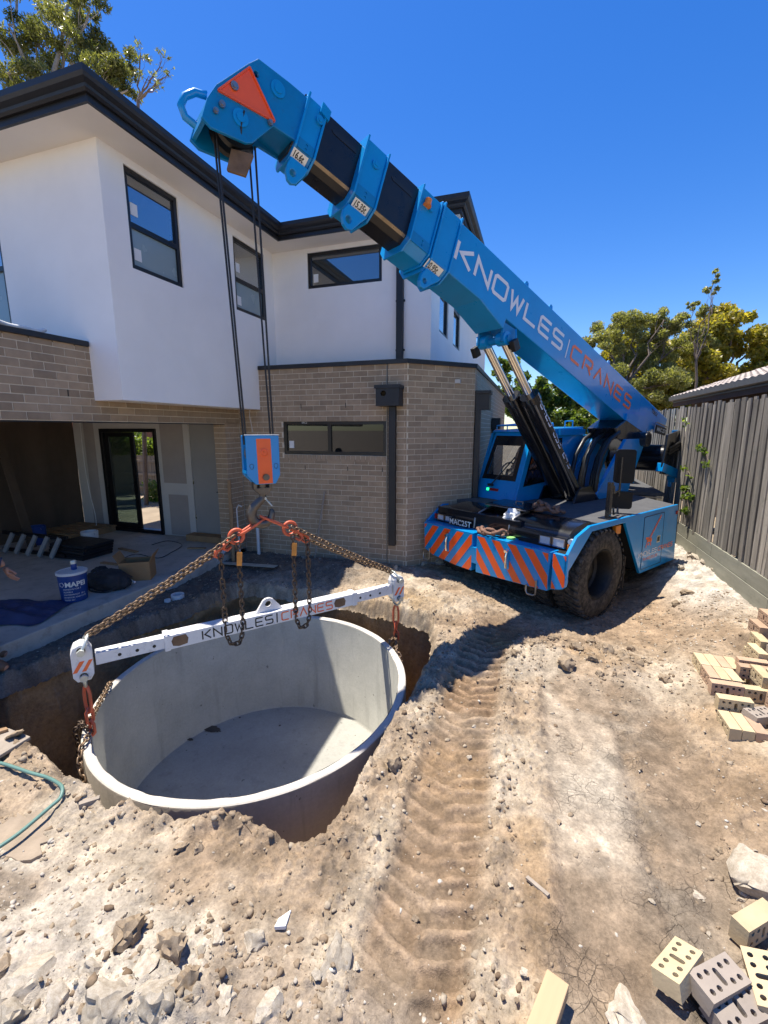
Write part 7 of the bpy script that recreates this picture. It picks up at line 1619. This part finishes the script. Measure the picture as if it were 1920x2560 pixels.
obj('bag_strap', MB().tube(smooth_path([(p[0]-.3, p[1]+.05, .22), (p[0]-.1, p[1]-.06, .195), (p[0]+.15, p[1]-.02, .20), (p[0]+.25, p[1]+.15, .28)]), .012, 6), 'bag_black', bag)
p = onZ(322, 1462, .18); tag(obj('plastic_bottle', MB().lathe([(.0, 0), (.032, .002), (.034, .01), (.034, .11), (.018, .14), (.016, .165), (0, .166)], lambda x, y, t: (p[0]-.08+t*.95, p[1]+y+t*.2, .216+x), 20), 'plastic_white', smooth=40), 'white plastic bottle lying against the duffel bag', 'bottle')
for px, py, r_, lab in ((437, 1490, .085, 'wide white tape roll on the soil below the slab'), (411, 1500, .04, 'small white tape core beside the wide tape roll')):
    p = onZ(px, py, .06); z_ = gz(p[0], p[1]); tag(obj('tape_roll', MB().lathe([(r_*.74, 0), (r_, 0), (r_, r_*.85), (r_*.74, r_*.85), (r_*.74, 0)], (lambda c, zc: (lambda x, y, t: (c[0]+x, c[1]+y+.05, zc+t)))(p, z_), 28), 'plastic_white', smooth=35), lab, 'tape')
# crumpled tarp near the slab edge
def sheet(name, poly_c, w, d, mat, seed, h, lab, cat, rz=0.0, z0=.18, n=46):
    xs = np.linspace(-1, 1, n); X, Y = np.meshgrid(xs, xs); rr = np.sqrt(X**2+Y**2); edge = 1-.25*vnoise(np.arctan2(Y, X)*2, rr*0, seed)
    Zt = h*np.clip(fbm(X*1.5+seed, Y*1.5, 4, seed)+.35, .02, 1)*np.clip(1.15-rr, 0, 1)+.01; ca, sa = math.cos(rz), math.sin(rz); x_ = X*w*edge; y_ = Y*d*edge
    V = np.c_[(poly_c[0]+x_*ca-y_*sa).ravel(), (poly_c[1]+x_*sa+y_*ca).ravel(), (z0+Zt).ravel()]; idx = np.arange(n*n).reshape(n, n); F = np.stack([idx[:-1, :-1], idx[:-1, 1:], idx[1:, 1:], idx[1:, :-1]], -1).reshape(-1, 4)
    return tag(obj(name, mesh_np(name, V, F), mat, smooth=180), lab, cat)
p = onZ(60, 1545, .18); sheet('tarpaulin', (p[0]-.25, p[1]+.05), .55, .42, 'tarp_blue', 4, .30, 'crumpled dark blue tarpaulin on the slab edge', 'tarpaulin', rz=.3)
# building stuff stored in the room
pmat('trestle_slat', (.24, .24, .24), .6, var=.15)
p = onZ(60, 1395, .18); st = thing('trestle', 'white and black slatted trestle lying on the slab', 'trestle', (p[0], p[1], .18))
for k in range(5): obj('slat', MB().obox((p[0]-.55+k*.28, p[1]+.05, .22), (p[0]-.43+k*.28, p[1]+.15, .54), .075, .03, up=(0, 1, 0)), 'trestle_slat', st)
for z in (.24, .53): obj('side_rail', MB().obox((p[0]-.75, p[1]+.14+z*.1, z), (p[0]+.75, p[1]+.14+z*.1, z), .04, .06), 'frame_black', st)
p = onZ(165, 1395, .18)
for k in range(5): tag(obj('window_frame', MB().box(p[0]-.35+k*.02, p[0]+.45+k*.015, p[1]-.05, p[1]+.5, .182+k*.05, .225+k*.05), 'frame_black' if k % 2 else 'charcoal', bevel=.004), ['bottom dark frame section of the pile on the slab', 'second dark frame section from the slab', 'middle dark frame section of the pile', 'fourth dark frame section of the pile', 'top dark frame section of the pile on the slab'][k], 'frame', 'stacked frame sections')
p = onZ(130, 1345, .18); plt = thing('timber_pallet', 'reddish timber pallet on the slab behind the frame sections', 'pallet', (p[0], p[1], .18))
for k in range(6): obj('slat', MB().box(p[0]-.6, p[0]+.7, p[1]-.1+k*.17, p[1]+.02+k*.17, .29, .315), 'raw_timber', plt)
for x in (-.55, .0, .6): obj('bearer', MB().box(p[0]+x, p[0]+x+.06, p[1]-.1, p[1]+.87, .181, .289), 'raw_timber', plt)
p = onZ(137, 1312, .18); jc = thing('jerry_can', 'small white plastic canister beside the dark wall', 'canister', (p[0], p[1], .18)); obj('can_body', MB().box(p[0]-.1, p[0]+.1, p[1], p[1]+.14, .181, .45), 'plastic_white', jc, bevel=.03); obj('can_cap', MB().cyl((p[0]+.05, p[1]+.07, .45), (p[0]+.05, p[1]+.07, .49), .025, 12), 'lens_red', jc)
for k, (x, y, z0, x2, y2, z2, lab) in enumerate(((-4.86, 6.24, .05, -4.90, 6.31, 1.45, 'tall timber length leaning on the brick pillar'), (-4.80, 6.17, .05, -4.88, 6.30, 1.05, 'shorter timber length leaning on the brick pillar'))):
    tag(obj('timber_length', MB().obox((x, y, z0), (x2, y2, z2), .045, .07), 'raw_timber'), lab, 'timber')
tag(obj('plastic_conduit', MB().tube([(-4.74, 6.28, .05), (-4.82, 6.36, .95), (-4.78, 6.36, 1.02), (-4.70, 6.34, 1.0)], .012, 8), 'plastic_white', smooth=60), 'bent white conduit leaning beside the pillar timber', 'pipe')
tag(obj('garden_stake', MB().tube([(-3.42, 6.50, .15), (-3.31, 6.715, 1.27)], .019, 8), 'old_board', smooth=60), 'weathered round stake leaning on the brick wall below the window', 'stake')
tag(obj('drain_pipe', MB().cyl((-4.60, 6.62, .02), (-4.60, 6.62, .62), .03, 14), 'plastic_white', smooth=40), 'white plastic drain pipe standing in the soil by the brick wall', 'pipe')
a, b = onZ(545, 1405, .10), onZ(690, 1415, .14); tag(obj('metal_sheet', MB().obox((a[0], a[1], gz(a[0], a[1])+.04), (b[0], b[1], gz(b[0], b[1])+.06), .11, .012), 'zinc'), 'long strip of grey metal lying on the soil by the wall', 'metal sheet')
a, b = onZ(520, 1410, .10), onZ(560, 1360, .25); tag(obj('plaster_board', MB().obox((a[0], a[1], gz(a[0], a[1])+.03), (a[0]+.05, a[1]+.35, gz(a[0], a[1]+.35)+.22), .20, .012), 'plaster'), 'grey board offcut propped at the slab corner', 'board')
# insulated pipes on the parapet, loose wires
tag(obj('insulated_pipe', MB().tube(smooth_path([tuple(onX(-120, 740, XB-.10)), tuple(onX(0, 805, XB-.10)), tuple(onX(60, 820, XB-.10)), tuple(onX(95, 828, XB-.10)), tuple(onX(112, 825, XB-.12))]), .022, 10), 'plastic_white', smooth=60), 'white insulated pipe lying along the parapet', 'pipe')
tag(obj('loose_wire', MB().tube(smooth_path([(-4.62, 6.60, 2.64), (-4.61, 6.58, 2.5), (-4.60, 6.60, 2.38), (-4.585, 6.61, 2.25)]), .006, 6), 'plaster', smooth=60), 'thin pale wire dangling from the white overhang', 'wire')
# more clutter at the back of the room
for k, (x, y, lab) in enumerate(((-9.1, 5.4, 'tall dark plank leaning on the ply wall'),)):
    tag(obj('plank', MB().obox((x+.55, y, .185), (x-.12+.0, y+.1, (2.3, 2.1, 1.5)[k]), .14, .03, up=(1, 0, 0)), ('dark_ply', 'raw_timber', 'old_board')[k]), lab, 'plank')
for k, (px, py, r_, h_, mt_, lab) in enumerate(((228, 1368, .14, .30, 'plastic_white', 'white pail standing near the sliding door'), (95, 1360, .16, .34, 'bucket_blue', 'dark blue drum at the back of the room'))):
    p = onZ(px, py, .18); t_ = thing('pail', lab, 'bucket', (p[0], p[1], .18)); MM = (lambda q: (lambda x, y, t: (q[0]+x, q[1]+y, .181+t)))(p)
    obj('pail_body', MB().lathe([(0, 0), (r_*.86, 0), (r_, h_), (r_*.93, h_), (r_*.8, .02), (0, .02)], MM, 28), mt_, t_, smooth=40); obj('pail_handle', MB().tube([MM(r_*math.cos(a), r_*.3*math.sin(a)-.02, h_-.02-.12*abs(math.sin(a))) for a in np.linspace(0, math.pi, 12)], .004, 5), 'steel', t_)
tag(obj('power_lead', MB().tube(smooth_path([tuple(onZ(px, py, .188)) for px, py in ((300, 1400), (340, 1385), (395, 1395), (430, 1380), (455, 1362), (420, 1352), (380, 1362))]), .006, 6), 'hose_black', smooth=60), 'black power lead snaking over the slab towards the door', 'cable')
for k, (px, py, w_, lab) in enumerate(((300, 1372, .5, 'thin timber offcut lying before the sliding door'), (255, 1408, .35, 'short timber offcut beside the frame sections'), (470, 1372, .3, 'small board scrap before the timber step'))):
    p = onZ(px, py, .18); tag(obj('timber_scrap', MB().obox((p[0], p[1], .192), (p[0]+w_, p[1]+.1*(k-1), .192), .07, .02), 'raw_timber'), lab, 'timber')
tag(obj('hanging_cable', MB().tube(smooth_path([(-8.95, 6.9, 2.55), (-8.9, 6.85, 1.6), (-8.85, 6.85, 1.0), (-8.7, 6.8, .5), (-8.6, 6.7, .2)]), .008, 6), 'plastic_white', smooth=60), 'white cable hanging down the plaster wall', 'cable')
# ------------------------------------------------------------------ slings left on the crane
pmat('sling_brown', (.20, .105, .07), .85, var=.3, scale=14, bump=.5, bscale=60, bdist=.006)
def bundle(lab, c, r, seed, scale):
    """a soft sling dropped in a heap: several slack strands lying over one another"""
    g = random.Random(seed); M_ = Matrix.Translation(Vector(CRP)) @ Matrix.Rotation(CRA, 4, 'Z'); pts = []
    for k in range(40):
        t = k/39*math.pi*7.3; lay = k/39
        pts.append((c[0]+scale[0]*math.cos(t*.83+seed)*(.55+.45*math.sin(t*.37))+g.uniform(-.018, .018), c[1]+scale[1]*math.sin(t*.61+seed*.7)+g.uniform(-.02, .02), c[2]+scale[2]*lay*(.55+.45*math.cos(t*1.7))+g.uniform(0, .012)))
    pts = smooth_path(pts, 5); tp_ = [.75+.45*mnoise.noise(Vector((k*.22, seed, 0)))+.22*mnoise.noise(Vector((k*.9, seed, 4))) for k in range(len(pts))]
    return tag(obj('lifting_sling', MB().tube([tuple(M_ @ Vector(q)) for q in pts], r, 9, taper=tp_), 'sling_brown', smooth=50), lab, 'sling')
bundle('brown fabric sling bundled on the crane deck', (.80, .60, 1.175), .034, 2, (.10, .19, .12)); bundle('brown fabric sling drooping over the striped bumper', (.11, 1.0, .878), .031, 5, (.10, .21, .07))
sh = tag(obj('plastic_wrap', MB(), 'plastic_white') if False else lump('plastic_wrap', tuple(crw(.46, .93, .93)), (.14, .14, .16), 'plastic_white', None, 12, .4, 3.0), 'crumpled white plastic bag in the open engine bay', 'bag')
# ------------------------------------------------------------------ people
pmat('skin', (.42, .22, .15), .6, var=.08, scale=12); pmat('hivis_orange', (.75, .15, .02), .7, var=.12, scale=8); pmat('navy_cloth', (.02, .03, .07), .85, var=.2, scale=9); pmat('boot_leather', (.13, .07, .04), .7, var=.25, scale=14, bump=.4, bscale=40); pmat('hair_brown', (.05, .03, .02), .8)
def skin_body(name, verts, edges, radii, root, mat, parent, sub=2):
    me = bpy.data.meshes.new(name); me.from_pydata(verts, edges, []); me.materials.append(MATS[mat]); o = bpy.data.objects.new(name, me); put(o, parent)
    o.modifiers.new('skin', 'SKIN'); sk_ = me.skin_vertices[0].data
    for i, r_ in enumerate(radii): sk_[i].radius = (r_, r_) if not isinstance(r_, tuple) else r_; sk_[i].use_root = (i == root)
    s_ = o.modifiers.new('smooth', 'SUBSURF'); s_.levels = sub; s_.render_levels = sub
    me.polygons.foreach_set('use_smooth', np.ones(len(me.polygons), bool)); return o
def person_standing(lab, base, face, arm_out):
    """whole figure; face is the heading"""
    c, s = math.cos(face), math.sin(face); T = lambda x, y, z: (base[0]+x*c-y*s, base[1]+x*s+y*c, base[2]+z)
    t = thing('person', lab, 'person', base)
    J = dict(pel=T(0, 0, .95), spine=T(0, 0, 1.15), chest=T(.01, 0, 1.36), neck=T(.01, 0, 1.50), head=T(.03, 0, 1.60), top=T(.03, 0, 1.74),
        shL=T(0, .19, 1.43), elL=T(-.03, .27, 1.14), wrL=T(.10, .30, .90), shR=T(0, -.19, 1.43), elR=T(.02, -.27, 1.14), wrR=T(*arm_out),
        hipL=T(0, .10, .90), knL=T(.02, .11, .50), anL=T(-.02, .12, .10), toL=T(.14, .13, .035), heL=T(-.06, .12, .04), hipR=T(0, -.10, .90), knR=T(.16, -.11, .50), anR=T(.20, -.12, .10), toR=T(.36, -.13, .035), heR=T(.15, -.12, .04))
    K = list(J); V = [J[k] for k in K]; ix = {k: i for i, k in enumerate(K)}
    R = dict(pel=.15, spine=.14, chest=.16, neck=.06, head=.088, top=.07, shL=.07, elL=.045, wrL=.03, shR=.07, elR=.045, wrR=.03, hipL=.10, knL=.06, anL=.042, toL=.035, heL=.04, hipR=.10, knR=.06, anR=.042, toR=.035, heR=.04)
    Eg = [('pel', 'spine'), ('spine', 'chest'), ('chest', 'neck'), ('neck', 'head'), ('head', 'top'), ('chest', 'shL'), ('shL', 'elL'), ('elL', 'wrL'), ('chest', 'shR'), ('shR', 'elR'), ('elR', 'wrR'), ('pel', 'hipL'), ('hipL', 'knL'), ('knL', 'anL'), ('anL', 'toL'), ('anL', 'heL'), ('pel', 'hipR'), ('hipR', 'knR'), ('knR', 'anR'), ('anR', 'toR'), ('anR', 'heR')]
    skin_body('body', V, [(ix[a_], ix[b_]) for a_, b_ in Eg], [R[k] for k in K], 0, 'skin', t)
    # hands: palm and five fingers, each its own chain
    for w, e in (('wrL', 'elL'), ('wrR', 'elR')):
        W_, E_ = Vector(J[w]), Vector(J[e]); d = (W_-E_).normalized(); sdv = Vector((-s, c, 0)); fw = Vector((c, s, 0)); across = fw
        vs = [W_, W_+d*.045, W_+d*.085]; es = [(0, 1), (1, 2)]; rs = [.026, (.036, .022), (.036, .02)]
        for k in range(4):
            o_ = across*(-.03+.02*k); a_ = W_+d*.085+o_; ln = (.036, .042, .040, .032)[k]; n0 = len(vs); vs += [a_, a_+d*ln+sdv*.0, a_+d*ln*1.6+fw*.016, a_+d*ln*1.9+fw*.032]; es += [(2, n0), (n0, n0+1), (n0+1, n0+2), (n0+2, n0+3)]; rs += [.010, .0095, .009, .008]
        n0 = len(vs); tb = W_+d*.03+across*.03; vs += [tb, tb+across*.03+d*.03, tb+across*.035+d*.06]; es += [(1, n0), (n0, n0+1), (n0+1, n0+2)]; rs += [.013, .011, .009]
        skin_body('hand', [tuple(v) for v in vs], es, rs, 0, 'skin', t, 2)
    # clothing: shirt, shorts, boots, hair as shells over the body
    def shell(nm, keys, edg, rad, mat):
        V2 = [J[k] for k in keys]; i2 = {k: i for i, k in enumerate(keys)}; skin_body(nm, V2, [(i2[a_], i2[b_]) for a_, b_ in edg], rad, 0, mat, t)
    shell('shirt', ['pel', 'spine', 'chest', 'neck', 'shL', 'elL', 'shR', 'elR'], [('pel', 'spine'), ('spine', 'chest'), ('chest', 'neck'), ('chest', 'shL'), ('shL', 'elL'), ('chest', 'shR'), ('shR', 'elR')], [.165, .158, .178, .07, .085, .062, .085, .062], 'navy_cloth')
    shell('trousers', ['pel', 'hipL', 'knL', 'hipR', 'knR', 'anL', 'anR'], [('pel', 'hipL'), ('hipL', 'knL'), ('pel', 'hipR'), ('hipR', 'knR'), ('knL', 'anL'), ('knR', 'anR')], [.168, .118, .078, .118, .078, .062, .062], 'navy_cloth')
    for sd_i in ('L', 'R'): shell('boot', ['an'+sd_i, 'to'+sd_i, 'he'+sd_i], [('an'+sd_i, 'to'+sd_i), ('an'+sd_i, 'he'+sd_i)], [.058, (.05, .042), .05], 'boot_leather')
    head_parts(t, Vector(T(.03, 0, 1.64)), Vector((c, s, 0)), 'hair_brown'); return t
def head_parts(t, hc, f, hairmat, k=1.0):
    """face: eyes half way up, nose, mouth, ears; hair cap"""
    s_ = Vector((-f.y, f.x, 0)); u_ = Vector((0, 0, 1)); P = lambda a_, b_, c_: hc+f*a_*k+s_*b_*k+u_*c_*k
    b = MB(); n = 20
    prof = [(.0, .125), (.045, .115), (.075, .085), (.088, .04), (.088, 0), (.080, -.04), (.062, -.085), (.04, -.112), (.0, -.12)]
    obj('head', MB().lathe(prof, lambda x, y, z: P(x*1.08, y*.86, z), n), 'skin', t, smooth=60)
    obj('nose', MB().add([P(.088, -.008, .01), P(.088, .008, .01), P(.118, 0, -.035), P(.088, -.018, -.04), P(.088, .018, -.04)], [(0, 1, 2), (0, 2, 3), (1, 4, 2), (2, 4, 3)]), 'skin', t)
    for sg in (-1, 1):
        obj('eye', MB().lathe([(0, .009), (.008, .006), (.011, 0), (.008, -.006), (0, -.009)], lambda x, y, z: P(.084+x*.5, sg*.032+y, .012+z), 10), 'print_black', t, smooth=60)
        obj('ear', MB().lathe([(0, .03), (.012, .02), (.016, 0), (.010, -.02), (0, -.028)], lambda x, y, z: P(-.005+x, sg*.078+y*.5, -.005+z), 10), 'skin', t, smooth=60)
    obj('mouth', MB().tube([P(.080, -.022, -.062), P(.089, 0, -.060), P(.080, .022, -.062)], .005, 6), 'lens_red', t, smooth=60)
    obj('hair', MB().lathe([(.0, .135), (.05, .125), (.083, .092), (.096, .045), (.092, .012)], lambda x, y, z: P(x*1.06-.010, y*.90, z+.004), n), hairmat, t, smooth=60)
bt = onZ(14, 1676, .02)
person_standing('person in dark work clothes and brown boots standing at the pit edge', (bt[0]-.30, bt[1]-.02, gz(bt[0], bt[1])+.005), math.radians(18.6), (.17, -.24, .95))
# operator in the cab
op = thing('person', 'person in an orange hi-vis shirt sitting at the crane controls', 'person', tuple(crw(2.03, 1.80, 1.48)))
oj = [crw(2.08, 1.80, 1.55), crw(2.11, 1.80, 1.75), crw(2.10, 1.80, 1.93), crw(2.09, 1.80, 2.02), crw(2.08, 1.60, 1.93), crw(2.00, 1.54, 1.72), crw(1.76, 1.68, 1.64), crw(2.08, 1.99, 1.93), crw(2.00, 2.03, 1.72), crw(1.76, 1.94, 1.64), crw(2.03, 1.70, 1.52), crw(1.78, 1.68, 1.53), crw(1.68, 1.68, 1.25), crw(2.03, 1.90, 1.52), crw(1.78, 1.91, 1.53), crw(1.68, 1.91, 1.25)]
skin_body('body', [tuple(v) for v in oj], [(0, 1), (1, 2), (2, 3), (2, 4), (4, 5), (5, 6), (2, 7), (7, 8), (8, 9), (0, 10), (10, 11), (11, 12), (0, 13), (13, 14), (14, 15)], [.14, .14, .15, .055, .07, .05, .035, .07, .05, .035, .09, .065, .05, .09, .065, .05], 0, 'skin', op)
skin_body('shirt', [tuple(v) for v in oj[:6]+[oj[7], oj[8]]], [(0, 1), (1, 2), (2, 3), (2, 4), (4, 5), (2, 6), (6, 7)], [.158, .158, .17, .07, .088, .07, .088, .07], 0, 'hivis_orange', op)
skin_body('trousers', [tuple(oj[i]) for i in (0, 10, 11, 12, 13, 14, 15)], [(0, 1), (1, 2), (2, 3), (0, 4), (4, 5), (5, 6)], [.16, .105, .08, .065, .105, .08, .065], 0, 'navy_cloth', op)
for w_, e_ in ((6, 5), (9, 8)):
    W_, E_ = oj[w_], oj[e_]; d = (W_-E_).normalized(); sdv = Vector((0, 0, 1)).cross(d).normalized(); vs = [W_, W_+d*.05, W_+d*.085]; es = [(0, 1), (1, 2)]; rs = [.026, (.034, .02), (.034, .02)]
    for k in range(4): n0 = len(vs); a_ = W_+d*.085+sdv*(-.03+.02*k); vs += [a_, a_+d*.03-Vector((0, 0, .012)), a_+d*.035-Vector((0, 0, .04))]; es += [(2, n0), (n0, n0+1), (n0+1, n0+2)]; rs += [.010, .009, .008]
    n0 = len(vs); vs += [W_+d*.03+sdv*.035, W_+d*.06+sdv*.05]; es += [(1, n0), (n0, n0+1)]; rs += [.013, .010]; skin_body('hand', [tuple(v) for v in vs], es, rs, 0, 'skin', op)
fd = Matrix.Rotation(CRA, 4, 'Z') @ Vector((-1, -.15, 0)); head_parts(op, Vector(oj[3])+Vector((0, 0, .10)), fd.normalized(), 'hair_brown', .9)
